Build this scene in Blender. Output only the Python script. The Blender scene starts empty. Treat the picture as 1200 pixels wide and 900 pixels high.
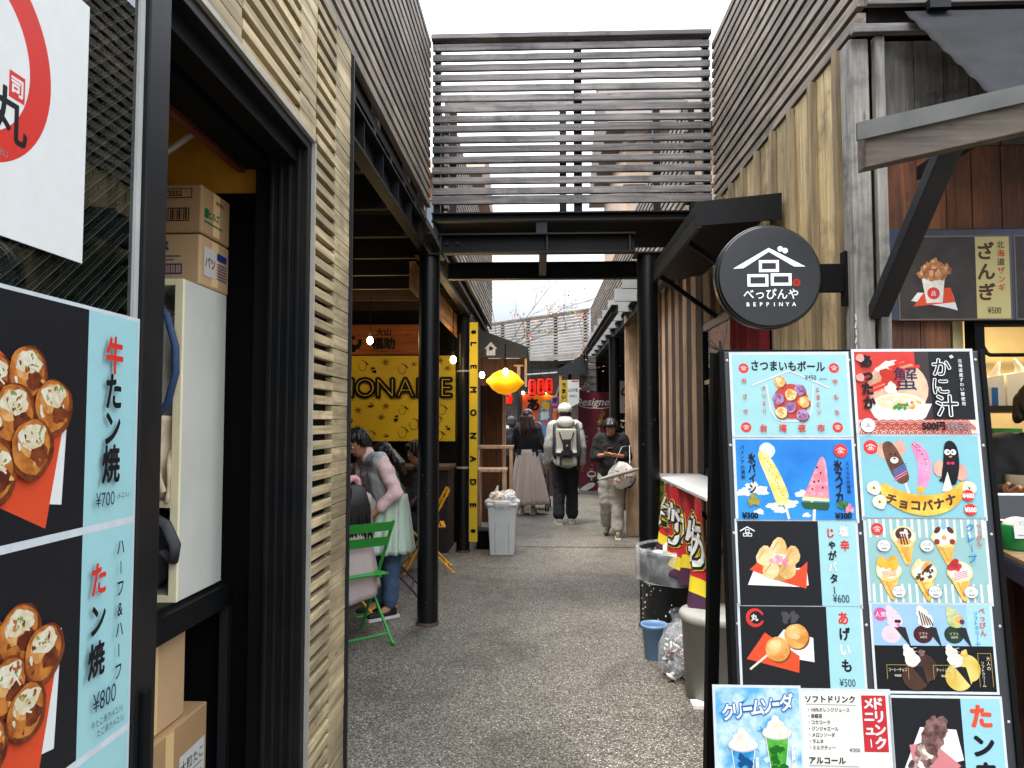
import bpy, bmesh, math, random
from mathutils import Vector, Matrix, Quaternion
R = math.radians
random.seed(7)
scene = bpy.context.scene
COL = scene.collection

# ------------------------------------------------------------------ camera
cam_d = bpy.data.cameras.new('camera')
cam = bpy.data.objects.new('camera', cam_d)
COL.objects.link(cam)
cam_d.sensor_width = 36.0
cam_d.lens = 36.0 * 870.0 / 1200.0
cam_d.clip_start = 0.05
cam_d.clip_end = 600.0
cam.location = (0.0, 0.0, 1.45)
cam.rotation_euler = (R(90 + 2.96), 0.0, R(2.104))
scene.camera = cam

# ------------------------------------------------------------------ sky and sun (bright overcast)
SUN_EL, SUN_AZ = 72.0, 215.0          # elevation, compass azimuth of the sun (behind the camera, to the left)
world = bpy.data.worlds.new('World')
scene.world = world
world.use_nodes = True
wn = world.node_tree
wn.nodes.clear()
w_out = wn.nodes.new('ShaderNodeOutputWorld')
w_bg = wn.nodes.new('ShaderNodeBackground')
w_sky = wn.nodes.new('ShaderNodeTexSky')
w_sky.sky_type = 'NISHITA'
w_sky.sun_disc = False
w_sky.sun_elevation = R(SUN_EL)
w_sky.sun_rotation = R(SUN_AZ)
w_sky.air_density = 1.0
w_sky.dust_density = 2.5
w_co = wn.nodes.new('ShaderNodeTexCoord')
w_no = wn.nodes.new('ShaderNodeTexNoise')
w_no.inputs['Scale'].default_value = 3.2
w_no.inputs['Detail'].default_value = 7.0
w_no.inputs['Roughness'].default_value = 0.55
w_ra = wn.nodes.new('ShaderNodeValToRGB')
w_ra.color_ramp.elements[0].position = 0.36
w_ra.color_ramp.elements[0].color = (0.62, 0.62, 0.62, 1)
w_ra.color_ramp.elements[1].position = 0.62
w_ra.color_ramp.elements[1].color = (1, 1, 1, 1)
w_mx = wn.nodes.new('ShaderNodeMix')
w_mx.data_type = 'RGBA'
w_mx.inputs['B'].default_value = (10.9, 11.6, 12.4, 1)     # cloud
wn.links.new(w_co.outputs['Generated'], w_no.inputs['Vector'])
wn.links.new(w_no.outputs['Fac'], w_ra.inputs['Fac'])
wn.links.new(w_ra.outputs['Color'], w_mx.inputs['Factor'])
wn.links.new(w_sky.outputs['Color'], w_mx.inputs['A'])
w_sp = wn.nodes.new('ShaderNodeSeparateXYZ')
wn.links.new(w_co.outputs['Generated'], w_sp.inputs['Vector'])
w_mr = wn.nodes.new('ShaderNodeMapRange')          # an overcast sky is darker towards the horizon
w_mr.inputs['From Min'].default_value = 0.10
w_mr.inputs['From Max'].default_value = 0.62
w_mr.inputs['To Min'].default_value = 0.16
w_mr.inputs['To Max'].default_value = 1.35
wn.links.new(w_sp.outputs['Z'], w_mr.inputs['Value'])
w_mu = wn.nodes.new('ShaderNodeVectorMath'); w_mu.operation = 'SCALE'
wn.links.new(w_mx.outputs['Result'], w_mu.inputs[0])
wn.links.new(w_mr.outputs['Result'], w_mu.inputs['Scale'])
wn.links.new(w_mu.outputs['Vector'], w_bg.inputs['Color'])
w_bg.inputs['Strength'].default_value = 0.10
wn.links.new(w_bg.outputs['Background'], w_out.inputs['Surface'])
sun_d = bpy.data.lights.new('sun', 'SUN')
sun_d.energy = 1.2
sun_d.angle = R(14)
sun_d.color = (1.0, 0.95, 0.88)
sun = bpy.data.objects.new('sun', sun_d)
COL.objects.link(sun)
# the sky's azimuth runs clockwise from +Y
sd = Vector((math.sin(R(SUN_AZ)) * math.cos(R(SUN_EL)), math.cos(R(SUN_AZ)) * math.cos(R(SUN_EL)), math.sin(R(SUN_EL))))
sun.rotation_euler = sd.to_track_quat('Z', 'Y').to_euler()
vs = scene.view_settings
vs.view_transform = 'Standard'
vs.look = 'None'
vs.exposure = 1.95
vs.gamma = 1.0
vs.use_curve_mapping = False
scene.render.engine = 'CYCLES'
scene.cycles.use_denoising = True
scene.cycles.max_bounces = 7
scene.cycles.transparent_max_bounces = 12

# ------------------------------------------------------------------ materials
def lin(h, k=1.0):
    h = h.lstrip('#')
    out = []
    for i in (0, 2, 4):
        c = int(h[i:i + 2], 16) / 255.0
        c = c / 12.92 if c <= 0.04045 else ((c + 0.055) / 1.055) ** 2.4
        out.append(min(1.0, c * k))
    return (*out, 1.0)

_mats = {}
def new_mat(name):
    m = bpy.data.materials.new(name)
    m.use_nodes = True
    nt = m.node_tree
    return m, nt, nt.nodes['Principled BSDF']

def node(nt, kind, **kw):
    n = nt.nodes.new(kind)
    for k, v in kw.items():
        n.inputs[k].default_value = v
    return n

def ramp(nt, src, stops):
    r = nt.nodes.new('ShaderNodeValToRGB')
    el = r.color_ramp.elements
    while len(el) < len(stops):
        el.new(0.5)
    for e, (p, c) in zip(el, stops):
        e.position = p
        e.color = c
    nt.links.new(src, r.inputs['Fac'])
    return r

def paint(h, rough=0.5, metal=0.0, var=0.10, scale=9.0, bump=0.0, k=1.0, spec=0.5, h2=None, coat=0.0):
    """plain surface with a little uneven tone; h2 gives a second tone for mottled things"""
    key = ('paint', h, rough, metal, var, scale, bump, k, spec, h2, coat)
    if key in _mats:
        return _mats[key]
    m, nt, b = new_mat('paint_' + h.strip('#'))
    co = nt.nodes.new('ShaderNodeTexCoord')
    no = node(nt, 'ShaderNodeTexNoise', Scale=scale, Detail=5.0, Roughness=0.6)
    nt.links.new(co.outputs['Object'], no.inputs['Vector'])
    c1 = lin(h, k)
    if h2:
        a, z = c1, lin(h2, k)
        r = ramp(nt, no.outputs['Fac'], [(0.38, a), (0.62, z)])
    else:
        a = tuple(min(1, x * (1 - var)) for x in c1[:3]) + (1,)
        z = tuple(min(1, x * (1 + var)) for x in c1[:3]) + (1,)
        r = ramp(nt, no.outputs['Fac'], [(0.3, a), (0.7, z)])
    nt.links.new(r.outputs['Color'], b.inputs['Base Color'])
    b.inputs['Roughness'].default_value = rough
    b.inputs['Metallic'].default_value = metal
    b.inputs['Specular IOR Level'].default_value = spec
    b.inputs['Coat Weight'].default_value = coat
    if bump:
        bp = node(nt, 'ShaderNodeBump', Strength=bump, Distance=0.01)
        n2 = node(nt, 'ShaderNodeTexNoise', Scale=scale * 5, Detail=4.0)
        nt.links.new(co.outputs['Object'], n2.inputs['Vector'])
        nt.links.new(n2.outputs['Fac'], bp.inputs['Height'])
        nt.links.new(bp.outputs['Normal'], b.inputs['Normal'])
    _mats[key] = m
    return m

def ink(h, k=0.56):            # printed colour on a sheet in a plastic sleeve
    return paint(h, rough=0.45, var=0.03, scale=30.0, k=k, spec=0.18)

def inkmix(h, h2, scale=60.0):
    return paint(h, rough=0.42, scale=scale, h2=h2, k=0.56, spec=0.3)

def wood(name, dark, light, axis='Y', grain=1.0, rough=0.75, island=0.35, stain=None, knots=True):
    """weathered timber; grain runs along the axis, every board has its own tone"""
    key = ('wood', name)
    if key in _mats:
        return _mats[key]
    m, nt, b = new_mat(name)
    co = nt.nodes.new('ShaderNodeTexCoord')
    geo = nt.nodes.new('ShaderNodeNewGeometry')
    mp = nt.nodes.new('ShaderNodeMapping')
    s = [38.0 * grain] * 3
    s['XYZ'.index(axis)] = 2.2 * grain
    mp.inputs['Scale'].default_value = s
    nt.links.new(co.outputs['Object'], mp.inputs['Vector'])
    # push each board to its own place in the pattern
    cb = nt.nodes.new('ShaderNodeVectorMath'); cb.operation = 'ADD'
    sc = nt.nodes.new('ShaderNodeVectorMath'); sc.operation = 'SCALE'
    sc.inputs['Scale'].default_value = 47.0
    cx = nt.nodes.new('ShaderNodeCombineXYZ')
    for q in 'XYZ':
        nt.links.new(geo.outputs['Random Per Island'], cx.inputs[q])
    nt.links.new(cx.outputs['Vector'], sc.inputs[0])
    nt.links.new(mp.outputs['Vector'], cb.inputs[0])
    nt.links.new(sc.outputs['Vector'], cb.inputs[1])
    no = node(nt, 'ShaderNodeTexNoise', Scale=1.0, Detail=7.0, Roughness=0.65, Distortion=0.4)
    nt.links.new(cb.outputs['Vector'], no.inputs['Vector'])
    r = ramp(nt, no.outputs['Fac'], [(0.28, lin(dark)), (0.68, lin(light))])
    big = node(nt, 'ShaderNodeTexNoise', Scale=2.3, Detail=4.0, Roughness=0.6)
    nt.links.new(co.outputs['Object'], big.inputs['Vector'])
    rb = ramp(nt, big.outputs['Fac'], [(0.35, (0.62, 0.6, 0.6, 1)), (0.66, (1.12, 1.1, 1.06, 1))])
    mu = nt.nodes.new('ShaderNodeMix'); mu.data_type = 'RGBA'; mu.blend_type = 'MULTIPLY'
    mu.inputs['Factor'].default_value = 0.8
    nt.links.new(r.outputs['Color'], mu.inputs['A'])
    nt.links.new(rb.outputs['Color'], mu.inputs['B'])
    ri = ramp(nt, geo.outputs['Random Per Island'], [(0.0, (1 - island,) * 3 + (1,)), (1.0, (1 + island * 0.5,) * 3 + (1,))])
    mu2 = nt.nodes.new('ShaderNodeMix'); mu2.data_type = 'RGBA'; mu2.blend_type = 'MULTIPLY'
    mu2.inputs['Factor'].default_value = 1.0
    nt.links.new(mu.outputs['Result'], mu2.inputs['A'])
    nt.links.new(ri.outputs['Color'], mu2.inputs['B'])
    last = mu2.outputs['Result']
    if knots:
        vo = nt.nodes.new('ShaderNodeTexVoronoi')
        vo.inputs['Scale'].default_value = 1.0
        mk = nt.nodes.new('ShaderNodeMapping')
        s2 = [13.0] * 3
        s2['XYZ'.index(axis)] = 4.0
        mk.inputs['Scale'].default_value = s2
        nt.links.new(co.outputs['Object'], mk.inputs['Vector'])
        nt.links.new(mk.outputs['Vector'], vo.inputs['Vector'])
        rk = ramp(nt, vo.outputs['Distance'], [(0.05, (0.3, 0.22, 0.18, 1)), (0.13, (1, 1, 1, 1))])
        mu3 = nt.nodes.new('ShaderNodeMix'); mu3.data_type = 'RGBA'; mu3.blend_type = 'MULTIPLY'
        mu3.inputs['Factor'].default_value = 0.7
        nt.links.new(last, mu3.inputs['A'])
        nt.links.new(rk.outputs['Color'], mu3.inputs['B'])
        last = mu3.outputs['Result']
    if stain:
        ns = node(nt, 'ShaderNodeTexNoise', Scale=3.5, Detail=6.0, Roughness=0.7)
        nt.links.new(co.outputs['Object'], ns.inputs['Vector'])
        rs = ramp(nt, ns.outputs['Fac'], [(0.52, (0, 0, 0, 1)), (0.72, (1, 1, 1, 1))])
        mu4 = nt.nodes.new('ShaderNodeMix'); mu4.data_type = 'RGBA'
        nt.links.new(rs.outputs['Color'], mu4.inputs['Factor'])
        nt.links.new(last, mu4.inputs['A'])
        mu4.inputs['B'].default_value = lin(stain)
        last = mu4.outputs['Result']
    nt.links.new(last, b.inputs['Base Color'])
    b.inputs['Roughness'].default_value = rough
    bp = node(nt, 'ShaderNodeBump', Strength=0.35, Distance=0.004)
    nt.links.new(no.outputs['Fac'], bp.inputs['Height'])
    nt.links.new(bp.outputs['Normal'], b.inputs['Normal'])
    _mats[key] = m
    return m

def emit(h, strength):
    key = ('emit', h, strength)
    if key in _mats:
        return _mats[key]
    m, nt, b = new_mat('lit_' + h.strip('#'))
    b.inputs['Base Color'].default_value = lin(h)
    b.inputs['Emission Color'].default_value = lin(h)
    b.inputs['Emission Strength'].default_value = strength
    _mats[key] = m
    return m

def glass_mat(name='clear_glass', tint='e8f2ee', rough=0.0):
    key = ('glass', name)
    if key in _mats:
        return _mats[key]
    m, nt, b = new_mat(name)
    nt.nodes.remove(b)
    out = nt.nodes['Material Output']
    tr = nt.nodes.new('ShaderNodeBsdfTransparent')
    tr.inputs['Color'].default_value = lin(tint)
    gl = node(nt, 'ShaderNodeBsdfGlossy', Roughness=rough + 0.01)
    fr = node(nt, 'ShaderNodeFresnel', IOR=2.0)
    mx = nt.nodes.new('ShaderNodeMixShader')
    nt.links.new(fr.outputs['Fac'], mx.inputs['Fac'])
    nt.links.new(tr.outputs['BSDF'], mx.inputs[1])
    nt.links.new(gl.outputs['BSDF'], mx.inputs[2])
    nt.links.new(mx.outputs['Shader'], out.inputs['Surface'])
    _mats[key] = m
    return m

def film_mat(name, h, alpha, rough=0.25):
    key = ('film', name)
    if key in _mats:
        return _mats[key]
    m, nt, b = new_mat(name)
    co = nt.nodes.new('ShaderNodeTexCoord')
    no = node(nt, 'ShaderNodeTexNoise', Scale=14.0, Detail=5.0)
    nt.links.new(co.outputs['Object'], no.inputs['Vector'])
    r = ramp(nt, no.outputs['Fac'], [(0.35, (alpha * 0.5,) * 3 + (1,)), (0.7, (min(1, alpha * 1.6),) * 3 + (1,))])
    nt.links.new(r.outputs['Color'], b.inputs['Alpha'])
    b.inputs['Base Color'].default_value = lin(h)
    b.inputs['Roughness'].default_value = rough
    _mats[key] = m
    return m

def asphalt():
    m, nt, b = new_mat('exposed_aggregate_paving')
    co = nt.nodes.new('ShaderNodeTexCoord')
    vo = nt.nodes.new('ShaderNodeTexVoronoi')
    vo.inputs['Scale'].default_value = 128.0
    nt.links.new(co.outputs['Object'], vo.inputs['Vector'])
    sep = nt.nodes.new('ShaderNodeSeparateColor')
    nt.links.new(vo.outputs['Color'], sep.inputs['Color'])
    peb = ramp(nt, sep.outputs['Red'], [(0.0, lin('524d47')), (0.35, lin('807a70')), (0.6, lin('9a9387')), (0.8, lin('b3ada1')), (0.93, lin('94866f')), (1.0, lin('ece7df'))])
    edge = ramp(nt, vo.outputs['Distance'], [(0.25, (1, 1, 1, 1)), (0.60, (0.20, 0.195, 0.185, 1))])
    mu = nt.nodes.new('ShaderNodeMix'); mu.data_type = 'RGBA'; mu.blend_type = 'MULTIPLY'
    mu.inputs['Factor'].default_value = 0.9
    nt.links.new(peb.outputs['Color'], mu.inputs['A'])
    nt.links.new(edge.outputs['Color'], mu.inputs['B'])
    big = node(nt, 'ShaderNodeTexNoise', Scale=0.9, Detail=7.0, Roughness=0.65)
    nt.links.new(co.outputs['Object'], big.inputs['Vector'])
    rb = ramp(nt, big.outputs['Fac'], [(0.3, (0.72, 0.71, 0.7, 1)), (0.7, (1.1, 1.09, 1.06, 1))])
    mu2 = nt.nodes.new('ShaderNodeMix'); mu2.data_type = 'RGBA'; mu2.blend_type = 'MULTIPLY'
    mu2.inputs['Factor'].default_value = 1.0
    nt.links.new(mu.outputs['Result'], mu2.inputs['A'])
    nt.links.new(rb.outputs['Color'], mu2.inputs['B'])
    # old spills and trodden dirt
    st = node(nt, 'ShaderNodeTexNoise', Scale=1.7, Detail=9.0, Roughness=0.72, Distortion=0.6)
    nt.links.new(co.outputs['Object'], st.inputs['Vector'])
    rs = ramp(nt, st.outputs['Fac'], [(0.40, (0.60, 0.58, 0.55, 1)), (0.50, (1, 1, 1, 1))])
    sp = nt.nodes.new('ShaderNodeTexVoronoi'); sp.inputs['Scale'].default_value = 3.1
    nt.links.new(co.outputs['Object'], sp.inputs['Vector'])
    rg = ramp(nt, sp.outputs['Distance'], [(0.035, (0.42, 0.40, 0.38, 1)), (0.06, (1, 1, 1, 1))])
    mu3 = nt.nodes.new('ShaderNodeMix'); mu3.data_type = 'RGBA'; mu3.blend_type = 'MULTIPLY'; mu3.inputs['Factor'].default_value = 0.75
    mu4 = nt.nodes.new('ShaderNodeMix'); mu4.data_type = 'RGBA'; mu4.blend_type = 'MULTIPLY'; mu4.inputs['Factor'].default_value = 0.7
    nt.links.new(mu2.outputs['Result'], mu3.inputs['A']); nt.links.new(rs.outputs['Color'], mu3.inputs['B'])
    nt.links.new(mu3.outputs['Result'], mu4.inputs['A']); nt.links.new(rg.outputs['Color'], mu4.inputs['B'])
    nt.links.new(mu4.outputs['Result'], b.inputs['Base Color'])
    b.inputs['Roughness'].default_value = 0.7
    bp = node(nt, 'ShaderNodeBump', Strength=0.6, Distance=0.004)
    bp.invert = True
    nt.links.new(vo.outputs['Distance'], bp.inputs['Height'])
    nt.links.new(bp.outputs['Normal'], b.inputs['Normal'])
    return m

# ------------------------------------------------------------------ mesh builder
class MB:
    def __init__(s):
        s.v, s.f, s.fm, s.fs, s.mats = [], [], [], [], []
    def mi(s, mat):
        for i, q in enumerate(s.mats):
            if q is mat:
                return i
        s.mats.append(mat)
        return len(s.mats) - 1
    def add(s, verts, faces, mat, smooth=False):
        o = len(s.v)
        s.v += [tuple(q) for q in verts]
        k = s.mi(mat)
        for f in faces:
            s.f.append([o + i for i in f]); s.fm.append(k); s.fs.append(smooth)
    def hexa(s, p, mat):
        s.add(p, [(0, 3, 2, 1), (4, 5, 6, 7), (0, 1, 5, 4), (1, 2, 6, 5), (2, 3, 7, 6), (3, 0, 4, 7)], mat)
    def box(s, x0, x1, y0, y1, z0, z1, mat):
        s.hexa([(x0, y0, z0), (x1, y0, z0), (x1, y1, z0), (x0, y1, z0), (x0, y0, z1), (x1, y0, z1), (x1, y1, z1), (x0, y1, z1)], mat)
    def bar(s, a, b, w, h, mat, up=(0, 0, 1)):
        """rectangular bar from a to b, w across, h along up"""
        a, b = Vector(a), Vector(b)
        d = (b - a).normalized()
        up = Vector(up)
        sx = d.cross(up)
        if sx.length < 1e-5:
            sx = d.cross(Vector((1, 0, 0)))
        sx.normalize()
        uy = sx.cross(d).normalized()
        q = [(-1, -1), (1, -1), (1, 1), (-1, 1)]
        s.hexa([a + sx * (w / 2 * i) + uy * (h / 2 * j) for i, j in q] + [b + sx * (w / 2 * i) + uy * (h / 2 * j) for i, j in q], mat)
    def prism(s, pts, ext, mat):
        n = len(pts)
        ext = Vector(ext)
        v = [Vector(p) for p in pts] + [Vector(p) + ext for p in pts]
        s.add(v, [list(range(n))[::-1], list(range(n, 2 * n))] + [(i, (i + 1) % n, n + (i + 1) % n, n + i) for i in range(n)], mat)
    def tube(s, path, r, mat, n=10, caps=True, smooth=True, flat=1.0):
        path = [Vector(p) for p in path]
        rs = r if isinstance(r, (list, tuple)) else [r] * len(path)
        rings = []
        prev = None
        for i, p in enumerate(path):
            d = (path[min(i + 1, len(path) - 1)] - path[max(i - 1, 0)])
            d.normalize()
            if prev is None:
                prev = d.orthogonal().normalized()
            x = (prev - d * prev.dot(d))
            if x.length < 1e-6:
                x = d.orthogonal()
            x.normalize()
            y = d.cross(x)
            prev = x
            rings.append([p + x * (rs[i] * math.cos(2 * math.pi * k / n)) + y * (rs[i] * flat * math.sin(2 * math.pi * k / n)) for k in range(n)])
        v = [q for ring in rings for q in ring]
        f = [(i * n + k, i * n + (k + 1) % n, (i + 1) * n + (k + 1) % n, (i + 1) * n + k) for i in range(len(path) - 1) for k in range(n)]
        s.add(v, f, mat, smooth)
        if caps:
            s.add(rings[0], [list(range(n))[::-1]], mat)
            s.add(rings[-1], [list(range(n))], mat)
    def lathe(s, prof, c, mat, n=24, smooth=True, sx=1.0, sy=1.0, wob=None):
        c = Vector(c)
        v = []
        for i, (r, z) in enumerate(prof):
            for k in range(n):
                a = 2 * math.pi * k / n
                rr = r * (wob(a, i / max(1, len(prof) - 1)) if wob else 1.0)
                v.append(c + Vector((rr * sx * math.cos(a), rr * sy * math.sin(a), z)))
        f = [(i * n + k, i * n + (k + 1) % n, (i + 1) * n + (k + 1) % n, (i + 1) * n + k) for i in range(len(prof) - 1) for k in range(n)]
        s.add(v, f, mat, smooth)
        if prof[0][0] > 1e-4:
            s.add(v[:n], [list(range(n))[::-1]], mat)
        if prof[-1][0] > 1e-4:
            s.add(v[-n:], [list(range(n))], mat)
    def ell(s, c, r, mat, n=16, m=10, rot=None):
        c = Vector(c)
        if not isinstance(r, (tuple, list)):
            r = (r, r, r)
        v, f = [], []
        for i in range(m + 1):
            t = math.pi * i / m
            for k in range(n):
                a = 2 * math.pi * k / n
                p = Vector((r[0] * math.sin(t) * math.cos(a), r[1] * math.sin(t) * math.sin(a), r[2] * math.cos(t)))
                if rot is not None:
                    p = rot @ p
                v.append(c + p)
        for i in range(m):
            for k in range(n):
                a, b, cc, d = i * n + k, (i + 1) * n + k, (i + 1) * n + (k + 1) % n, i * n + (k + 1) % n
                if i == 0:
                    f.append((a, b, cc))
                elif i == m - 1:
                    f.append((a, b, d))
                else:
                    f.append((a, b, cc, d))
        s.add(v, f, mat, True)
    def grid(s, fn, nu, nv, mat, smooth=True):
        v = [fn(i / nu, j / nv) for j in range(nv + 1) for i in range(nu + 1)]
        f = [(j * (nu + 1) + i, j * (nu + 1) + i + 1, (j + 1) * (nu + 1) + i + 1, (j + 1) * (nu + 1) + i) for j in range(nv) for i in range(nu)]
        s.add(v, f, mat, smooth)
    def build(s, name, parent=None, bevel=0.0, solid=0.0, merge=False):
        base = Vector((0, 0, 0))
        q = parent
        while q is not None:
            base += q.location
            q = q.parent
        me = bpy.data.meshes.new(name)
        me.from_pydata([tuple(Vector(p) - base) for p in s.v], [], s.f)
        for m in s.mats:
            me.materials.append(m)
        me.polygons.foreach_set('material_index', s.fm)
        me.polygons.foreach_set('use_smooth', s.fs)
        me.update()
        if merge:
            bm = bmesh.new(); bm.from_mesh(me)
            bmesh.ops.remove_doubles(bm, verts=bm.verts, dist=1e-5)
            bmesh.ops.recalc_face_normals(bm, faces=bm.faces)
            bm.to_mesh(me); bm.free()
        o = bpy.data.objects.new(name, me)
        COL.objects.link(o)
        if parent is not None:
            o.parent = parent
        if bevel:
            b = o.modifiers.new('bevel', 'BEVEL')
            b.width = bevel; b.segments = 2; b.limit_method = 'ANGLE'
        if solid:
            b = o.modifiers.new('thickness', 'SOLIDIFY')
            b.thickness = solid; b.offset = 0
        return o

def tag(o, label=None, cat=None, group=None, kind=None):
    if label: o['label'] = label
    if cat: o['category'] = cat
    if group: o['group'] = group
    if kind: o['kind'] = kind
    return o

def thing(name, label, cat, loc=(0, 0, 0), group=None):
    o = bpy.data.objects.new(name, None)
    o.empty_display_size = 0.1
    COL.objects.link(o)
    o.location = loc
    return tag(o, label, cat, group)

def copy_tree(o, parent=None):
    c = o.copy()
    COL.objects.link(c)
    if parent is not None:
        c.parent = parent
    for ch in list(o.children):
        copy_tree(ch, c)
    return c

# ------------------------------------------------------------------ flat printed art on a plane
_glyph = {}
def glyph(text, bold):
    key = (text, bold)
    if key not in _glyph:
        cu = bpy.data.curves.new('t', 'FONT')
        cu.body = text
        cu.offset = bold
        cu.resolution_u = 3
        ob = bpy.data.objects.new('t', cu)
        me = bpy.data.meshes.new_from_object(ob)
        v = [(p.co.x, p.co.y) for p in me.vertices]
        f = [list(p.vertices) for p in me.polygons]
        bpy.data.objects.remove(ob); bpy.data.curves.remove(cu); bpy.data.meshes.remove(me)
        _glyph[key] = (v, f)
    return _glyph[key]

class Art:
    """a printed sheet: u runs right, v runs up (both 0..1 over W x H metres), layers stand a hair apart"""
    STEP = 0.000025
    def __init__(s, O, ux, uy, W, H, step=None):
        s.O, s.ux, s.uy = Vector(O), Vector(ux).normalized(), Vector(uy).normalized()
        s.n = s.ux.cross(s.uy).normalized()
        s.W, s.H = W, H
        if step: s.STEP = step
        s.sheet, s.pic, s.txt = MB(), MB(), MB()
        s.L = 2
    def p(s, x, y, layer):
        return s.O + s.ux * x + s.uy * y + s.n * (layer * s.STEP)
    def base(s, mat, thick=0.0012, border=None, bmat=None):
        b = border or 0.0
        pts = [(-b, -b), (s.W + b, -b), (s.W + b, s.H + b), (-b, s.H + b)]
        s.sheet.prism([s.p(x, y, 0) - s.n * thick for x, y in pts], s.n * thick, bmat or mat)
        if bmat:
            s.sheet.add([s.p(x, y, 1) for x, y in ((0, 0), (s.W, 0), (s.W, s.H), (0, s.H))], [(0, 1, 2, 3)], mat)
    def nxt(s):
        s.L += 1
        return s.L
    def poly(s, pts, mat, mb=None):
        L = s.nxt()
        (mb or s.pic).add([s.p(u * s.W, v * s.H, L) for u, v in pts], [list(range(len(pts)))], mat)
    def rect(s, u0, v0, u1, v1, mat, mb=None):
        s.poly([(u0, v0), (u1, v0), (u1, v1), (u0, v1)], mat, mb)
    def blob(s, u, v, r, mat, sy=1.0, rot=0.0, jag=0.0, n=24, mb=None):
        """ellipse or ragged blob; r is a share of the sheet's height"""
        L = s.nxt()
        ph = [random.uniform(0, 6.28) for _ in range(3)]
        pts = []
        for k in range(n):
            a = 2 * math.pi * k / n
            rr = r * s.H * (1 + jag * (math.sin(3 * a + ph[0]) * 0.5 + math.sin(5 * a + ph[1]) * 0.35 + math.sin(9 * a + ph[2]) * 0.25))
            x, y = rr * math.cos(a), rr * sy * math.sin(a)
            c, si = math.cos(rot), math.sin(rot)
            pts.append(s.p(u * s.W + x * c - y * si, v * s.H + x * si + y * c, L))
        (mb or s.pic).add(pts, [list(range(n))], mat)
    def line(s, pts, w, mat, mb=None, closed=False):
        L = s.nxt()
        P = [Vector((u * s.W, v * s.H)) for u, v in pts]
        if closed: P.append(P[0])
        for a, b in zip(P[:-1], P[1:]):
            d = (b - a)
            if d.length < 1e-7: continue
            d.normalize()
            nn = Vector((-d.y, d.x)) * (w * s.H / 2)
            e = d * (w * s.H * 0.3)
            L = s.L = s.L + 0.12
            (mb or s.pic).add([s.p(*q, L) for q in (a - e - nn, b + e - nn, b + e + nn, a - e + nn)], [(0, 1, 2, 3)], mat)
    def ring(s, u, v, r0, r1, mat, a0=0, a1=360, n=40, sy=1.0, mb=None, wfn=None):
        L = s.nxt()
        vs_, fs_ = [], []
        for k in range(n + 1):
            t = k / n
            a = R(a0 + (a1 - a0) * t)
            q0 = r0 if not wfn else r1 - (r1 - r0) * wfn(t)
            for rr in (q0, r1):
                vs_.append(s.p(u * s.W + rr * s.H * math.cos(a), v * s.H + rr * s.H * sy * math.sin(a), L))
        for k in range(n):
            fs_.append((2 * k, 2 * k + 1, 2 * k + 3, 2 * k + 2))
        (mb or s.pic).add(vs_, fs_, mat)
    def text(s, t, u, v, size, mat, bold=0.015, align='c', rot=0.0, sx=1.0, mb=None, shear=0.0):
        """size is the letter height as a share of the sheet's height; v is the middle of the letters.
        heavy strokes are the same outline printed again a stroke's width to each side"""
        s.nxt()
        V, F = glyph(t, min(0.0, bold) if bold < -0.01 else 0.0)
        if not V: return
        x0, x1 = min(p[0] for p in V), max(p[0] for p in V)
        cx = {'c': (x0 + x1) / 2, 'l': x0, 'r': x1}[align]
        cy = 0.36
        k = size * s.H / 0.9
        c, si = math.cos(rot), math.sin(rot)
        b = max(0.0, bold) * 1.1
        offs = [(0, 0)] if b < 0.008 else [(0, 0), (b, 0), (-b, 0), (0, b), (0, -b), (b * .7, b * .7), (-b * .7, b * .7), (b * .7, -b * .7), (-b * .7, -b * .7)]
        for ox, oy in offs:
            s.L += 0.12
            out = []
            for x, y in V:
                x += ox; y += oy
                X, Y = (x - cx) * k * sx + (y - cy) * k * shear, (y - cy) * k
                out.append(s.p(u * s.W + X * c - Y * si, v * s.H + X * si + Y * c, s.L))
            (mb or s.txt).add(out, F, mat)
    def vtext(s, t, u, v, size, mat, step=None, bold=0.015, wob=0.0, cols=None, sx=1.0):
        """upright column of characters, v is the middle of the first one"""
        step = step or size * 1.08
        for i, ch in enumerate(t):
            m = cols[i] if cols else mat
            if ch == 'ー':
                uu, vv = u, v - i * step
                s.line([(uu, vv + size * 0.36), (uu + 0.04 * size * s.H / s.W, vv - size * 0.36)], size * 0.1, m, s.txt)
                continue
            if ch == ' ': continue
            s.text(ch, u + random.uniform(-1, 1) * wob, v - i * step, size, m, bold, rot=random.uniform(-1, 1) * wob * 2, sx=sx)
    def build(s, parent, name='menu_sheet', pic='food_picture', txt='lettering', label=None):
        o = s.sheet.build(name, parent)
        if label: o['label'] = label
        if s.pic.v: s.pic.build(pic, o)
        if s.txt.v: s.txt.build(txt, o)
        return o

# ------------------------------------------------------------------ shared materials
M_ALLEY = wood('weathered_grey_brown_slat', '463e37', '988a7b', 'Y', island=0.45, stain='4a443f')
M_TAN = wood('weathered_tan_slat', '6f5e40', 'c0af8a', 'Y', island=0.32, stain='6e5f48')
M_TANV = wood('tan_board_upright', '74613f', 'bda87c', 'Z', island=0.38, stain='574730')
M_BATTEN = wood('grey_tan_batten', '4f4433', '8f7c5b', 'Z', island=0.2)
M_GREYX = wood('silver_grey_slat', '3e3a3b', '8c8785', 'X', island=0.42, stain='3a3738')
M_GREYZ = wood('weathered_grey_post', '4c4a48', 'a5a19a', 'Z', island=0.2, stain='2e2b29')
M_BROWNV = wood('red_brown_board', '24120a', '7c4722', 'Z', island=0.4, stain='2a150b')
M_BLACKBOARD = wood('charred_board', '23211f', '6d6a66', 'Z', island=0.25, stain='141312')
M_DARKX = wood('dark_brown_beam', '2a2420', '6b5d4f', 'X', island=0.15)
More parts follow.
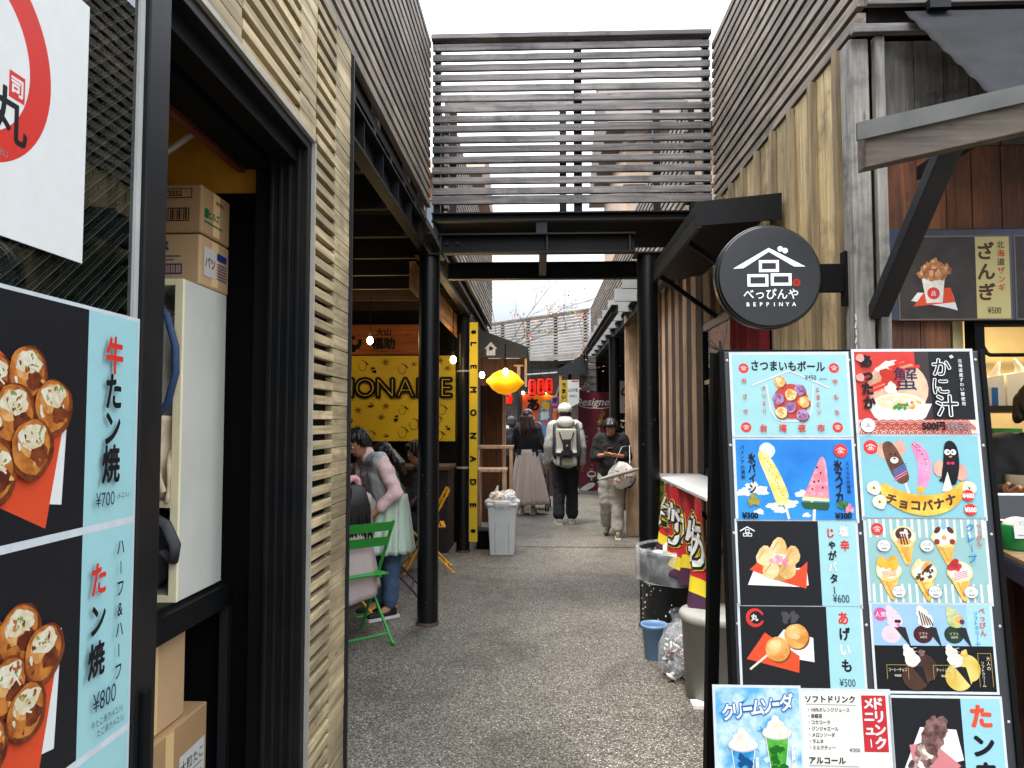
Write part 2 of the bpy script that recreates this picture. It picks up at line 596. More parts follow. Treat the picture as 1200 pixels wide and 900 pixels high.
M_STRIPE = wood('pale_brown_strip', 'a88468', 'e8c8a6', 'Z', island=0.35)
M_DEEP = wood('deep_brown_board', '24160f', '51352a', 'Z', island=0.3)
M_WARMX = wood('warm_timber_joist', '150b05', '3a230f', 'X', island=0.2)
M_STEEL = paint('0a0b0d', rough=0.5, scale=4, spec=0.2, h2='161514')
M_STEEL2 = paint('1c1e21', rough=0.5, var=0.2, scale=6, spec=0.25)
M_BLACK = paint('070708', rough=0.7, var=0.2, scale=5, spec=0.1)
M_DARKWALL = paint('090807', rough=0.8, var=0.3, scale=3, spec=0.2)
M_ALU = paint('9a9a98', rough=0.4, var=0.12, scale=8)
M_PIPE = paint('08090c', rough=0.36, var=0.2, scale=7, spec=0.4)
M_BULB = emit('ffdf9a', 14.0)

# ------------------------------------------------------------------ ground
g = MB(); g.add([(-70, -40, 0), (70, -40, 0), (70, 160, 0), (-70, 160, 0)], [(0, 1, 2, 3)], asphalt())
tag(g.build('ground'), kind='structure')
g = MB(); g.add([(-0.8, 8.72, 0.004), (1.2, 8.72, 0.004), (1.2, 8.745, 0.004), (-0.8, 8.745, 0.004)], [(0, 1, 2, 3)], paint('2b2824', rough=0.8))
tag(g.build('paving_joint'), kind='structure')

def slats_y(mb, X, y0, y1, z0, z1, pitch, h, t, mat, out):
    """horizontal slats on a wall that runs along the alley; out = direction they face"""
    n = int((z1 - z0) / pitch + 1e-6)
    for i in range(n):
        z = z0 + i * pitch
        j = random.uniform(-0.002, 0.002)
        mb.box(min(X, X - out * t), max(X, X - out * t), y0 + random.uniform(-.002, .002), y1, z + j, z + h + j, mat)

# ------------------------------------------------------------------ left: shop with slatted cladding, open storeroom doorway
T = thing('shop_building', 'left shop with weathered tan slat cladding and an open black storeroom doorway', 'shop', (-1.8, 1.6, 0))
m = MB()
XL = -0.8
PZ_ = 0.0555
z = 0.02
while z < 3.02:                      # strip beside the doorway and field above it
    j = random.uniform(-.0015, .0015)
    lo = z > 2.44
    segs = [(2.545, 2.852, 0), (2.856, 3.078, 1)] if not lo else [(-0.6, 0.62, 0), (0.62, 0.86, 1), (0.862, 1.7, 0), (1.704, 1.93, 1), (1.934, 2.42, 0), (2.424, 2.60, 1), (2.604, 2.852, 0), (2.856, 3.078, 1)]
    for a, b, solid in segs:
        h = PZ_ - 0.0025 if solid else 0.0305
        x = XL if not solid else XL - 0.003
        m.box(x - 0.03, x + random.uniform(-.001, .001), a, b, z + j, z + j + h, M_TAN)
    z += PZ_
m.build('slat_cladding', T, bevel=0.0015)
m = MB(); slats_y(m, XL, -0.6, 5.38, 3.03, 4.32, 0.0755, 0.047, 0.035, M_ALLEY, 1)
m.build('upper_slat_cladding', T, bevel=0.002)
for y in (0.2, 1.1, 2.0, 2.9, 3.8, 4.7, 5.3):
    m = MB(); m.box(-0.875, -0.838, y - 0.03, y + 0.03, 3.0, 4.3, M_GREYZ); m.build('slat_batten', T)
m = MB()
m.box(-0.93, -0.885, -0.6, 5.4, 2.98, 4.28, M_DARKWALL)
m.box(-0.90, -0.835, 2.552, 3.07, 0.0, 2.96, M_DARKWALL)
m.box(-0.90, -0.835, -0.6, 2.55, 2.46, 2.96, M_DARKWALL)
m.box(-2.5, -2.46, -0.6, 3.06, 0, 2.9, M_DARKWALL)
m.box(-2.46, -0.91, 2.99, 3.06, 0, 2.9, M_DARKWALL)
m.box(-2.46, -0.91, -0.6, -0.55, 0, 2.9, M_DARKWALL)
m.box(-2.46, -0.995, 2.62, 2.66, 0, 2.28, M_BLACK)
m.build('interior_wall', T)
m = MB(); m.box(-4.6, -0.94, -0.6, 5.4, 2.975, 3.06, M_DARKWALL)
m.build('roof', T)
m = MB(); m.box(-0.812, -0.79, 3.08, 3.094, 0.0, 3.02, M_STEEL2)
m.build('corner_trim', T)
m = MB()                              # black aluminium frame with ridges
m.box(-0.93, -0.795, 2.49, 2.53, 0, 2.43, M_STEEL)
m.box(-0.985, -0.93, 2.51, 2.55, 0, 2.43, M_BLACK)
for x in (-0.915, -0.885, -0.855, -0.825):
    m.box(x - 0.006, x + 0.006, 2.478, 2.49, 0, 2.40, M_STEEL)
m.box(-0.93, -0.795, -0.6, 2.49, 2.395, 2.43, M_STEEL)
m.box(-0.90, -0.83, -0.6, 2.478, 2.34, 2.395, M_BLACK)
m.box(-1.02, -0.93, -0.6, 2.51, 2.33, 2.43, M_BLACK)
m.build('door_frame', T, bevel=0.002)
m = MB()
m.box(-0.797, -0.782, 2.53, 2.543, 0, 2.445, paint('8f8a80', rough=0.6, var=.2))
m.box(-0.797, -0.782, -0.6, 2.543, 2.43, 2.446, paint('8f8a80', rough=0.6, var=.2))
m.build('door_trim', T)
m = MB(); m.box(-1.085, -1.06, -0.5, 2.60, 2.35, 2.62, paint('6b3320', rough=0.6, var=.15)); m.build('inner_fascia', T)
M_OCHRE = paint('c98a22', rough=.6, var=.12)
m = MB(); m.box(-2.45, -1.0, 2.62, 2.66, 2.282, 2.9, M_OCHRE); m.box(-2.45, -1.26, -0.5, 2.61, 2.80, 2.84, M_OCHRE); m.build('ochre_panel', T)
m = MB()
m.tube([(-1.9, 2.2, 2.36), (-1.55, 2.38, 2.33), (-1.3, 2.46, 2.36), (-1.2, 2.5, 2.46), (-1.19, 2.52, 2.52)], 0.011, paint('c9c5ba', rough=.5), 8)
tag(m.build('hanging_cable'), 'pale hose looping under the ochre ceiling of the storeroom', 'hose')

# steel under the upper slats
m = MB()
def channel_y(mb, x, y0, y1, z0, z1, w, t, mat, side=1):
    mb.box(x - 0.006, x + 0.006, y0, y1, z0, z1, mat)
    for z in (z0, z1 - t):
        mb.box(min(x + .006 * side, x + w * side), max(x + .006 * side, x + w * side), y0, y1, z, z + t, mat)
def channel_x(mb, y, x0, x1, z0, z1, w, t, mat):
    mb.box(x0, x1, y - 0.006, y + 0.006, z0, z1, mat)
    for z in (z0, z1 - t):
        mb.box(x0, x1, y - w, y - 0.0062, z, z + t, mat)
channel_y(m, -0.86, 3.10, 5.36, 2.68, 2.86, 0.06, 0.012, M_STEEL)
m.box(-0.90, -0.84, 3.10, 5.39, 2.955, 3.01, M_STEEL)
y = 3.25
while y < 5.3:
    m.box(-0.885, -0.835, y, y + 0.045, 2.862, 2.953, M_STEEL2)
    m.box(-0.853, -0.808, y + .1, y + 0.108, 2.695, 2.845, M_STEEL)
    for k in range(2):
        m.tube([(-0.853, y + .2 + .05 * k, 2.79), (-0.842, y + .2 + .05 * k, 2.79)], 0.011, M_STEEL2, 6)
    y += 0.42
m.tube([(-0.95, 3.1, 2.89), (-0.95, 5.3, 2.89)], 0.035, M_STEEL2, 12)
m.build('eaves_steel', T)

# ------------------------------------------------------------------ columns
def column(x, y, h, label):
    t = thing('steel_column', label, 'column', (x, y, 0), 'black steel pipe columns along the alley')
    m = MB(); m.lathe([(0.079, 0.0), (0.077, 0.02), (0.076, 0.05), (0.076, h)], (x, y, 0), M_PIPE, 28)
    m.build('shaft', t)
    m = MB()
    for q in range(34 if y < 6 else 0):
        a_ = random.uniform(3.3, 6.1); zz = random.uniform(.05, 1.9); s_ = random.uniform(.0008, .0022)
        m.ell((x + .0765 * math.cos(a_), y + .0765 * math.sin(a_), zz), (s_, s_, s_ * random.uniform(.8, 2.2)), M_ALU, 6, 4)
    if m.v: m.build('paint_chips', t)
    m = MB(); m.lathe([(0.084, 0.0), (0.083, 0.012), (0.078, 0.022)], (x, y, 0), paint('4a3a2c', rough=.8, var=.3), 28); m.build('rusty_foot', t)
    m = MB()
    m.box(x - 0.1, x + 0.1, y - 0.1, y + 0.1, h, h + 0.012, M_STEEL); m.build('cap_plate', t)
    return t
column(-0.807, 5.40, 2.664, 'nearest black steel column on the left, beside the diners on folding chairs')
column(0.79, 5.40, 2.664, 'thick black steel column behind the big black rubbish bin on the right')
t = column(-0.86, 8.40, 2.664, 'second black steel column on the left, beside the narrow yellow upright sign')
m = MB(); m.lathe([(0.08, 0.93), (0.08, 0.955)], (-0.86, 8.40, 0), M_ALU, 24); m.lathe([(0.08, 2.02), (0.08, 2.04)], (-0.86, 8.40, 0), M_ALU, 24); m.build('pipe_clamp', t)
column(1.08, 10.7, 2.664, 'black steel column behind the person reading a phone')
column(1.27, 16.2, 2.664, 'black steel column right behind the maroon banner stand')
column(-0.86, 11.4, 2.664, 'far left black steel column beyond the market stall with a black canopy')

# ------------------------------------------------------------------ footbridge across the alley
T = thing('footbridge', 'footbridge over the alley with a silver grey slatted screen on black steel beams', 'footbridge', (0.24, 5.9, 2.66))
m = MB()
z = 3.055
for i in range(16):
    j = random.uniform(-.003, .003)
    tl = random.uniform(-.004, .004)
    xs = [-0.79, 0.255 + random.uniform(-.0, .0), 1.262]
    hh = 0.05 if i else 0.062
    m.hexa([(xs[0], 5.38, z + j), (xs[2], 5.38, z + j + tl), (xs[2], 5.41, z + j + tl), (xs[0], 5.41, z + j),
            (xs[0], 5.38, z + j + hh), (xs[2], 5.38, z + j + tl + hh), (xs[2], 5.41, z + j + tl + hh), (xs[0], 5.41, z + j + hh)], M_GREYX)
    z += 0.0775
m.build('slat_screen', T, bevel=0.003)
m = MB(); m.box(-0.80, 1.268, 5.35, 5.46, 4.297, 4.335, M_GREYX); m.build('top_rail', T, bevel=0.004)
m = MB()
for i in range(16):
    for x in (-.765, -.745, .275, .30, 1.225, 1.245):
        m.ell((x + random.uniform(-.004, .004), 5.379, 3.055 + i * .0775 + .025 + random.uniform(-.008, .008)), (.0035, .002, .0035), M_ALU, 6, 4)
m.build('nail_heads', T)
for x, w in ((-0.755, 0.045), (0.29, 0.06), (1.235, 0.05)):
    m = MB(); m.box(x - w / 2, x + w / 2, 5.412, 5.47, 2.98, 4.295, M_STEEL); m.build('screen_post', T)
for x in (-0.75, 0.21, 1.02):
    m = MB(); m.box(x - 0.03, x + 0.03, 6.36, 6.42, 2.98, 4.25, M_STEEL); m.build('screen_post', T)
m = MB()
for z in (3.0, 3.62, 3.70, 4.2):
    m.box(-0.79, 1.26, 6.34, 6.358, z, z + 0.05, M_GREYX)
m.build('far_rail', T)
m = MB(); m.box(-0.79, 1.26, 5.475, 6.33, 2.945, 2.975, M_DARKWALL); m.build('deck', T)
m = MB(); channel_x(m, 5.41, -0.79, 1.26, 2.925, 2.99, 0.05, 0.01, M_STEEL); m.build('beam', T)
m = MB(); channel_x(m, 5.42, -0.73, 0.70, 2.685, 2.83, 0.075, 0.012, M_STEEL)
for x in (-0.72, 0.06, 0.66):
    m.box(x - .006, x + .006, 5.36, 5.413, 2.70, 2.817, M_STEEL2)
for x in (-0.68, -0.6):
    m.tube([(x, 5.41, 2.77), (x, 5.395, 2.77)], 0.014, M_STEEL2, 6)
m.build('beam', T)
m = MB(); channel_x(m, 6.40, -0.79, 1.26, 2.685, 2.83, 0.075, 0.012, M_STEEL); m.build('beam', T)
m = MB(); m.box(0.0, 0.06, 5.44, 6.32, 2.70, 2.83, M_STEEL2); m.build('beam', T)
m = MB(); m.box(-0.02, 0.06, 5.375, 5.405, 2.838, 2.92, M_STEEL2); m.build('packing_plate', T)

# ------------------------------------------------------------------ right: near shop with board wall, slats above and a serving window
T = thing('shop_building', 'right corner shop with upright tan boards below grey brown slats and a serving window', 'shop', (2.0, 4.2, 0))
XR = 1.27
m = MB(); slats_y(m, XR, 2.93, 5.38, 3.035, 4.33, 0.072, 0.046, 0.035, M_ALLEY, -1)
z = 3.035
m.build('slat_cladding', T, bevel=0.002)
m = MB()
for i in range(18):
    zz = 3.10 + i * 0.145
    m.box(1.30, 6.0, 2.90, 2.93, zz, zz + 0.085, M_GREYX)
m.box(1.24, 6.0, 2.895, 2.93, 2.985, 3.02, M_GREYX)
m.build('front_slat_cladding', T, bevel=0.003)
m = MB(); m.box(1.32, 1.36, 2.95, 5.4, 3.0, 4.3, M_DARKWALL); m.box(1.36, 6.0, 2.96, 3.0, 3.0, 5.5, M_DARKWALL)
m.box(1.33, 6, 3.0, 5.4, 2.97, 3.0, M_DARKWALL)
m.build('backing_wall', T)
m = MB()
y = 3.06
def boards(mb, y0, y1, z0, z1):
    y = y0
    while y < y1 - 0.02:
        w = min(random.choice((0.085, 0.1, 0.11)), y1 - y)
        mb.box(XR + 0.012, XR + 0.035, y, y + w - 0.007, z0, z1, M_TANV)
        y += w
boards(m, 3.04, 4.02, 0.02, 3.03)
boards(m, 4.02, 4.92, 2.2, 3.03)
boards(m, 4.92, 5.82, 2.2, 3.03)
boards(m, 4.92, 5.82, 0.02, 1.06)
m.build('board_wall', T)
m = MB()
for y in (3.13, 3.42, 3.71, 4.0, 4.29, 4.58, 4.87, 5.16, 5.45):
    m.box(XR - 0.02, XR + 0.011, y - 0.02, y + 0.02, 0.02 if y < 4.01 else 2.21, 3.02, M_BATTEN)
m.build('wall_batten', T, bevel=0.002)
m = MB()
m.box(XR - 0.03, XR + 0.045, 2.94, 3.035, 0, 2.98, M_GREYZ)
m.build('corner_post', T, bevel=0.004)
m = MB(); m.box(XR + 0.06, XR + 0.10, 2.92, 2.955, 0, 2.98, M_GREYZ); m.build('corner_batten', T, bevel=0.003)
m = MB()                                   # front boards
x = XR + 0.105
while x < 5.2:
    w = random.choice((0.1, 0.115, 0.13))
    z0, z1 = (0.0, 2.98)
    if x + w > 1.70:
        m.box(x, x + w - 0.004, 2.97, 2.995, 1.86, 2.55, M_BROWNV)
        m.box(x, x + w - 0.004, 2.97, 2.995, 0.0, 0.92, M_BROWNV)
    else:
        m.box(x, x + w - 0.004, 2.97, 2.995, 0.0, 2.55, M_BROWNV)
    m.box(x, x + w - 0.004, 2.965, 2.99, 2.553, 2.98, M_BLACKBOARD)
    x += w
m.build('front_boards', T)
m = MB()
m.box(1.70, 1.738, 2.95, 3.02, 0.90, 1.856, M_BLACK)
m.box(1.738, 5.2, 2.95, 3.02, 1.83, 1.856, M_BLACK)
m.build('window_frame', T)
CREAM = paint('cbb98a', rough=.6, var=.08)
m = MB()
m.box(1.70, 5.2, 4.6, 4.64, 0, 2.6, CREAM)
m.box(1.66, 1.70, 3.03, 4.64, 0, 2.6, CREAM)
m.box(1.70, 5.2, 3.03, 4.6, 2.2, 2.25, CREAM)
m.build('interior_wall', T)
m = MB()
m.box(1.705, 4.5, 3.62, 4.2, 1.50, 1.53, paint('4b4030', rough=.5))
m.box(1.705, 4.5, 3.62, 4.2, 1.18, 1.21, paint('3a3228', rough=.5))
m.build('back_shelf', T)
m = MB()
m.prism([(1.722, 2.945, .966), (1.585, 2.45, .966), (4.0, 2.45, .966), (4.0, 2.945, .966)], (0, 0, .02), wood('counter_top_wood', '6a5438', 'a88d62', 'X'))
m.prism([(1.717, 2.94, .90), (1.58, 2.445, .90), (4.0, 2.445, .90), (4.0, 2.94, .90)], (0, 0, .065), paint('16263f', rough=.5, var=.15))
m.build('serving_counter', T, bevel=0.003)
m = MB()
m.box(1.72, 4.0, 2.72, 2.74, 0.0, 0.899, wood('counter_front_wood', '3c2415', '7a4d2c', 'X', knots=False))
m.build('counter_front', T)

# door with red curtain and window further along the right wall
m = MB()
m.box(XR + 0.05, XR + 0.08, 4.02, 4.92, 0, 2.2, M_BLACK)
m.box(XR - 0.01, XR + 0.045, 4.02, 4.06, 0, 2.2, M_BLACK); m.box(XR - 0.01, XR + 0.045, 4.88, 4.93, 0, 2.2, M_BLACK)
m.build('door_recess', T)
m = MB()
m.box(XR + 0.0, XR + 0.03, 4.93, 4.975, 1.06, 2.2, M_STEEL); m.box(XR - 0.01, XR + 0.03, 5.76, 5.81, 1.06, 2.2, M_STEEL)
m.box(XR - 0.005, XR + 0.03, 4.975, 5.76, 2.15, 2.2, M_ALU); m.box(XR, XR + 0.03, 4.975, 5.76, 1.06, 1.10, M_STEEL)
m.box(XR, XR + 0.03, 4.975, 5.76, 1.74, 1.77, M_ALU)
fr = m.build('window', T)
m = MB(); m.box(XR + 0.012, XR + 0.018, 4.976, 5.759, 1.101, 1.739, glass_mat()); m.box(XR + 0.012, XR + 0.018, 4.976, 5.759, 1.771, 2.149, glass_mat()); m.build('pane', fr)
m = MB(); m.box(XR + 0.4, XR + 0.42, 4.95, 5.8, 1.0, 2.3, paint('6d5a44', h2='2c2620', scale=5)); m.build('room_wall', T)

# the run of striped boards beyond the window, and upper slats of the far right wing
T2 = thing('market_building', 'far right market building with grey brown slats above an open dark ground floor', 'building', (2.2, 11.5, 0))
m = MB()
y = 5.84
k = 0
while y < 9.6:
    w = 0.17 if k % 2 else 0.2
    if k % 2:
        m.box(XR - 0.002, XR + 0.03, y, y + w, 0.0, 3.0, M_STRIPE)
    else:
        m.box(XR + 0.002, XR + 0.03, y, y + w, 0.0, 3.0, M_DEEP)
    y += w
    k += 1
m.build('striped_boards', T2, bevel=0.003)
m = MB(); m.box(1.12, 1.30, 9.65, 9.75, 0, 3.0, M_STRIPE); m.build('end_post', T2)
m = MB(); slats_y(m, XR, 6.42, 18.35, 3.06, 4.30, 0.0775, 0.046, 0.035, M_ALLEY, -1); m.build('slat_cladding', T2)
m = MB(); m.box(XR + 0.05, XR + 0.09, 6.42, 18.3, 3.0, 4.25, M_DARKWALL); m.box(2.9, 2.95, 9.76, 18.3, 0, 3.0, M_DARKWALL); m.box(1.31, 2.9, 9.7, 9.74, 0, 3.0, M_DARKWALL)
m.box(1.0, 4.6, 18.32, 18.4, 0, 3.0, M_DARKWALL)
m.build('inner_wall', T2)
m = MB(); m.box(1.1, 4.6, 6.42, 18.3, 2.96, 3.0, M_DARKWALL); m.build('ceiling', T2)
m = MB(); channel_y(m, 1.16, 6.5, 18.3, 2.70, 2.88, 0.07, 0.012, M_STEEL2, -1); channel_y(m, 0.9, 8.5, 18.3, 2.70, 2.8, 0.07, 0.012, M_STEEL2, -1)
y = 6.7
while y < 18:
    m.box(0.85, 1.14, y, y + 0.06, 2.81, 2.95, M_ALU); y += 0.8
m.build('eaves_steel', T2)

# ------------------------------------------------------------------ left: open fronted eating place under the deck
T = thing('eatery_building', 'dark open fronted eatery with warm timber joists under grey brown slats', 'restaurant', (-2.6, 7.0, 0))
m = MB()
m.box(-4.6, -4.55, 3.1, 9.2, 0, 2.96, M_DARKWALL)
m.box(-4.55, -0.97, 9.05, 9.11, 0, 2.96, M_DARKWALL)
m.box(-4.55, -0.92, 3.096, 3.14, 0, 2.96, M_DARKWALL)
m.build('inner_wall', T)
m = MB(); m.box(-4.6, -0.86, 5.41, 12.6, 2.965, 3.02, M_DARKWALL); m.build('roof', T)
m = MB()
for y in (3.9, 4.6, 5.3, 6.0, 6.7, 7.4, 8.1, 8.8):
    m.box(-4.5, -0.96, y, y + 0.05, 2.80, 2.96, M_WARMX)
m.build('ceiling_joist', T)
m = MB()
channel_y(m, -0.86, 5.46, 12.5, 2.68, 2.86, 0.06, 0.012, M_STEEL)
m.box(-0.90, -0.84, 5.42, 12.6, 2.87, 2.96, M_STEEL)
m.build('eaves_steel', T)
m = MB(); m.box(-0.975, -0.93, 5.5, 9.0, 2.45, 2.66, wood('warm_fascia', '7a4318', 'd08a3e', 'Y')); m.build('fascia_board', T)
m = MB(); slats_y(m, XL, 6.42, 12.6, 3.03, 4.32, 0.0755, 0.047, 0.035, M_ALLEY, 1); m.build('slat_cladding', T)
m = MB(); m.box(-0.93, -0.885, 6.42, 12.6, 3.02, 4.28, M_DARKWALL); m.build('backing_wall', T)
m = MB()
m.box(-4.5, -1.02, 8.3, 8.9, 0.0, 0.92, paint('1a1512', rough=.6, var=.3)); m.box(-4.5, -1.0, 8.25, 8.92, 0.92, 0.96, wood('bar_top', '3a2a1c', '6b5236', 'X'))
m.build('bar_counter', T)

# ------------------------------------------------------------------ far end: slatted fence over a dark hall
T = thing('market_hall', 'far hall closing the alley with a pale slatted parapet over dark open stalls', 'building', (-0.3, 20.2, 0))
A, B = Vector((-2.6, 22.4, 0)), Vector((1.24, 18.42, 0))
d = (B - A).normalized()
nn = Vector((d.y, -d.x, 0))
if nn.y > 0: nn = -nn
M_PALE = wood('pale_grey_slat', '544d46', '968d83', 'X', island=.25)
m = MB()
for i in range(14):
    z = 3.2 + i * 0.078
    m.bar(A + Vector((0, 0, z)), B + Vector((0, 0, z)), 0.03, 0.045, M_PALE)
m.bar(A + Vector((0, 0, 4.27)), B + Vector((0, 0, 4.27)), 0.08, 0.04, M_PALE)
m.bar(A + Vector((0, 0, 3.12)), B + Vector((0, 0, 3.12)), 0.06, 0.1, M_PALE)
m.build('parapet_slats', T)
L = (B - A).length
for k in range(6):
    p = A + d * (L * (0.02 + k * 0.19)) - nn * 0.05
    m = MB(); m.box(p.x - .05, p.x + .05, p.y - .03, p.y + .03, 3.0, 4.25, M_STEEL2); m.build('parapet_post', T)
m = MB(); m.bar(A + Vector((0, 0, 2.9)), B + Vector((0, 0, 2.9)), 0.12, 0.26, M_STEEL); m.build('beam', T)
m = MB(); m.bar(A - nn * .8 + Vector((0, 0, 1.4)), B - nn * .8 + Vector((0, 0, 1.4)), 0.06, 2.8, paint('1c1412', h2='3b2a22', scale=2.2, rough=.8)); m.build('dark_back_wall', T)

# ------------------------------------------------------------------ houses behind the bridge
def house(x0, x1, y0, y1, ze, zr, wall, roofc, label):
    t = thing('house', label, 'house', ((x0 + x1) / 2, (y0 + y1) / 2, 0))
    m = MB(); m.box(x0, x1, y0, y1, 0, ze, wall); m.build('wall', t)
    m = MB()
    xm = (x0 + x1) / 2
    m.prism([(x0 - .5, y0 - .5, ze - .1), (x1 + .5, y0 - .5, ze - .1), (x1 + .5, y0 - .5, ze + .05), (x1 + .2, (y0 + y1) / 2 - .3, zr), (x0 - .2, (y0 + y1) / 2 - .3, zr), (x0 - .5, y0 - .5, ze + .05)][:0] or
            [(x0 - .5, y0 - .6, ze - .1), (x0 - .5, y1 + .6, ze - .1), (x0 - .5, (y0 + y1) / 2, zr)], (x1 - x0 + 1.0, 0, 0), roofc)
    m.build('roof', t)
    for k in range(3):
        xc = x0 + (x1 - x0) * (k + 0.5) / 3
        m = MB(); m.box(xc - .4, xc + .4, y0 - .05, y0 + .03, ze - 1.9, ze - .8, M_DEEP); w = m.build('window', t)
        m = MB(); m.box(xc - .35, xc + .35, y0 - .06, y0 - .052, ze - 1.85, ze - .85, paint('5d666b', rough=.2)); m.build('pane', w)
    return t
t = house(2.3, 9.5, 19.5, 26, 9.3, 12.0, paint('b59c83', rough=.8, var=.1), paint('4b3a30', rough=.7, var=.2), 'tan house with a dark tiled eave seen above the right end of the footbridge screen')
m = MB()
for k in range(9):
    x = 2.3 + k * 0.75
    m.bar((x, 19.2, 8.7), (x + .75, 19.2, 7.7 if k % 2 else 9.1), .08, .08, M_DEEP)
m.bar((2.2, 19.2, 8.6), (9, 19.2, 8.6), .1, .1, M_DEEP); m.bar((2.2, 19.2, 7.6), (9, 19.2, 7.6), .1, .1, M_DEEP); m.bar((2.2, 19.2, 6.2), (9, 19.2, 6.2), .1, .1, M_DEEP)
m.build('timber_truss', t)
house(-8.0, -2.3, 23.5, 29, 9.4, 11.0, paint('8d6a55', rough=.8, var=.2), paint('6a5140', rough=.7, var=.2), 'brown house with a low tiled roof behind the left end of the footbridge screen')

# ------------------------------------------------------------------ inks
I_BLK, I_CHAR, I_WHITE, I_RED, I_CYAN = ink('16161a'), ink('1c1d22'), ink('f2f3f1'), ink('e0392f'), ink('a9dbe0')
I_ORG, I_BLUE, I_NAVY, I_GREEN, I_YEL, I_PINK = ink('e8532f'), ink('1c86d8'), ink('1c2a52'), ink('3f9a45'), ink('f2cf45'), ink('ee86b4')
I_BROWN, I_CREAM, I_GREY = ink('5b3420'), ink('f3ead2'), ink('8d8f94')
I_DISK = ink('e2413c')
I_SLEEVE = paint('a9afb3', rough=.22, var=.1, scale=20)
F_BALL = inkmix('a4551f', 'd98a3c', 40)
F_BALLHI = inkmix('d98f4a', 'f0bb74', 60)
F_SAUCE = inkmix('5a2411', '8f4520', 50)
F_MAYO = inkmix('f4eedb', 'e3d3a8', 70)
F_HERB = inkmix('6f8f3a', '9db05a', 90)
F_CHIX = inkmix('8f4722', 'd08a50', 45)
F_CREAM = inkmix('fbf8f0', 'e8e0d0', 60)
F_CONE = inkmix('e9a83a', 'f6d37a', 50)
F_CHOC = inkmix('3c1f16', '6a3b28', 60)
F_PURP = inkmix('8a5a8c', 'c79ac6', 70)
F_POT = inkmix('e8963a', 'f6be72', 50)
F_YAM = inkmix('e8cf7c', 'f7eab8', 70)
F_SKY = inkmix('0f78d6', '2f9be8', 5)
F_ICEY = inkmix('efd85c', 'fbf3b4', 45)
F_ICEP = inkmix('ea7f96', 'f5b3bf', 60)
F_ICEB = inkmix('5fb4e6', 'd8f0fb', 18)
F_MEAT = inkmix('50302c', '96706c', 50)
F_BAN = inkmix('e7ab28', 'f7d95e', 18)
F_DARKWOOD = inkmix('231c18', '3a2e26', 12)

def roof_mark(a, u, v, s, mat, mb=None, boxes=True):
    """the shop's mark: a roof line over three little boxes"""
    k = a.H / a.W
    a.line([(u - s * k, v + s * 0.25), (u, v + s * 0.8), (u + s * k, v + s * 0.25)], s * 0.17, mat, mb)
    if boxes:
        for dx, dy in ((0, 0.22), (-0.34, -0.3), (0.34, -0.3)):
            w, h = s * 0.25, s * 0.19
            x, y = u + dx * s * k, v + dy * s
            a.line([(x - w * k, y - h), (x + w * k, y - h), (x + w * k, y + h), (x - w * k, y + h)], s * 0.11, mat, mb, closed=True)

def rounded(pts, it=2):
    for _ in range(it):
        q = []
        for p0, p1 in zip(pts, pts[1:] + pts[:1]):
            q += [(p0[0] * .75 + p1[0] * .25, p0[1] * .75 + p1[1] * .25), (p0[0] * .25 + p1[0] * .75, p0[1] * .25 + p1[1] * .75)]
        pts = q
    return pts
def stamp(a, u, v, r):
    a.blob(u, v, r, I_DISK, n=28)
    roof_mark(a, u, v - r * 0.05, r * 0.62, I_WHITE)

def takoyaki(a, u, v, r, seed, top=True):
    rnd = random.Random(seed)
    k = a.H / a.W
    a.blob(u, v, r, F_SAUCE, jag=.05)
    a.blob(u - r * .08 * k, v + r * .08, r * .88, F_BALL, jag=.06)
    a.blob(u - r * .2 * k, v + r * .3, r * .5, F_BALLHI, jag=.1)
    a.blob(u + r * .3 * k, v - r * .2, r * .42, F_SAUCE, jag=.2, sy=.8)
    if top:
        a.blob(u - r * .02 * k, v + r * .42, r * .62, F_MAYO, sy=.62, jag=.2)
        for q in range(9):
            a.blob(u + rnd.uniform(-.42, .42) * r * k, v + r * rnd.uniform(.2, .72), r * rnd.uniform(.06, .12), rnd.choice([F_HERB, F_HERB, F_CHIX]), jag=.4, sy=.6, rot=rnd.uniform(0, 3), n=9)
        for q in range(4):
            x0 = u + rnd.uniform(-.5, .2) * r * k
            a.line([(x0, v + r * rnd.uniform(.1, .6)), (x0 + r * .35 * k, v + r * rnd.uniform(-.1, .5))], r * .07, F_MAYO)
    for q in range(7):
        t = rnd.uniform(0, 6.28); rr = rnd.uniform(.3, .8) * r
        a.blob(u + rr * math.cos(t) * k, v + rr * math.sin(t) * .9 - r * .1, r * rnd.uniform(.05, .12), rnd.choice([F_SAUCE, F_BALL, F_BALLHI]), jag=.5, sy=.7, rot=t, n=10)
    for q in range(3):
        t = rnd.uniform(2.2, 3.6)
        a.blob(u + .68 * r * math.cos(t) * k, v + .62 * r * math.sin(t), r * .07, F_MAYO, sy=2.0, rot=.3, jag=.3, n=10)

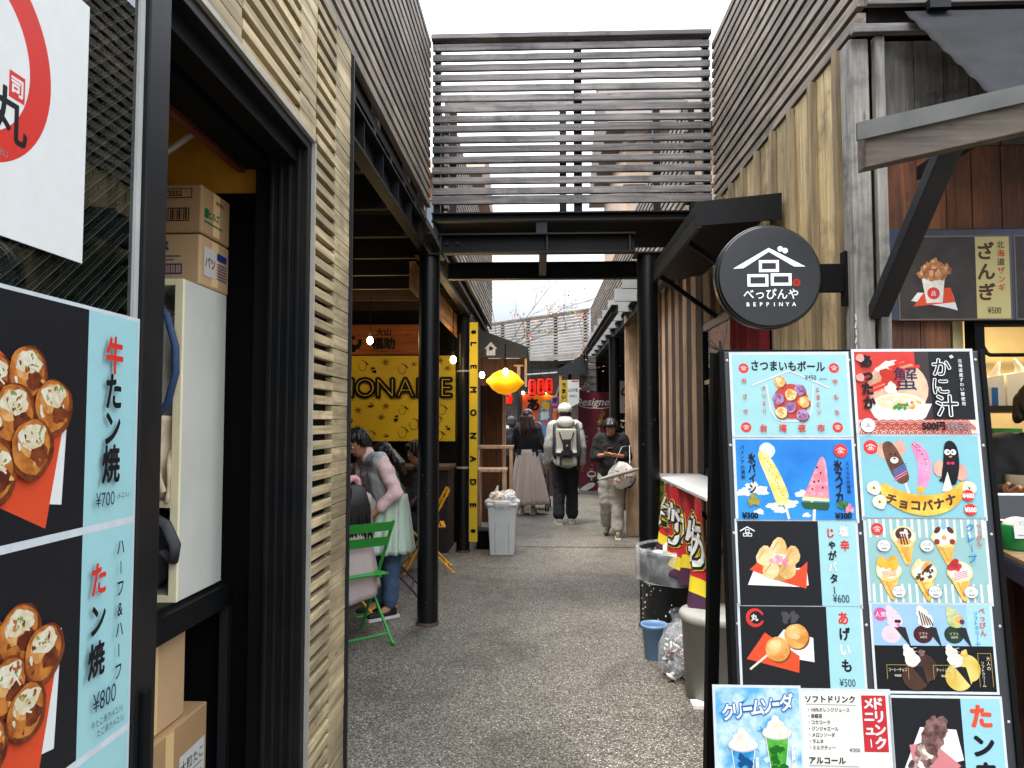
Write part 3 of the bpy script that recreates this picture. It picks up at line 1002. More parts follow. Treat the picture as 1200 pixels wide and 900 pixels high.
# ------------------------------------------------------------------ left: sliding door with wired glass and the shop's sheets
T = thing('sliding_door', 'black framed sliding door of wired glass covered with takoyaki menu sheets', 'door', (-0.72, 0.6, 0))
XD = -0.72
m = MB()
m.box(XD - 0.035, XD + 0.006, 1.307, 1.383, 0, 2.5, M_STEEL)
m.box(XD - 0.035, XD + 0.006, -0.2, -0.13, 0, 2.5, M_STEEL)
m.box(XD - 0.034, XD + 0.005, -0.13, 1.307, 2.42, 2.5, M_STEEL)
m.box(XD - 0.034, XD + 0.005, -0.13, 1.307, 0, 0.12, M_STEEL)
m.build('frame', T, bevel=0.003)
m = MB(); m.box(XD - 0.02, XD - 0.004, 1.292, 1.306, 0.12, 2.42, M_ALU); m.build('glazing_bead', T)
m = MB(); m.box(XD - 0.016, XD - 0.010, -0.13, 1.292, 0.12, 2.42, glass_mat('wired_glass_pane', 'c6d2cc')); gl = m.build('glass_pane', T)
m = MB()
M_WIRE = paint('c9cfc8', rough=.35, metal=.3, var=.1)
M_WIRE2 = paint('6d726f', rough=.5, var=.1)
def clipline(c, s):         # z = c + s*(y): clip to the pane
    y0, y1, z0, z1 = -0.1, 1.29, 0.14, 2.42
    pts = []
    for y in (y0, y1):
        z = c + s * y
        if z0 <= z <= z1: pts.append((y, z))
    for z in (z0, z1):
        y = (z - c) / s
        if y0 < y < y1: pts.append((y, z))
    pts.sort()
    return (pts[0], pts[-1]) if len(pts) >= 2 and (pts[0] != pts[-1]) else None
for i in range(150):
    q = clipline(-1.3 + i * 0.029, 0.82)
    if q: m.tube([(XD - 0.0135, *q[0]), (XD - 0.0135, *q[1])], 0.0012, M_WIRE, 4, caps=False)
    q = clipline(0.1 + i * 0.029, -0.82)
    if q and i % 2 == 0: m.tube([(XD - 0.0125, *q[0]), (XD - 0.0125, *q[1])], 0.0005, M_WIRE2, 4, caps=False)
m.build('wire_mesh', gl)
m = MB(); m.box(XD + 0.006, XD + 0.018, 1.325, 1.348, 0.74, 0.97, M_BLACK); m.build('handle', T, bevel=0.003)

# the sheets run along +Y seen from the alley: u axis is +Y, n points to +X
def left_art(y0, y1, z0, z1, dx=0.0):
    return Art((XD + 0.0005 + dx, y0, z0), (0, 1, 0), (0, 0, 1), y1 - y0, z1 - z0)
# white shop sheet with the red brush ring
a = left_art(0.62, 1.133, 1.70, 2.115)
a.base(ink('f1f2f0'), 0.002)
a.ring(0.54, 0.57, 0.25, 0.36, I_RED, -100, 250, n=60, wfn=lambda t: 0.6 + 0.4 * math.sin(t * 3.0 + 0.5), sy=1.0)
a.text('こ', .53, .62, .15, I_BLK, .02, mb=a.pic); a.text('丸', .665, .40, .17, I_BLK, .015)
a.text('た', .42, .6, .15, I_BLK, .02)
a.rect(.665, .465, .725, .555, I_RED); a.text('司', .695, .51, .06, I_WHITE, .03)
a.text('TAKOMARU', .60, .27, .028, I_GREY, .0)
a.build(T, 'shop_sheet', 'brush_mark', 'lettering', 'white sheet with a red brush ring')

def tako_sheet(z0, z1, seed, label, title):
    y0, y1 = 0.80, 1.300
    a = left_art(y0, y1, z0, z1)
    a.base(I_CHAR, 0.0015, 0.006, I_SLEEVE)
    W = y1 - y0
    us = (1.155 - y0) / W
    a.rect(us, 0, 1, 1, I_CYAN)
    k = a.H / a.W
    # red and white paper under the food
    a.poly([(.28, .18), (.60, .12), (.62, .62), (.40, .62)], I_WHITE)
    a.poly([(.30, .78), (.10, .30), (.53, .03), (.60, .48)], I_ORG)
    rnd = random.Random(seed)
    spots = [(.16, .60), (.30, .63), (.45, .66), (.12, .42), (.25, .46), (.39, .50), (.54, .53), (.18, .26), (.31, .30), (.45, .36)]
    for i, (u, v) in enumerate(spots):
        takoyaki(a, u + rnd.uniform(-.015, .015), v + rnd.uniform(-.02, .02), rnd.uniform(.115, .13), seed * 20 + i)
    title(a, us)
    return a.build(T, 'menu_sheet', 'takoyaki_picture', 'lettering', label)
def t1(a, us):
    uc = (us + 1) / 2 - .022
    a.vtext('牛たン焼', uc + .0, .80, .17, I_BLK, .175, .03, .004, [I_RED, I_BLK, I_BLK, I_BLK], sx=.8)
    a.text('¥700', uc - .03, .115, .085, I_NAVY, .0, sx=.8); a.text('(6コ入)', uc + .075, .12, .03, I_NAVY, .0)
def t2(a, us):
    uc = (us + 1) / 2 - .015
    a.vtext('ハーフ&ハーフ', uc + .065, .90, .08, I_BLK, .10, .015, .003, sx=.8)
    a.vtext('たン焼', uc - .06, .78, .15, I_BLK, .185, .03, .004, [I_RED, I_BLK, I_BLK], sx=.8)
    a.text('¥800', uc - .01, .215, .11, I_NAVY, .0, sx=.75)
    a.text('牛たこ焼き(4コ入)', uc + .01, .115, .036, I_NAVY, .0, sx=.8); a.text('たこ焼き(4コ入)', uc + .03, .065, .036, I_NAVY, .0, sx=.8)
def t3(a, us):
    a.vtext('たン焼', (us + 1) / 2, .80, .17, I_BLK, .2, .03, .004, [I_RED, I_BLK, I_BLK])
    a.text('¥600', (us + 1) / 2, .12, .1, I_NAVY, .0)
tako_sheet(1.285, 1.63, 3, 'menu sheet reading ¥700 beside a photo of topped takoyaki', t1)
tako_sheet(0.926, 1.273, 5, 'menu sheet reading ¥800 beside a photo of takoyaki', t2)
tako_sheet(0.565, 0.914, 8, 'lowest takoyaki menu sheet', t3)

# ------------------------------------------------------------------ right: A-frame menu board
BX0, BX1 = 0.480, 1.130
YT, ZT, SL = 1.95, 1.66, 0.10
T = thing('menu_board', 'tall black A-frame menu board covered with sleeved food sheets of the snack shop', 'menu board', (0.8, 1.95, 0))
dv = Vector((0, SL, 1)).normalized()           # up along the front panel
LEN = ZT / dv.z
O0 = Vector((0, YT, ZT)) - dv * LEN            # foot of the panel
m = MB()
n0 = Vector((1, 0, 0)).cross(dv).normalized()  # towards the camera
def bq(x, s): return Vector((x, 0, 0)) + Vector((0, O0.y, O0.z)) + dv * s
m.prism([bq(BX0, 0.06), bq(BX1, 0.06), bq(BX1, LEN - .026), bq(BX0, LEN - .026)], -n0 * 0.022, paint('1f2226', rough=.45, var=.15))
m.build('front_panel', T, bevel=0.002)
for x in (BX0 - 0.006, BX1 + 0.006):
    m = MB(); m.bar(bq(x, 0.0) - n0 * 0.014, bq(x, LEN - 0.024) - n0 * 0.014, 0.014, 0.04, M_BLACK, up=n0); m.build('frame_rail', T, bevel=0.002)
m = MB(); m.bar(bq(BX0, LEN - .032) - n0 * 0.028, bq(BX1, LEN - .032) - n0 * 0.028, 0.03, 0.012, M_BLACK, up=n0); m.build('frame_rail', T)
for x in (BX0 - 0.008, BX1 + 0.008):
    m = MB(); m.bar((x, 2.2, 0), (x, YT + 0.03, ZT - 0.025), 0.03, 0.045, M_BLACK, up=(0, 1, 0)); m.build('rear_leg', T, bevel=0.002)
m = MB(); m.bar((BX0, 2.145, 0.35), (BX1, 2.145, 0.35), 0.02, 0.03, M_BLACK); m.build('rear_rail', T)
m = MB()
for x in (BX0 + 0.008, 0.80, BX1 - 0.01):
    for k in range(7):
        c = bq(x, LEN - 0.05 - k * 0.22) + n0 * 0.001
        m.ell(c, (0.004, 0.002, 0.004), M_ALU, 8, 6)
m.build('screw_heads', T)

def board_art(x0, x1, d0, d1, lift=0.0, border=0.004):
    """sheet between distances d0 (top) and d1 (bottom) from the board's top edge"""
    o = bq(x0, LEN - d1) + n0 * (0.003 + lift)
    return Art(o, (1, 0, 0), dv, x1 - x0, d1 - d0)

LX0, LX1, RX0, RX1 = 0.500, 0.792, 0.819, 1.118
# 1 left: sweet potato balls
a = board_art(LX0, LX1, 0.035, 0.245); a.base(I_CYAN, .0012, .007, I_SLEEVE)
for u, v in ((.10, .83), (.89, .83), (.10, .10), (.89, .10)): stamp(a, u, v, .062)
a.text('さつまいもボール', .49, .855, .125, I_BLK, .025, rot=-.02, sx=.82)
a.line([(.17, .62), (.5, .80), (.83, .59)], .016, I_WHITE); a.line([(.29, .63), (.32, .30), (.36, .21), (.41, .175), (.58, .175), (.64, .21), (.675, .30), (.70, .62)], .013, I_WHITE)
a.text('¥450', .68, .715, .075, I_NAVY, .005, sx=.8); a.text('(8コ入)', .79, .695, .03, I_NAVY, 0, sx=.8)
a.blob(.5, .42, .215, ink('cf4a3a'), sy=1.0)
for u, v, c, c2 in ((.41, .66, F_POT, F_YAM), (.58, .56, F_PURP, ink('7d4f80')), (.5, .50, F_YAM, F_POT), (.39, .45, F_PURP, ink('7d4f80')), (.61, .41, F_POT, F_YAM), (.49, .35, F_PURP, ink('7d4f80')), (.41, .28, F_YAM, F_POT), (.59, .25, F_PURP, ink('7d4f80'))):
    a.blob(u + .008, v - .015, .07, ink('8f3226'), jag=.08); a.blob(u, v, .07, c, jag=.1); a.blob(u - .01, v + .02, .035, c2 if c is not F_PURP else F_PURP, jag=.3)
    for q in range(4): a.blob(u + random.uniform(-.03, .03), v + random.uniform(-.04, .04), .014, c2, jag=.5, n=8)
a.vtext('クリミリ', .265, .575, .055, I_RED, .092, .02, .002); a.vtext('とまとソ', .735, .56, .055, I_RED, .092, .02, .002)
a.vtext('外さサ', .10, .67, .06, I_RED, .19, .02); a.vtext('中もち', .89, .66, .06, I_RED, .19, .02)
for i, c in enumerate('台湾夜市'): a.text(c, .25 + i * .165, .09, .085, I_RED, .03)
a.build(T, label='pale blue sheet with purple and yellow sweet potato balls')
# 2 left: ice bars on a blue sky
a = board_art(LX0, LX1, 0.255, 0.457); a.base(F_SKY, .0012, .007, I_SLEEVE)
for u, v, r in ((.06, .34, .09), (.13, .42, .08), (.2, .36, .1), (.45, .2, .09), (.36, .12, .07), (.55, .32, .08), (.63, .26, .06), (.18, .1, .06), (.3, .17, .08), (.58, .06, .05)):
    a.blob(u, v, r, F_CREAM, sy=.55, jag=.35)
a.blob(.27, .86, .10, ink('d8effb'), jag=.05); a.blob(.27, .86, .065, I_WHITE, jag=.2)
a.line([(.40, .22), (.43, .02)], .03, I_CREAM); a.poly(rounded([(.19, .83), (.21, .87), (.25, .85), (.30, .77), (.37, .58), (.43, .36), (.44, .27), (.42, .19), (.36, .17), (.33, .2), (.29, .38), (.24, .58), (.20, .72)], 1), F_ICEY)
for q in range(14): a.blob(.25 + q * .012 + random.uniform(-.02, .03), .76 - q * .038, .016, ink('d9b93a'), sy=.5, rot=random.random() * 3)
a.line([(.655, .2), (.64, .0)], .035, I_CREAM); a.poly([(.54, .22), (.78, .21), (.78, .17), (.76, .12), (.57, .14), (.545, .18)], ink('2f5a35')); a.poly([(.545, .24), (.78, .225), (.78, .26), (.56, .29)], ink('dfe9a8')); a.poly([(.565, .29), (.78, .26), (.775, .62), (.765, .74), (.745, .785), (.72, .77), (.65, .56)], F_ICEP)
for u, v in ((.69, .65), (.72, .58), (.70, .48), (.66, .47), (.73, .4), (.64, .38)): a.blob(u, v, .010, I_BLK, sy=1.5)
a.vtext('氷パイン', .135, .76, .12, I_BLK, .125, .035, .003, sx=.7); a.vtext('パインアの果実', .055, .9, .05, I_NAVY, .062, .012, .002)
a.vtext('氷スイカ', .87, .67, .13, I_BLK, .13, .035, .003, sx=.75); a.vtext('スイカらの福種', .95, .70, .045, I_NAVY, .058, .012)
stamp(a, .90, .86, .085)
a.blob(.135, .24, .07, inkmix('b9a040', '6f8f3a', 90), jag=.4); a.blob(.89, .19, .07, inkmix('1f5a2a', '54a050', 60), sy=.7); a.blob(.945, .14, .05, F_ICEP, jag=.5)
a.text('¥300', .10, .055, .085, I_BLK, .04); a.text('¥300', .89, .055, .085, I_BLK, .04)
a.build(T, label='blue sky sheet with a pineapple and a watermelon ice bar')

def price_sheet(a, us, food, cols, price, extra=None):
    a.base(I_CHAR, .0012, .006, I_SLEEVE)
    a.rect(us, 0, 1, 1, I_CYAN)
    food(a)
    uc = (us + 1) / 2
    for u, v, t, size, step, cl in cols:
        a.vtext(t, u, v, size, I_BLK, step, .035, .003, cl, sx=.85)
    a.text(price, uc + .0, .09, .115, I_NAVY, -.004, sx=.75)
# 3 left: potato butter
def f3(a):
    roof_mark(a, .085, .86, .085, I_WHITE)
    a.poly([(.07, .24), (.5, .22), (.58, .24), (.57, .45), (.12, .40)], I_WHITE)
    a.poly([(.09, .42), (.17, .52), (.5, .42), (.58, .52), (.56, .20), (.35, .28)], I_ORG)
    a.blob(.34, .46, .20, inkmix('b97b3c', 'e2a862', 30), sy=.85, jag=.04)
    for x, y, rr in ((.22, .58, .8), (.34, .68, 0), (.45, .58, -.8), (.27, .42, .5), (.41, .42, -.5)):
        a.poly(rounded([(x - .09, y - .05), (x - .02, y + .13), (x + .05, y + .12), (x + .08, y - .03), (x, y - .13)], 1), random.choice([inkmix('ecc27a', 'f8e2ae', 30), inkmix('dfae62', 'f2d498', 40)])); a.line([(x - .05, y - .03), (x + .0, y + .07)], .012, inkmix('c98f48', 'dba865', 40))
    a.blob(.34, .55, .09, F_CREAM, sy=.7, jag=.2)
    for q in range(10): a.blob(.34 + random.uniform(-.06, .07), .53 + random.uniform(-.05, .04), .03, F_ICEP, jag=.4, n=8)
a = board_art(LX0 - .004, LX1 - .004, 0.46, 0.665)
price_sheet(a, .685, f3, [(.90, .88, '塩辛', .12, .17, [I_WHITE, I_RED]), (.79, .86, 'じゃがバター', .11, .135, [I_RED, I_BLK, I_BLK, I_WHITE, I_BLK, I_BLK])], '¥600')
a.build(T, label='dark sheet with a buttered potato priced ¥600')
# 4 left: fried potato balls on a stick
def f4(a):
    a.ring(.125, .86, .07, .115, I_RED, 20, 340, wfn=lambda t: .5 + .5 * math.sin(3 * t)); a.text('丸', .12, .86, .08, I_WHITE, .03)
    a.poly([(.19, .42), (.36, .72), (.60, .62), (.60, .33)], I_WHITE)
    a.poly([(.04, .36), (.20, .68), (.48, .40), (.47, .20)], I_ORG)
    a.line([(.07, .24), (.24, .44)], .025, I_CREAM)
    for u, v in ((.46, .64), (.30, .48)):
        a.blob(u + .01, v - .02, .15, ink('8f4a1c')); a.blob(u, v, .15, inkmix('d98a34', 'f2bd6a', 30), jag=.03); a.blob(u - .02, v + .04, .08, inkmix('f0b866', 'fbdc9e', 40), jag=.2)
    for u in (.38, .45): a.blob(u, .87, .05, ink('4a4b50'), sy=1.5, jag=.4)
a = board_art(LX0 - .006, LX1 - .006, 0.667, 0.862)
price_sheet(a, .72, f4, [(.86, .86, 'あげいも', .15, .19, [I_RED, I_BLK, I_WHITE, I_BLK])], '¥500')
a.build(T, label='dark sheet with fried potato balls on a stick')
# 1 right: crab soup
a = board_art(RX0 - .006, RX1 - .012, 0.028, 0.240); a.base(ink('d8433b'), .0012, .007, I_SLEEVE)
a.poly([(.52, 0), (1, 0), (1, 1), (.52, 1)], inkmix('4a2326', '36272a', 8)); a.rect(.64, 0, 1, 1, I_CHAR)
a.blob(.36, .55, .36, inkmix('c98a66', 'e8c9a8', 14), sy=.95)
a.blob(.30, .80, .14, F_CREAM, jag=.4, sy=.6)
for u0, v0, u1, v1 in ((.1, .5, .3, .6), (.12, .56, .3, .66), (.3, .8, .5, .88), (.32, .74, .55, .82), (.35, .86, .45, .92)): a.line([(u0, v0), (u1, v1)], .04, I_RED)
a.blob(.32, .68, .14, ink('c9341f'), jag=.35); a.blob(.30, .55, .07, F_CREAM, jag=.3)
a.blob(.36, .36, .31, F_CREAM, sy=.42); a.blob(.36, .375, .27, inkmix('e6d2a4', 'f6ecd4', 40), sy=.36)
a.poly([(.08, .36), (.64, .36), (.58, .2), (.46, .08), (.26, .08), (.14, .2)], I_WHITE); a.blob(.36, .37, .265, inkmix('e6d2a4', 'f4e2bc', 40), sy=.3)
for q in range(12): a.blob(.2 + random.random() * .34, .36 + random.uniform(-.06, .06), .04, random.choice([ink('d9542f'), F_CREAM, F_POT]), sy=.4, rot=random.random() * 3, jag=.3)
for q in range(9): a.blob(.36 + random.uniform(-.07, .07), .33 + random.uniform(-.03, .02), .022, I_GREEN, jag=.4, n=8)
a.text('蟹', .43, .66, .27, I_NAVY, .0)
a.rect(0, 0, 1, .165, ink('e8d9cc'))
for r_ in range(3):
    for q in range(12):
        for rr in (.07, .045, .02): a.ring(.055 + (q + .5 * (r_ % 2)) / 13, .0 + r_ * .05, rr - .012, rr, ink('d9432f'), 0, 180, n=10)
a.blob(.075, .10, .085, I_WHITE); a.text('品', .075, .10, .05, I_BLK, 0)
a.vtext('あったか', .10, .88, .15, I_BLK, .17, .05, .012, sx=.9)
for u, v in ((.045, .92), (.035, .68)): a.blob(u, v, .05, ink('f0a8a0'), jag=.1)
for u, v, t, s_ in ((.74, .80, 'か', .21), (.72, .57, 'に', .2), (.76, .33, '汁', .24)):
    a.text(t, u, v, s_, I_WHITE, .05); a.text(t, u, v, s_, I_CHAR, .008)
a.text('゛', .83, .87, .15, I_WHITE, .02)
a.vtext('北海道産ずわい蟹使用', .90, .88, .045, I_WHITE, .058, .012)
a.text('500円', .63, .09, .10, I_BLK, .045); a.text('(税込)', .84, .09, .09, I_GREY, .02)
a.build(T, label='red and black sheet with a bowl of crab soup')
# 2 right: chocolate bananas
a = board_art(RX0 - .006, RX1 - .012, 0.246, 0.450); a.base(ink('8fcbd6'), .0012, .007, I_SLEEVE)
stamp(a, .09, .86, .09)
def banana(a, pts, wid, mat):
    L_, R_ = [], []
    for i, (u, v) in enumerate(pts):
        u0, v0 = pts[max(i - 1, 0)]; u1, v1 = pts[min(i + 1, len(pts) - 1)]
        du, dw = (u1 - u0) * a.W, (v1 - v0) * a.H
        l = math.hypot(du, dw); w = wid[i] * a.H / 2
        L_.append((u - dw / l * w / a.W, v + du / l * w / a.H)); R_.append((u + dw / l * w / a.W, v - du / l * w / a.H))
    a.poly(rounded(L_ + R_[::-1]), mat)
for du in (-.085, .085): a.blob(.265 + du * 0.8, .82 + (.0 if du < 0 else .03), .08, inkmix('e8b9a4', 'd89a86', 20), sy=1.2)
a.line([(.36, .42), (.385, .30)], .025, F_CREAM); banana(a, [(.22, .93), (.25, .82), (.29, .66), (.335, .5), (.36, .42)], [.10, .18, .20, .19, .11], inkmix('5d3723', '7a4a30', 30))
for q in range(5): a.line([(.27, .57 - q * .03), (.38, .66 - q * .03)], .012, random.choice([F_CREAM, I_PINK, I_BLUE]))
banana(a, [(.45, .92), (.50, .82), (.535, .68), (.53, .52), (.49, .34)], [.08, .15, .17, .16, .09], inkmix('f07ab4', 'f8a4cc', 20)); a.blob(.485, .34, .045, F_BAN)
for q in range(40):
    t = random.random() ** 1.5 * .55
    a.blob(.46 + .08 * math.sin(t * 3.2) + random.uniform(-.025, .03), .90 - t * .6, .009, random.choice([I_WHITE, I_RED, I_YEL, I_CHAR, I_CHAR]), sy=.5, rot=random.random() * 3, n=6)
for du in (-.1, .1): a.blob(.745 + du * .9, .60 if du < 0 else .55, .075, inkmix('e8b9a4', 'd89a86', 20), sy=1.35)
banana(a, [(.75, .94), (.765, .86), (.76, .66), (.735, .5), (.72, .40)], [.08, .17, .2, .2, .16], I_BLK); a.poly([(.72, .56), (.66, .32), (.755, .32)], F_CREAM)
for du in (-.025, .025): a.blob(.757 + du, .80, .036, I_WHITE); a.blob(.757 + du * .7, .80, .012, I_BLK)
a.blob(.757, .745, .02, F_POT, sy=.6)
for du in (-.018, .018): a.blob(.752 + du, .665, .022, ink('e0306a'), sy=.8)
a.blob(.28, .70, .05, F_CREAM, sy=.8); a.blob(.282, .72, .016, I_BLK, sy=.7)
for du in (-.022, .022): a.blob(.272 + du, .775, .012, I_BLK)
a.line([(.655, .45), (.70, .52)], .03, I_BLK); a.line([(.775, .42), (.76, .5)], .03, I_BLK)
banana(a, [(.15, .40), (.22, .28), (.35, .18), (.52, .14), (.68, .18), (.80, .30), (.86, .44)], [.10, .19, .24, .26, .23, .16, .06], F_BAN)
for i, c in enumerate('チョコバナナ'):
    t = (i - 2.5) / 2.5
    a.text(c, .48 + t * .25, .145 + .075 * t * t, .125, F_CHOC, .05, rot=t * .35)
for u, v in ((.09, .36), (.13, .19), (.89, .36)): a.blob(u, v, .085, F_CREAM, jag=.1); a.blob(u, v, .05, inkmix('efdcae', 'f7ecd0', 60), jag=.2); a.blob(u, v, .014, F_CHOC, jag=.6)
for v, t in ((.27, '¥400'), (.10, '¥500')):
    a.blob(.875 + (.01 if v < .2 else 0), v, .078, I_RED, sy=.9); a.text(t, .875 + (.01 if v < .2 else 0), v, .072, I_WHITE, .04, sx=.85)
a.build(T, label='blue sheet with decorated chocolate bananas')
# 3 right: crepes
a = board_art(RX0 - .004, RX1 - .016, 0.454, 0.655); a.base(ink('9cc6c6'), .0012, .007, I_SLEEVE)
for k in range(17):
    a.rect(.02 + k * .06, .78, .04 + k * .06, 1, I_WHITE); a.rect(.02 + k * .06, 0, .04 + k * .06, .22, I_WHITE)
stamp(a, .09, .88, .075)
def cone(u, v, top):
    a.poly([(u - .085, v), (u + .085, v), (u + .045, v - .26), (u + .02, v - .28), (u, v - .26)], F_CONE)
    a.line([(u - .03, v - .04), (u + .02, v - .22)], .018, inkmix('d08a2a', 'e2a440', 40))
    a.blob(u, v + .07, .155, F_YAM, sy=.82, jag=.06)
    a.blob(u, v + .075, .13, F_CREAM, sy=.78, jag=.1)
    top(u, v + .07)
def c1(u, v):
    a.blob(u, v + .03, .10, F_CHOC, sy=.8); a.blob(u + .01, v + .03, .05, F_CREAM, jag=.5); a.blob(u, v - .06, .09, F_POT, sy=.5)
    for q in range(3): a.line([(u - .03 + q * .02, v + .03), (u - .02 + q * .025, v - .09)], .02, F_CHOC)
def c2(u, v):
    a.blob(u - .055, v + .08, .05, F_CHOC, rot=.8, sy=.6); a.blob(u + .055, v + .08, .05, F_CHOC, rot=-.8, sy=.6)
    a.blob(u - .065, v - .06, .035, ink('9a3a30')); a.blob(u + .065, v - .06, .035, ink('9a3a30')); a.blob(u, v - .01, .03, F_POT); a.blob(u, v + .13, .035, ink('8fc4e0'), sy=1.3)
def c3(u, v):
    for q in range(6): a.blob(u + random.uniform(-.07, .05), v + .08 + random.uniform(-.03, .05), .06, inkmix('f3a21c', 'f9c142', 40), jag=.2, n=7)
    for q in range(4): a.line([(u - .05, v - .02 - q * .02), (u + .06, v + .01 - q * .02)], .012, F_POT)
def c4(u, v):
    for q in range(14): a.blob(u + random.uniform(-.07, .07), v + random.uniform(-.1, .04), .02, F_CHOC, jag=.5, n=7)
    a.blob(u - .05, v + .10, .06, F_YAM, sy=.6, rot=1.0); a.blob(u + .02, v + .07, .08, F_POT, sy=.4, rot=.7); a.blob(u + .03, v + .04, .08, F_CHOC, sy=.25, rot=.7)
def c5(u, v):
    for q in range(5): a.blob(u - .05 + random.uniform(-.04, .04), v + .08 + random.uniform(-.03, .05), .05, inkmix('b3202c', 'd8404c', 60), jag=.3, n=9)
    for q in range(4): a.line([(u - .05, v - .02 - q * .025), (u + .06, v + .01 - q * .02)], .012, F_ICEP)
for u, v, t in ((.31, .72, c1), (.655, .72, c2), (.16, .31, c3), (.46, .30, c4), (.76, .30, c5)): cone(u, v, t)
for u, v, t in ((.135, .68, 'プリン'), (.50, .68, 'パンダ'), (.235, .13, 'マンゴー'), (.54, .13, 'チョコバナナ'), (.84, .13, 'いちご')):
    a.blob(u, v, .085, I_GREY, sy=.85, jag=.1); a.blob(u, v, .08, I_WHITE, sy=.85); a.text(t, u, v + .015, .04, I_BLK, .01, sx=.75); a.text('¥600', u, v - .035, .03, I_BLK, .01)
a.vtext('べっぴん', .945, .92, .065, I_RED, .07, .012, .003); a.vtext('クレープ', .875, .90, .10, I_BLUE, .125, .02, .003)
a.build(T, label='striped sheet with five crepes in cones')
# 4 right: soft ice
a = board_art(RX0 - .004, RX1 - .020, 0.659, 0.862); a.base(ink('151619'), .0012, .006, I_SLEEVE)
a.rect(0, .52, 1, 1, ink('9fc6e6')); a.rect(.8, .52, 1, 1, ink('a9d8e4'))
def soft(u, v, c, conec, lean=.05):
    a.poly([(u - .02, v), (u + .085, v - .02), (u + .125, v - .26)], conec)
    a.blob(u, v + .06, .09, c, jag=.1, sy=.9); a.blob(u - .025, v + .14, .07, c, jag=.1, sy=.9); a.blob(u - .045, v + .2, .04, c, jag=.1)
    for q in range(4): a.line([(u - .06 + q * .01, v + .17 - q * .04), (u + .04, v + .20 - q * .045)], .007, ink('d8cfc4'))
a.blob(.07, .88, .08, ink('d85a98')); a.text('人気', .07, .88, .06, I_WHITE, .01)
for u, cc in ((.15, ink('ecd0dc')), (.42, ink('4a2026')), (.68, ink('26402e'))): a.blob(u, .65, .115, cc, sy=.9)
soft(.19, .75, ink('f0d3e2'), ink('2a2a2e')); a.blob(.20, .80, .02, I_BLK); a.blob(.225, .80, .02, I_BLK); a.blob(.215, .76, .02, I_PINK)
soft(.45, .75, F_CREAM, ink('2a2a2e'))
for q in range(5): a.line([(.40 + q * .02, .92 - q * .02), (.42 + q * .022, .76)], .014, F_CHOC)
soft(.70, .75, inkmix('aebd6a', 'dde0a8', 40), ink('2a2a2e')); a.blob(.73, .82, .05, F_POT, jag=.3); a.blob(.755, .80, .03, ink('5a3a5c'))
for u in (.15, .42, .68): a.text('ソフト', u, .66, .035, I_CREAM, 0); a.text('500円', u, .62, .03, I_CREAM, 0)
a.vtext('べっぴん', .93, .93, .07, I_RED, .085, .015, .003); a.vtext('ソフトクリーム', .875, .90, .05, I_BLUE, .057, .012)
for u, cc in ((.36, inkmix('3a211a', '5d3a2a', 10)), (.72, inkmix('d9b94a', 'f0dc86', 10))):
    a.blob(u - .03, .17, .16, cc, sy=1.0, rot=.3); a.blob(u + .06, .27, .13, cc, sy=1.2, rot=.3); soft(u - .05, .30, F_CREAM, I_CHAR); a.blob(u + .03, .44, .04, F_CONE if u > .5 else F_MEAT, jag=.3)
for u, t in ((.18, 'コーヒーチョコ'), (.57, 'チャイミルク')):
    a.line([(u - .09, .14), (u - .09, .30), (u + .09, .30), (u + .09, .14)], .006, ink('b59a55')); a.text(t, u, .245, .04, I_CREAM, 0, sx=.7); a.text('¥600', u, .18, .035, I_CREAM, 0)
a.line([(.86, .06), (.86, .44), (.97, .44), (.97, .06)], .006, ink('b59a55')); a.vtext('大人の', .945, .38, .045, I_CREAM, .055, 0); a.vtext('ソフトクリーム', .895, .33, .04, I_CREAM, .042, 0)
a.build(T, label='blue and black sheet with soft ice in dark cones')
# bottom row
a = board_art(0.425, 0.625, 0.858, 1.145, .004); a.base(F_ICEB, .0015, .006, I_SLEEVE)
for q in range(34): a.poly([(x + random.uniform(-.06, .06), y + random.uniform(-.045, .045)) for x, y in [(random.random() * .86 + .07, random.random() * .9 + .05)] for _ in range(4)], random.choice([ink('c9e8f8'), ink('8fcaf0'), ink('e8f6fd'), ink('4aa4e0')]))
for i, c in enumerate('クリームソーダ'):
    u, v = .15 + i * .117, .80 + i * .014
    if c == 'ー': a.line([(u - .05, v), (u + .05, v + .008)], .055, ink('1566b0'), a.txt); a.line([(u - .042, v), (u + .042, v + .007)], .028, I_WHITE, a.txt); continue
    a.text(c, u, v, .13, ink('1566b0'), .09, rot=.08, sx=.85); a.text(c, u, v, .13, I_WHITE, .03, rot=.08, sx=.85)
def soda(u, v, c1_, c2_):
    a.poly([(u - .145, v), (u + .145, v), (u + .085, v - .30), (u - .085, v - .30)], I_WHITE)
    a.poly([(u - .135, v), (u + .135, v), (u + .078, v - .29), (u - .078, v - .29)], c1_)
    for q in range(9): a.blob(u + random.uniform(-.07, .07), v - random.uniform(.06, .26), .03, c2_, jag=.4, n=7)
    a.blob(u, v + .02, .125, ink('c8ccd2'), sy=.42); a.blob(u, v + .03, .12, F_CREAM, sy=.45, jag=.05); a.blob(u - .01, v + .07, .075, F_CREAM, sy=.8, jag=.1); a.blob(u - .015, v + .125, .032, F_CREAM, sy=1.2)
soda(.31, .52, inkmix('1d86c8', '5cb8ea', 40), ink('0f4f86')); soda(.72, .62, inkmix('2f9a2a', '6cc84a', 40), ink('1a6a1c')); soda(.70, .20, inkmix('d8304a', 'f07a86', 40), ink('8a1a2c')); soda(.28, .13, inkmix('e8a01c', 'f8cf5c', 40), ink('a86a10'))
for u, v in ((.47, .36), (.90, .46)): a.rect(u - .02, v - .09, u + .02, v + .09, I_WHITE); a.vtext('ソーダ', u, v + .06, .03, I_BLK, .05, 0)
a.build(T, label='icy blue cream soda sheet')
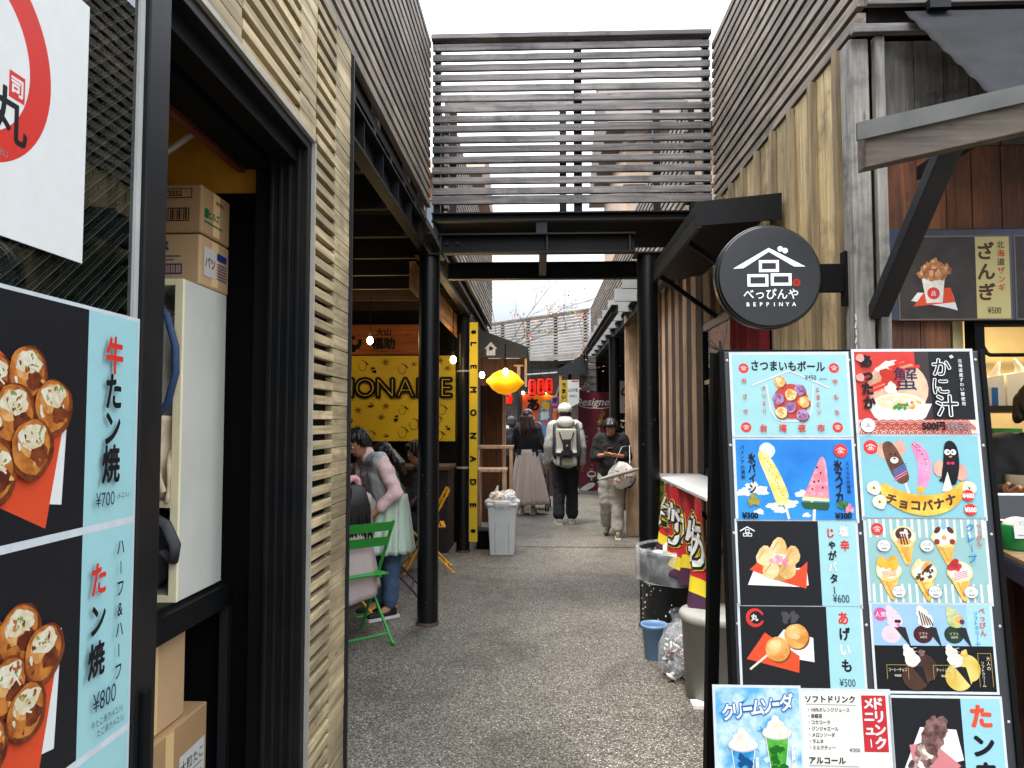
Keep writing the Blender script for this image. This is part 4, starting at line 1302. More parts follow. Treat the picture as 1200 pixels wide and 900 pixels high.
a = board_art(0.632, 0.838, 0.864, 1.150, .003); a.base(ink('efece4'), .0015, .006, I_SLEEVE)
a.rect(.69, .52, .97, .97, ink('c9303a')); a.vtext('ドリンク', .885, .905, .095, I_WHITE, .105, .04, .003); a.vtext('メニュー', .77, .905, .085, I_WHITE, .105, .04, .003)
a.text('ソフトドリンク', .33, .935, .055, I_BLK, .03); a.line([(.05, .895), (.62, .89)], .004, I_GREY)
for i, t in enumerate(('・100%オレンジジュース', '・烏龍茶', '・コカコーラ', '・ジンジャエール', '・メロンソーダ', '・ラムネ', '・ミルクティー')): a.text(t, .07, .85 - i * .05, .034, I_BLK, .015, 'l', sx=.85)
a.text('¥300', .58, .535, .038, I_BLK, .0); a.text('アルコール', .26, .45, .055, I_BLK, .03); a.line([(.05, .41), (.62, .405)], .004, I_GREY)
for i, t in enumerate(('・生ビール', '・ハイボール', '・レモンサワー', '・日本酒', '・梅酒')): a.text(t, .07, .365 - i * .05, .034, I_BLK, .015, 'l', sx=.85)
a.ring(.78, .25, .125, .135, ink('d8963a'), n=30, sy=.8); a.blob(.8, .2, .06, F_POT, jag=.3)
a.build(T, label='white drinks list with a red heading')
def f5(a):
    a.poly([(.05, .30), (.25, .74), (.58, .72), (.63, .45)], I_WHITE); a.poly([(.14, .58), (.36, .60), (.60, .40), (.20, .10)], ink('d8858a'))
    for i in range(6):
        u, v = .13 + i * .055, .16 + i * .115
        a.blob(u, v, .105, F_MEAT, jag=.3); a.blob(u - .01, v + .02, .075, inkmix('8a5c58', 'd8c4b8', 60) if i < 4 else F_MEAT, jag=.4)
        if i < 4: a.blob(u + .01, v, .06, F_CREAM, sy=.5, rot=-.6, jag=.3)
a = board_art(0.845, 1.10, 0.877, 1.13, .003)
a.base(I_CHAR, .0015, .006, I_SLEEVE); a.rect(.64, 0, 1, 1, ink('9ed4e6')); f5(a)
a.vtext('たン串', .82, .84, .2, I_BLK, .26, .045, .004, [I_ORG, I_BLK, I_BLK]); a.text('¥900', .82, .08, .12, I_NAVY, 0, sx=.7)
a.build(T, label='dark sheet with a tongue skewer photo')

# ------------------------------------------------------------------ right: round hanging sign
T = thing('round_sign', 'round black projecting sign with a white house mark on the board wall', 'sign', (0.93, 3.0, 2.036))
m = MB()
c0 = Vector((0.925, 3.0, 2.036))
def disc(mb, r, y0, y1, mat, n=64, bev=0.004):
    pr = [(r - bev, y0), (r, y0 + bev), (r, y1 - bev), (r - bev, y1)]
    v = [c0 + Vector((q * math.cos(2 * math.pi * k / n), yy, q * math.sin(2 * math.pi * k / n))) for q, yy in pr for k in range(n)]
    f = [(i * n + k, i * n + (k + 1) % n, (i + 1) * n + (k + 1) % n, (i + 1) * n + k) for i in range(3) for k in range(n)]
    mb.add(v, f, mat, True); mb.add(v[:n], [list(range(n))[::-1]], mat); mb.add(v[-n:], [list(range(n))], mat)
disc(m, 0.203, -0.012, 0.04, paint('18181a', rough=.38, var=.08)); m.build('disc', T)
m = MB(); disc(m, 0.2115, 0.0, 0.05, paint('101012', rough=.3, var=.1)); m.build('rim', T)
m = MB(); m.box(1.118, 1.238, 3.012, 3.036, 1.975, 2.09, M_BLACK); m.box(1.228, 1.239, 3.0, 3.05, 1.92, 2.14, M_BLACK); m.build('bracket', T, bevel=.002)
a = Art((0.925 - .2, 2.9872, 2.036 - .2), (1, 0, 0), (0, 0, 1), .4, .4)
SW = paint('e6eaf0', rough=.5, var=.02)
def P2(x, y): return ((x - 435) / 740 + .5, (450 - y) / 740 + .5)
a.poly([P2(*q) for q in ((165, 393), (430, 238), (430, 268), (242, 390))], SW); a.poly([P2(*q) for q in ((430, 238), (698, 380), (615, 380), (430, 268))], SW)
for x0, y0, x1, y1 in ((356, 330, 503, 420), (270, 435, 424, 528), (441, 430, 594, 522)):
    t = 22
    for q in ((x0, y0, x1, y0 + t), (x0, y1 - t, x1, y1), (x0, y0 + t, x0 + t, y1 - t), (x1 - t, y0 + t, x1, y1 - t)):
        a.poly([P2(q[0], q[3]), P2(q[2], q[3]), P2(q[2], q[1]), P2(q[0], q[1])], SW)
for x, y in ((515, 247), (550, 260)): u, v = P2(x, y); a.blob(u, v, .028, SW)
u, v = P2(630, 500); a.blob(u, v, .038, ink('d8392f'), jag=.05); a.text('辛', u, v, .045, I_BLK, 0)
u, v = P2(440, 585); a.text('べっぴんや', u, v, .105, SW, .01, sx=.95)
for i, ch in enumerate('BEPPINYA'): u, v = P2(272 + i * 48, 660); a.text(ch, u, v, .05, SW, .02)
a.pic.build('house_mark', T); a.txt.build('lettering', T)

# ------------------------------------------------------------------ right: wall menu sign under the awning
T = thing('wall_sign', 'dark blue wall sign with a fried chicken photo above the serving window', 'sign', (1.9, 2.94, 1.84))
m = MB(); m.box(1.352, 3.4, 2.925, 2.955, 1.845, 2.205, paint('1a2440', rough=.4, var=.2, h2='141318', scale=4)); m.build('board', T, bevel=.003)
def wall_art(x0, x1, z0, z1): return Art((x0, 2.9235, z0), (1, 0, 0), (0, 0, 1), x1 - x0, z1 - z0)
a = wall_art(1.405, 1.825, 1.852, 2.172); a.base(F_DARKWOOD, .0012, .006, paint('4a4038', rough=.3))
a.rect(.695, 0, 1, 1, ink('d8c98a'))
roof_mark(a, .12, .86, .07, I_WHITE)
a.poly([(.10, .22), (.16, .32), (.48, .30), (.52, .10), (.44, .13)], I_WHITE); a.poly([(.12, .15), (.24, .36), (.46, .38), (.50, .20)], I_ORG)
a.poly([(.20, .50), (.41, .50), (.385, .20), (.24, .19)], F_CREAM); a.blob(.305, .50, .125, inkmix('e8e2d4', 'fbf8f0', 30), sy=.25)
a.blob(.305, .31, .075, I_DISK); a.text('品', .305, .31, .06, I_WHITE, 0)
for u, v, r in ((.22, .55, .07), (.27, .60, .08), (.33, .62, .09), (.39, .58, .08), (.30, .55, .08), (.36, .54, .08), (.43, .60, .06), (.24, .62, .05), (.32, .69, .05)): a.blob(u, v, r, F_CHIX, jag=.35); a.blob(u - .01, v + .015, r * .45, inkmix('d8935a', 'efc08a', 50), jag=.5)
a.vtext('ざんぎ', .79, .82, .2, I_BROWN, .25, .03, .003); a.vtext('北海道ザンギ', .925, .9, .085, I_BROWN, .105, .01, .002, [I_BROWN, I_RED, I_BROWN, I_RED, I_RED, I_RED]); a.text('¥500', .85, .10, .10, I_BROWN, 0, sx=.7)
a.build(T, 'menu_panel', 'fried_chicken_picture', 'lettering')
a = wall_art(1.85, 2.27, 1.852, 2.172); a.base(F_DARKWOOD, .0012, .006, paint('4a4038', rough=.3)); a.rect(.695, 0, 1, 1, ink('d8c98a'))
for q in range(8): a.blob(.3 + random.uniform(-.1, .1), .4 + random.uniform(-.1, .1), .09, F_CHIX, jag=.3)
a.build(T, 'menu_panel', 'fried_chicken_picture')

# ------------------------------------------------------------------ right: small black awning over the doorway
T = thing('door_awning', 'small black lean-to awning over the doorway behind the round sign', 'awning', (1.05, 4.8, 2.5))
m = MB()
m.prism([(1.262, 3.85, 2.585), (1.262, 3.85, 2.635), (0.82, 3.85, 2.59), (0.82, 3.85, 2.54)], (0, 1.9, 0), M_STEEL); m.build('roof_panel', T, bevel=.003)
m = MB(); m.box(0.822, 0.845, 3.845, 5.755, 2.46, 2.54, M_STEEL2); m.build('eave_fascia', T)
m = MB(); m.prism([(1.258, 3.842, 2.64), (0.812, 3.842, 2.596), (0.812, 3.842, 2.47), (1.258, 3.842, 2.50)], (0, 0.012, 0), paint('0b0b0c', rough=.5, var=.15, spec=.2)); m.build('end_fascia', T)
for y in (4.3, 5.3):
    m = MB(); m.bar((1.262, y, 2.2), (0.86, y, 2.50), .03, .03, M_STEEL); m.build('bracket', T)

# ------------------------------------------------------------------ right: awning over the serving window
T = thing('shop_awning', 'dark corrugated awning on a timber beam over the serving window', 'awning', (1.9, 2.4, 2.3))
SLP = 0.22
def zb(x): return 2.395 + SLP * (x - 1.024)
m = MB()
def sheetfn(u, v):
    x = 1.444 + u * 1.5
    w = 0.004 * math.cos(v * 2 * math.pi * 7)
    return (x, 2.905 - v * 0.53, 3.065 + (zb(x) + 0.005 - 3.065) * v + w)
m.grid(sheetfn, 30, 60, paint('191b1f', rough=.7, var=.25, scale=5, h2='101113', spec=.15)); m.build('corrugated_sheet', T, solid=.003)
m = MB(); m.prism([(1.015, 2.36, zb(1.015) - .045), (3.0, 2.36, zb(3.0) - .045), (3.0, 2.36, zb(3.0) + .012), (1.015, 2.36, zb(1.015) + .012)], (0, .012, 0), paint('4e4f4c', rough=.6, var=.15, spec=.2)); m.build('metal_flashing', T)
m = MB(); m.prism([(1.045, 2.376, zb(1.045) - .135), (3.0, 2.376, zb(3.0) - .135), (3.0, 2.376, zb(3.0) - .02), (1.045, 2.376, zb(1.045) - .02)], (0, .06, 0), M_DARKX); m.build('eave_beam', T, bevel=.003)
for x in (1.345, 2.6):
    m = MB(); m.bar((x - .02, 2.945, 1.87), (x, 2.43, zb(x) - .10), .05, .07, M_STEEL2, up=(1, 0, 0)); m.build('brace', T, bevel=.003)
m = MB()
for x in (1.47, 2.1, 2.8):
    m.box(x, x + .03, 2.44, 2.90, zb(x) - .10, zb(x) - .05, M_STEEL)
m.build('rafter', T)
m = MB(); m.box(1.52, 1.60, 2.86, 2.893, 3.06, 3.10, M_STEEL); m.build('hinge_plate', T)
m = MB(); m.tube([(1.56, 2.335, 2.40), (1.585, 2.335, 2.37), (1.62, 2.335, 2.37), (1.64, 2.335, 2.42)], .008, M_ALU, 8); m.build('gutter_hook', T)

# ------------------------------------------------------------------ right: counter shelf and printed cloth under it
T = thing('counter_shelf', 'white shelf on the right wall above the printed cloth and black bin', 'shelf', (1.07, 4.8, 1.04))
m = MB(); m.box(0.868, 1.225, 3.95, 5.78, 1.037, 1.057, paint('d9d9d6', rough=.3, var=.05)); m.build('top', T, bevel=.003)
for y in (4.2, 5.5):
    m = MB(); m.bar((1.22, y, .75), (.95, y, 1.03), .02, .03, M_STEEL); m.build('bracket', T)
T = thing('printed_cloth', 'bright red, green and yellow printed cloth hanging from the white shelf', 'cloth', (0.875, 4.9, 0.8))
def cloth(y, t, off=0.0):      # y along the alley, t 0 top .. 1 bottom
    drop = 0.40 + 0.20 * max(0, (5.72 - y) / 1.7) + 0.03 * math.sin(y * 7)
    x = 0.872 + (0.02 + 0.05 * t) * math.sin(y * 19 + t * 1.5) * (0.3 + 0.7 * t) + 0.02 * math.sin(y * 6)
    return (x - off, y - 0.03 * t * math.sin(y * 11), 1.036 - drop * t)
C_RED, C_GRN, C_YEL, C_PUR, C_WHT, C_BLK = (paint(h, rough=.75, var=.08, k=.8) for h in ('c81c2c', '5cae35', 'f0d62a', '4a2240', 'efeee8', '15110f'))
def cb(y, t):
    return t + .07 * math.sin(11 * y) * math.sin(4.3 * y + 1) * min(1, t * 1.6) * min(1, (1 - t) * 8)
m = MB()
for (ya, yb, ta, tb, mat) in ((3.98, 5.15, 0, .74, C_RED), (3.98, 5.15, .74, .88, C_YEL), (3.98, 5.15, .88, 1, C_PUR), (5.15, 5.76, 0, 1, C_GRN)):
    n1 = max(3, int((yb - ya) * 60)); n2 = max(3, int((tb - ta) * 22))
    m.grid(lambda u, v, ya=ya, yb=yb, ta=ta, tb=tb: cloth(ya + (yb - ya) * u, cb(ya + (yb - ya) * u, ta + (tb - ta) * v)), n1, n2, mat)
cl = m.build('cloth', T, merge=True)
m = MB()
def cloth_glyph(ch, yc, tc, size, mat, off, grow):
    V, F = glyph(ch, 0.0)
    for ox, oy in [(0, 0)] + [(grow * math.cos(k * .785), grow * math.sin(k * .785)) for k in range(8)]:
        off += 0.0001
        vv = []
        for x, y in V:
            yy = yc - (x + ox - .5) * size          # seen from the alley, text runs towards the camera
            tt = tc - (y + oy - .38) * size * 1.9
            vv.append(cloth(min(5.75, max(3.98, yy)), min(1, max(0, tt)), off))
        m.add(vv, F, mat)
for i, ch in enumerate('台湾からあげ'):
    yc = 5.08 - i * 0.235
    cloth_glyph(ch, yc, .42, .26, C_YEL, .004, .10); cloth_glyph(ch, yc, .42, .26, C_BLK, .006, .075); cloth_glyph(ch, yc, .42, .26, C_WHT, .008, .02)
for k in range(6):
    def leaf(u, v, k=k): return cloth(5.20 + .5 * u, .05 + .16 * k + .10 * v + .10 * u, .004)
    m.grid(leaf, 4, 3, C_YEL)
m.build('lettering', cl)

# red door curtain in the doorway
m = MB()
for k in range(3):
    y0 = 4.08 + k * .265
    m.grid(lambda u, v, y0=y0: (1.255 + .012 * math.sin(u * 9 + k), y0 + .25 * u, 2.15 - .42 * v), 12, 6, paint('7c1018', rough=.8, var=.15))
tag(m.build('door_curtain', solid=.002), 'dark red split curtain in the doorway behind the round sign', 'curtain')

# ------------------------------------------------------------------ bins, bucket, rubbish
F_BAG = film_mat('clear_plastic_bag', 'dfe3e6', .24, .12)
F_BAGW = film_mat('milky_plastic_bag', 'eceeee', .75, .35)
T = thing('rubbish_bin', 'big round black rubbish bin with a plastic bag over its rim by the column', 'bin', (0.93, 5.02, 0))
cx, cy = 0.93, 5.0
m = MB(); m.lathe([(0.235, 0), (0.24, .01), (0.265, .60), (0.275, .60), (0.275, .62), (0.255, .62), (0.25, .2)], (cx, cy, 0), paint('0f1012', rough=.45, var=.3, scale=9), 36); m.build('body', T)
m = MB()
rn = random.Random(4)
for q in range(70):
    a_ = rn.uniform(2.6, 5.2); z = rn.uniform(.04, .42); r_ = .2385 + .026 * z / .6 + .0012; s_ = rn.uniform(.002, .006)
    m.ell((cx + r_ * math.cos(a_), cy + r_ * math.sin(a_), z), (s_, s_, s_ * rn.uniform(.6, 2)), paint('c9ccd0', rough=.6), 6, 4)
m.build('paint_specks', T)
m = MB()
wb = lambda a, t: 1 + .03 * math.sin(a * 9 + t * 5) * (0.4 + t) + .02 * math.sin(a * 23 + 1)
m.lathe([(0.22, .52), (0.268, .615), (0.285, .635), (0.297, .60), (0.295, .52), (0.288, .44), (0.283, .42)], (cx, cy, 0), F_BAG, 60, wob=wb); m.build('bag_liner', T)
m = MB()
for q in range(16):
    a_, rr = rn.uniform(0, 6.28), rn.uniform(0, .16)
    m.ell((cx + rr * math.cos(a_), cy + rr * math.sin(a_), .57 + rn.uniform(-.02, .05)), (.06, .05, .035), rn.choice([paint('e8e6e2', rough=.7), paint('d9c6b4', rough=.7), paint('e8e6e2', rough=.7), paint('c23a34', rough=.6)] ), 9, 6, rot=Matrix.Rotation(rn.random() * 3, 3, 'X'))
tag(m.build('paper_rubbish'), 'crumpled paper rubbish filling the big black bin', 'rubbish')

T = thing('bucket', 'small blue grey plastic bucket in front of the black bin', 'bucket', (0.705, 4.68, 0))
m = MB(); m.lathe([(0.055, 0), (0.058, .004), (0.074, .19), (0.082, .192), (0.082, .212), (0.074, .212), (0.07, .19), (0.055, .02)], (.705, 4.68, 0), paint('6f93b8', rough=.5, var=.12), 28); m.build('body', T)
m = MB(); m.tube([(.705 + .08 * math.cos(t * math.pi), 4.68 - .05 * math.sin(t * math.pi), .205 - .05 * math.sin(t * math.pi)) for t in [k / 10 for k in range(11)]], .003, M_ALU, 6); m.build('handle', T)

def crumple(mb, c, r, mat, n=26, mm=18, amp=.14, seed=0, flat=.02):
    rnd = random.Random(seed)
    ph = [(rnd.uniform(2, 7), rnd.uniform(2, 7), rnd.uniform(0, 6.3), rnd.uniform(.3, 1)) for _ in range(7)]
    c = Vector(c)
    v, f = [], []
    for i in range(mm + 1):
        t = math.pi * i / mm
        for k in range(n):
            a = 2 * math.pi * k / n
            w = 1 + amp * sum(am * math.sin(fa * a * round(1) + fb * t + p) for fa, fb, p, am in [(round(x[0]), x[1], x[2], x[3]) for x in ph]) / 3
            p = Vector((r[0] * w * math.sin(t) * math.cos(a), r[1] * w * math.sin(t) * math.sin(a), r[2] * w * math.cos(t))) + c
            p.z = max(p.z, flat)
            v.append(p)
    for i in range(mm):
        for k in range(n):
            f.append((i * n + k, (i + 1) * n + k, (i + 1) * n + (k + 1) % n, i * n + (k + 1) % n))
    mb.add(v, f, mat, False)
T = thing('rubbish_bag', 'clear plastic bag of cans and wrappers leaning on the grey bin', 'rubbish bag', (0.79, 4.33, 0))
m = MB(); crumple(m, (.79, 4.33, .15), (.115, .12, .16), F_BAG, amp=.2, seed=3)
m.tube([(.79, 4.33, .26), (.785, 4.33, .33), (.77, 4.32, .38)], [.075, .03, .035], F_BAG, 12, caps=False); m.build('bag', T, merge=True)
m = MB()
for q in range(75):
    m.ell((.79 + rn.uniform(-.075, .075), 4.33 + rn.uniform(-.08, .07), rn.uniform(.03, .24)), (rn.uniform(.012, .03), rn.uniform(.01, .02), rn.uniform(.005, .012)), rn.choice([paint('b9bcc0', rough=.3), paint('8b8f96', rough=.35), paint('d8d6d0', rough=.6), paint('b9bcc0', rough=.3), paint('d8d6d0', rough=.6), paint('a0524a', rough=.6), paint('4a4b52', rough=.5)]), 8, 5, rot=Matrix.Rotation(rn.random() * 3, 3, 'Y'))
m.build('rubbish', T)
T = thing('rubbish_bin', 'smaller grey bin with a round pale lid beside the menu board', 'bin', (0.935, 4.05, 0))
m = MB(); m.lathe([(0.155, 0), (0.16, .008), (0.176, .41), (0.18, .41)], (.935, 4.05, 0), paint('86857f', rough=.55, var=.12, scale=5), 36); m.build('body', T)
m = MB(); m.lathe([(0.186, .405), (0.19, .41), (0.19, .435), (0.18, .45), (0.1, .458), (0.0, .46)], (.935, 4.05, 0), paint('98978f', rough=.5, var=.1), 36); m.build('lid', T)
m = MB(); m.box(.775, .84, 3.86, 3.95, .002, .02, paint('d8d4c8', rough=.7)); tag(m.build('paper_scrap'), 'flattened paper scrap lying at the foot of the grey bin', 'litter')

T = thing('rubbish_bin', 'pale grey square rubbish bin overflowing with white bags by the yellow sign', 'bin', (-0.41, 8.2, 0))
def taper(mb, c, b, t, z0, z1, mat):
    x, y = c
    mb.hexa([(x - b[0], y - b[1], z0), (x + b[0], y - b[1], z0), (x + b[0], y + b[1], z0), (x - b[0], y + b[1], z0), (x - t[0], y - t[1], z1), (x + t[0], y - t[1], z1), (x + t[0], y + t[1], z1), (x - t[0], y + t[1], z1)], mat)
M_BIN = paint('d0d3d4', rough=.5, var=.06)
m = MB(); taper(m, (-.41, 8.3), (.13, .14), (.155, .165), 0, .53, M_BIN); taper(m, (-.41, 8.3), (.165, .175), (.168, .178), .532, .565, M_BIN); m.build('body', T, bevel=.012)
m = MB()
for x in (-.075, .075): m.box(-.41 + x - .003, -.41 + x + .003, 8.143, 8.15, .03, .45, paint('9b9fa2', rough=.5))
m.build('ribs', T)
m = MB(); m.lathe([(.17, .50), (.19, .56), (.19, .585), (.165, .60)], (-.41, 8.3, 0), F_BAGW, 40, wob=lambda a, t: 1 + .05 * math.sin(a * 4) ** 2 + .03 * math.sin(a * 15)); m.build('bag_liner', T)
m = MB()
for q in range(7): crumple(m, (-.41 + rn.uniform(-.1, .1), 8.3 + rn.uniform(-.09, .09), .60 + rn.uniform(0, .06)), (.07, .07, .06), F_BAGW if q % 3 else paint('e3d2bf', rough=.7), 14, 9, .3, q, .5)
m.tube([(-.47, 8.27, .62), (-.475, 8.27, .70), (-.46, 8.26, .75)], [.035, .02, .008], F_BAGW, 8); m.tube([(-.33, 8.27, .62), (-.30, 8.27, .67), (-.31, 8.26, .71)], [.035, .025, .008], F_BAGW, 8)
tag(m.build('bagged_rubbish'), 'knotted white bags of rubbish heaped in the square bin', 'rubbish')
T = thing('crate', 'low black crate on the ground behind the square bin', 'crate', (-.55, 8.62, 0))
m = MB(); m.box(-.72, -.42, 8.55, 8.8, 0.002, .20, M_BLACK); m.build('body', T, bevel=.01)
m = MB(); m.box(-.73, -.41, 8.54, 8.81, .20, .22, M_STEEL2); m.build('rim', T, bevel=.004)

# ------------------------------------------------------------------ folding bistro chairs
def folding_chair(colh, x, y, rz, label):
    mat = paint(colh, rough=.35, var=.06, coat=.2)
    t = thing('folding_chair', label, 'chair', (0, 0, 0), 'folding metal chairs at the eatery')
    w = .20                                  # half width; the chair faces +y, back at -y
    for s in (-1, 1):
        m = MB(); m.tube([(s * w, .22, .012), (s * w, -.20, .80)], .011, mat, 8); m.ell((s * w, .222, .012), (.014, .02, .012), mat, 8, 6); m.build('front_leg', t)
        m = MB(); m.tube([(s * (w - .022), -.24, .012), (s * (w - .022), .17, .44)], .010, mat, 8); m.ell((s * (w - .022), -.242, .012), (.014, .02, .012), mat, 8, 6); m.build('rear_leg', t)
    m = MB()
    for i in range(7): m.box(-w + .015, w - .015, -.17 + i * .055, -.17 + i * .055 + .042, .445, .457, mat)
    for s in (-1, 1): m.box(s * .12 - .01, s * .12 + .01, -.17, .20, .43, .444, mat)
    m.build('seat', t, bevel=.003)
    for z in (.63, .735):
        m = MB(); yy = .22 - (z - .012) / .788 * .42
        m.prism([(-w + .002, yy - .014, z), (w - .002, yy - .014, z), (w - .002, yy - .05 * .5 - .014, z + .062), (-w + .002, yy - .025 - .014, z + .062)], (0, -.006, 0), mat); m.build('back_slat', t)
    m = MB(); m.tube([(-w, .16, .12), (w, .16, .12)], .008, mat, 8); m.tube([(-w + .02, -.19, .065), (w - .02, -.19, .065)], .008, mat, 8); m.build('stretcher', t)
    t.location = (x, y, 0); t.rotation_euler = (0, 0, R(rz))
    return t
folding_chair('279030', -1.25, 4.95, 42, 'green folding chair carrying the seated child with the ponytail')
folding_chair('f0a81c', -1.40, 5.72, 78, 'yellow folding chair between the seated child and the woman in a vest')
folding_chair('4a2450', -1.28, 6.40, 95, 'purple folding chair carrying the person in dark green')
folding_chair('f0a81c', -1.10, 7.32, 100, 'yellow folding chair standing between the two left columns')
folding_chair('f0a81c', -1.62, 6.95, 60, 'yellow folding chair at the back, partly hidden by the nearest left column')

# ------------------------------------------------------------------ eatery signs and lamps
C_LEM = paint('e0bd1a', rough=.55, var=.1, scale=2)
T = thing('hanging_banner', 'big yellow fabric banner with black lemon drawings and letters over the bar', 'banner', (-2.2, 8.9, 1.7))
a = Art((-3.35, 8.9, 1.225), (1, 0, 0), (0, 0, 1), 2.34, 1.03, .0002)
a.base(C_LEM, .006)
K = ink('17140c')
rn = random.Random(11)
pts_l = []
for q in range(400):
    u, v = rn.uniform(.03, .97), rn.choice([rn.uniform(.06, .42), rn.uniform(.82, .95), rn.uniform(.06, .42)])
    if any(abs(u - p[0]) * 2.27 + abs(v - p[1]) < .17 for p in pts_l): continue
    pts_l.append((u, v))
    k = len(pts_l) % 3
    s_ = rn.uniform(.04, .055)
    if k == 0:
        a.ring(u, v, s_ * .9, s_, K, a0=-200, a1=110, sy=1.25, n=22, mb=a.pic); a.line([(u + .012, v + s_), (u + .03, v + s_ * .2)], .012, K, a.pic)
    elif k == 1:
        a.blob(u, v, s_ * .8, K, sy=.6, rot=rn.random() * 3); a.line([(u - .01, v), (u + .012, v + .012)], .012, C_LEM, a.pic)
    else:
        for j in range(6): a.line([(u, v), (u + .018 * math.cos(j * 1.05), v + .036 * math.sin(j * 1.05))], .007, K, a.pic)
word = 'LEMONADE'
for i, ch in enumerate(word):
    u = .22 + i * .105
    a.text(ch, u, .63, .28, K, .06); a.text(ch, u, .63, .28, C_LEM, -.032)
a.sheet.build('cloth', T); a.pic.build('lemon_drawings', T); a.txt.build('lettering', T)
T = thing('shop_signboard', 'warm brown timber signboard with dark brush characters above the yellow banner', 'sign', (-2.0, 8.85, 2.45))
a = Art((-3.35, 8.86, 2.27), (1, 0, 0), (0, 0, 1), 2.13, .36, .0002)
a.base(wood('sign_timber', '7a3d16', 'b8672a', 'X'), .03)
a.text('大山', .69, .74, .24, K, .03); a.text('福助', .69, .36, .36, K, .05); a.text('FUKUSUKE', .69, .1, .07, K, .0)
a.blob(.53, .35, .2, K, jag=.4, sy=1.2); a.blob(.53, .42, .1, wood('sign_timber', '', '', 'X'))
a.sheet.build('board', T); a.pic.build('emblem', T); a.txt.build('lettering', T)
T = thing('upright_sign', 'narrow upright yellow sign with black letters on the left post', 'sign', (-.735, 8.42, 0))
a = Art((-.785, 8.33, .12), (1, 0, 0), (0, 0, 1), .092, 2.46, .0003)
a.base(C_LEM, .02, .004, M_DARKX)
for i, ch in enumerate('LEMONADE'):
    a.text(ch, .5, .90 - i * .105, .034, K, .05, rot=-1.5708)
for v in (.955, .05): a.blob(.5, v, .012, K, sy=.7)
a.sheet.build('board', T); a.txt.build('lettering', T)
if a.pic.v: a.pic.build('lemon_drawing', T)

def bulb(x, y, z, drop, label, watts=4):
    t = thing('bulb_lamp', label, 'lamp', (x, y, z), 'bare warm bulbs on cords')
    m = MB(); m.ell((x, y, z), (.032, .032, .042), M_BULB, 14, 10); m.build('bulb', t)
    m = MB(); m.tube([(x, y, z + .038), (x, y, z + .09)], .017, M_BLACK, 10); m.build('socket', t)
    m = MB(); m.tube([(x, y, z + .09), (x, y, z + drop)], .004, M_BLACK, 6); m.build('cord', t)
    ld = bpy.data.lights.new('bulb_light', 'POINT'); ld.energy = watts; ld.color = (1, .72, .38); ld.shadow_soft_size = .04
    lo = bpy.data.objects.new('bulb_light', ld); COL.objects.link(lo); lo.parent = t; lo.location = (0, -.07, 0)
    return t
bulb(-1.82, 7.9, 2.33, .47, 'bare warm bulb hanging in front of the brown signboard', 3.2)
bulb(-.92, 7.9, 2.12, .55, 'bare warm bulb hanging just left of the narrow yellow sign', 1.5)
bulb(-3.1, 6.3, 2.35, .45, 'bare warm bulb deep inside the eatery', 1.5)

# ------------------------------------------------------------------ left market stall with black canopy and lemon lantern
T = thing('market_stall', 'timber market stall with a black canopy and pale house mark behind the yellow sign', 'stall', (-.5, 9.9, 0))
M_CANV = paint('151618', rough=.7, var=.15)
m = MB()
zt0, zt1, zv = 2.60, 2.40, 2.28
m.prism([(-.845, 9.3, 2.64), (-.80, 9.3, 2.64), (-.155, 9.3, 2.40), (-.155, 9.3, 2.26), (-.845, 9.3, 2.26)], (0, .012, 0), M_CANV)
m.prism([(-.80, 9.314, 2.64), (-.145, 9.314, 2.40), (-.145, 9.314, 2.388), (-.80, 9.314, 2.628)], (0, 2.2, 0), M_CANV)
m.box(-.157, -.145, 9.314, 11.5, 2.26, 2.386, M_CANV)
m.build('canopy', T)
a = Art((-.70, 9.298, 2.28), (1, 0, 0), (0, 0, 1), .2, .2, .0003)
a.poly([(.18, .06), (.74, .06), (.74, .48), (.86, .48), (.46, .92), (.06, .48), (.18, .48)], ink('c9ced2')); a.blob(.46, .5, .13, ink('2a2a2e'), jag=.3); a.pic.build('house_mark', T)
for x, y in ((-.80, 9.34), (-.50, 10.6)):
    m = MB(); m.box(x - .025, x + .025, y - .025, y + .025, 0, 2.30, M_STRIPE); m.build('post', T)
m = MB(); m.box(-.83, -.16, 9.42, 9.46, 1.92, 2.26, M_DEEP); m.box(-.185, -.155, 9.38, 9.42, 1.9, 2.26, M_STRIPE); m.build('back_boards', T)
m = MB(); m.box(-.84, -.50, 10.9, 10.95, 0, 2.26, wood('lit_brown_board', '4a2a18', '7d4a28', 'Z')); m.build('rear_wall', T)  # boards in a lighter brown than the back boards
m = MB()
m.box(-.28, -.24, 9.38, 9.41, 1.95, 2.16, M_STRIPE); m.box(-.32, -.2, 9.38, 9.41, 2.16, 2.18, M_STRIPE); m.build('corbel', T)
for z, w in ((1.12, .42), (0.86, .36)):
    t = thing('stall_table', 'pale timber counter table at the market stall, %s one' % ('taller' if z > 1 else 'lower'), 'table', (-.55, 9.5 if z > 1 else 9.0, 0))
    yy = 9.55 if z > 1 else 9.05
    m = MB(); m.box(-.80, -.80 + w + .05, yy - .2, yy + .2, z, z + .035, M_STRIPE); m.build('tabletop', t, bevel=.003)
    for sx in (-.77, -.80 + w + .02):
        for sy in (-.17, .17):
            m = MB(); m.box(sx - .018, sx + .018, yy + sy - .018, yy + sy + .018, 0, z - .001, M_STRIPE); m.build('leg', t)
T = thing('lemon_lantern', 'big glowing yellow lemon shaped lantern hanging at the market stall', 'lantern', (-.42, 9.1, 1.93))
m = MB()
prof = [(0, -.235), (.02, -.225), (.035, -.205), (.10, -.15), (.145, -.07), (.155, 0), (.145, .07), (.10, .15), (.035, .205), (.02, .225), (0, .24)]
n = 28
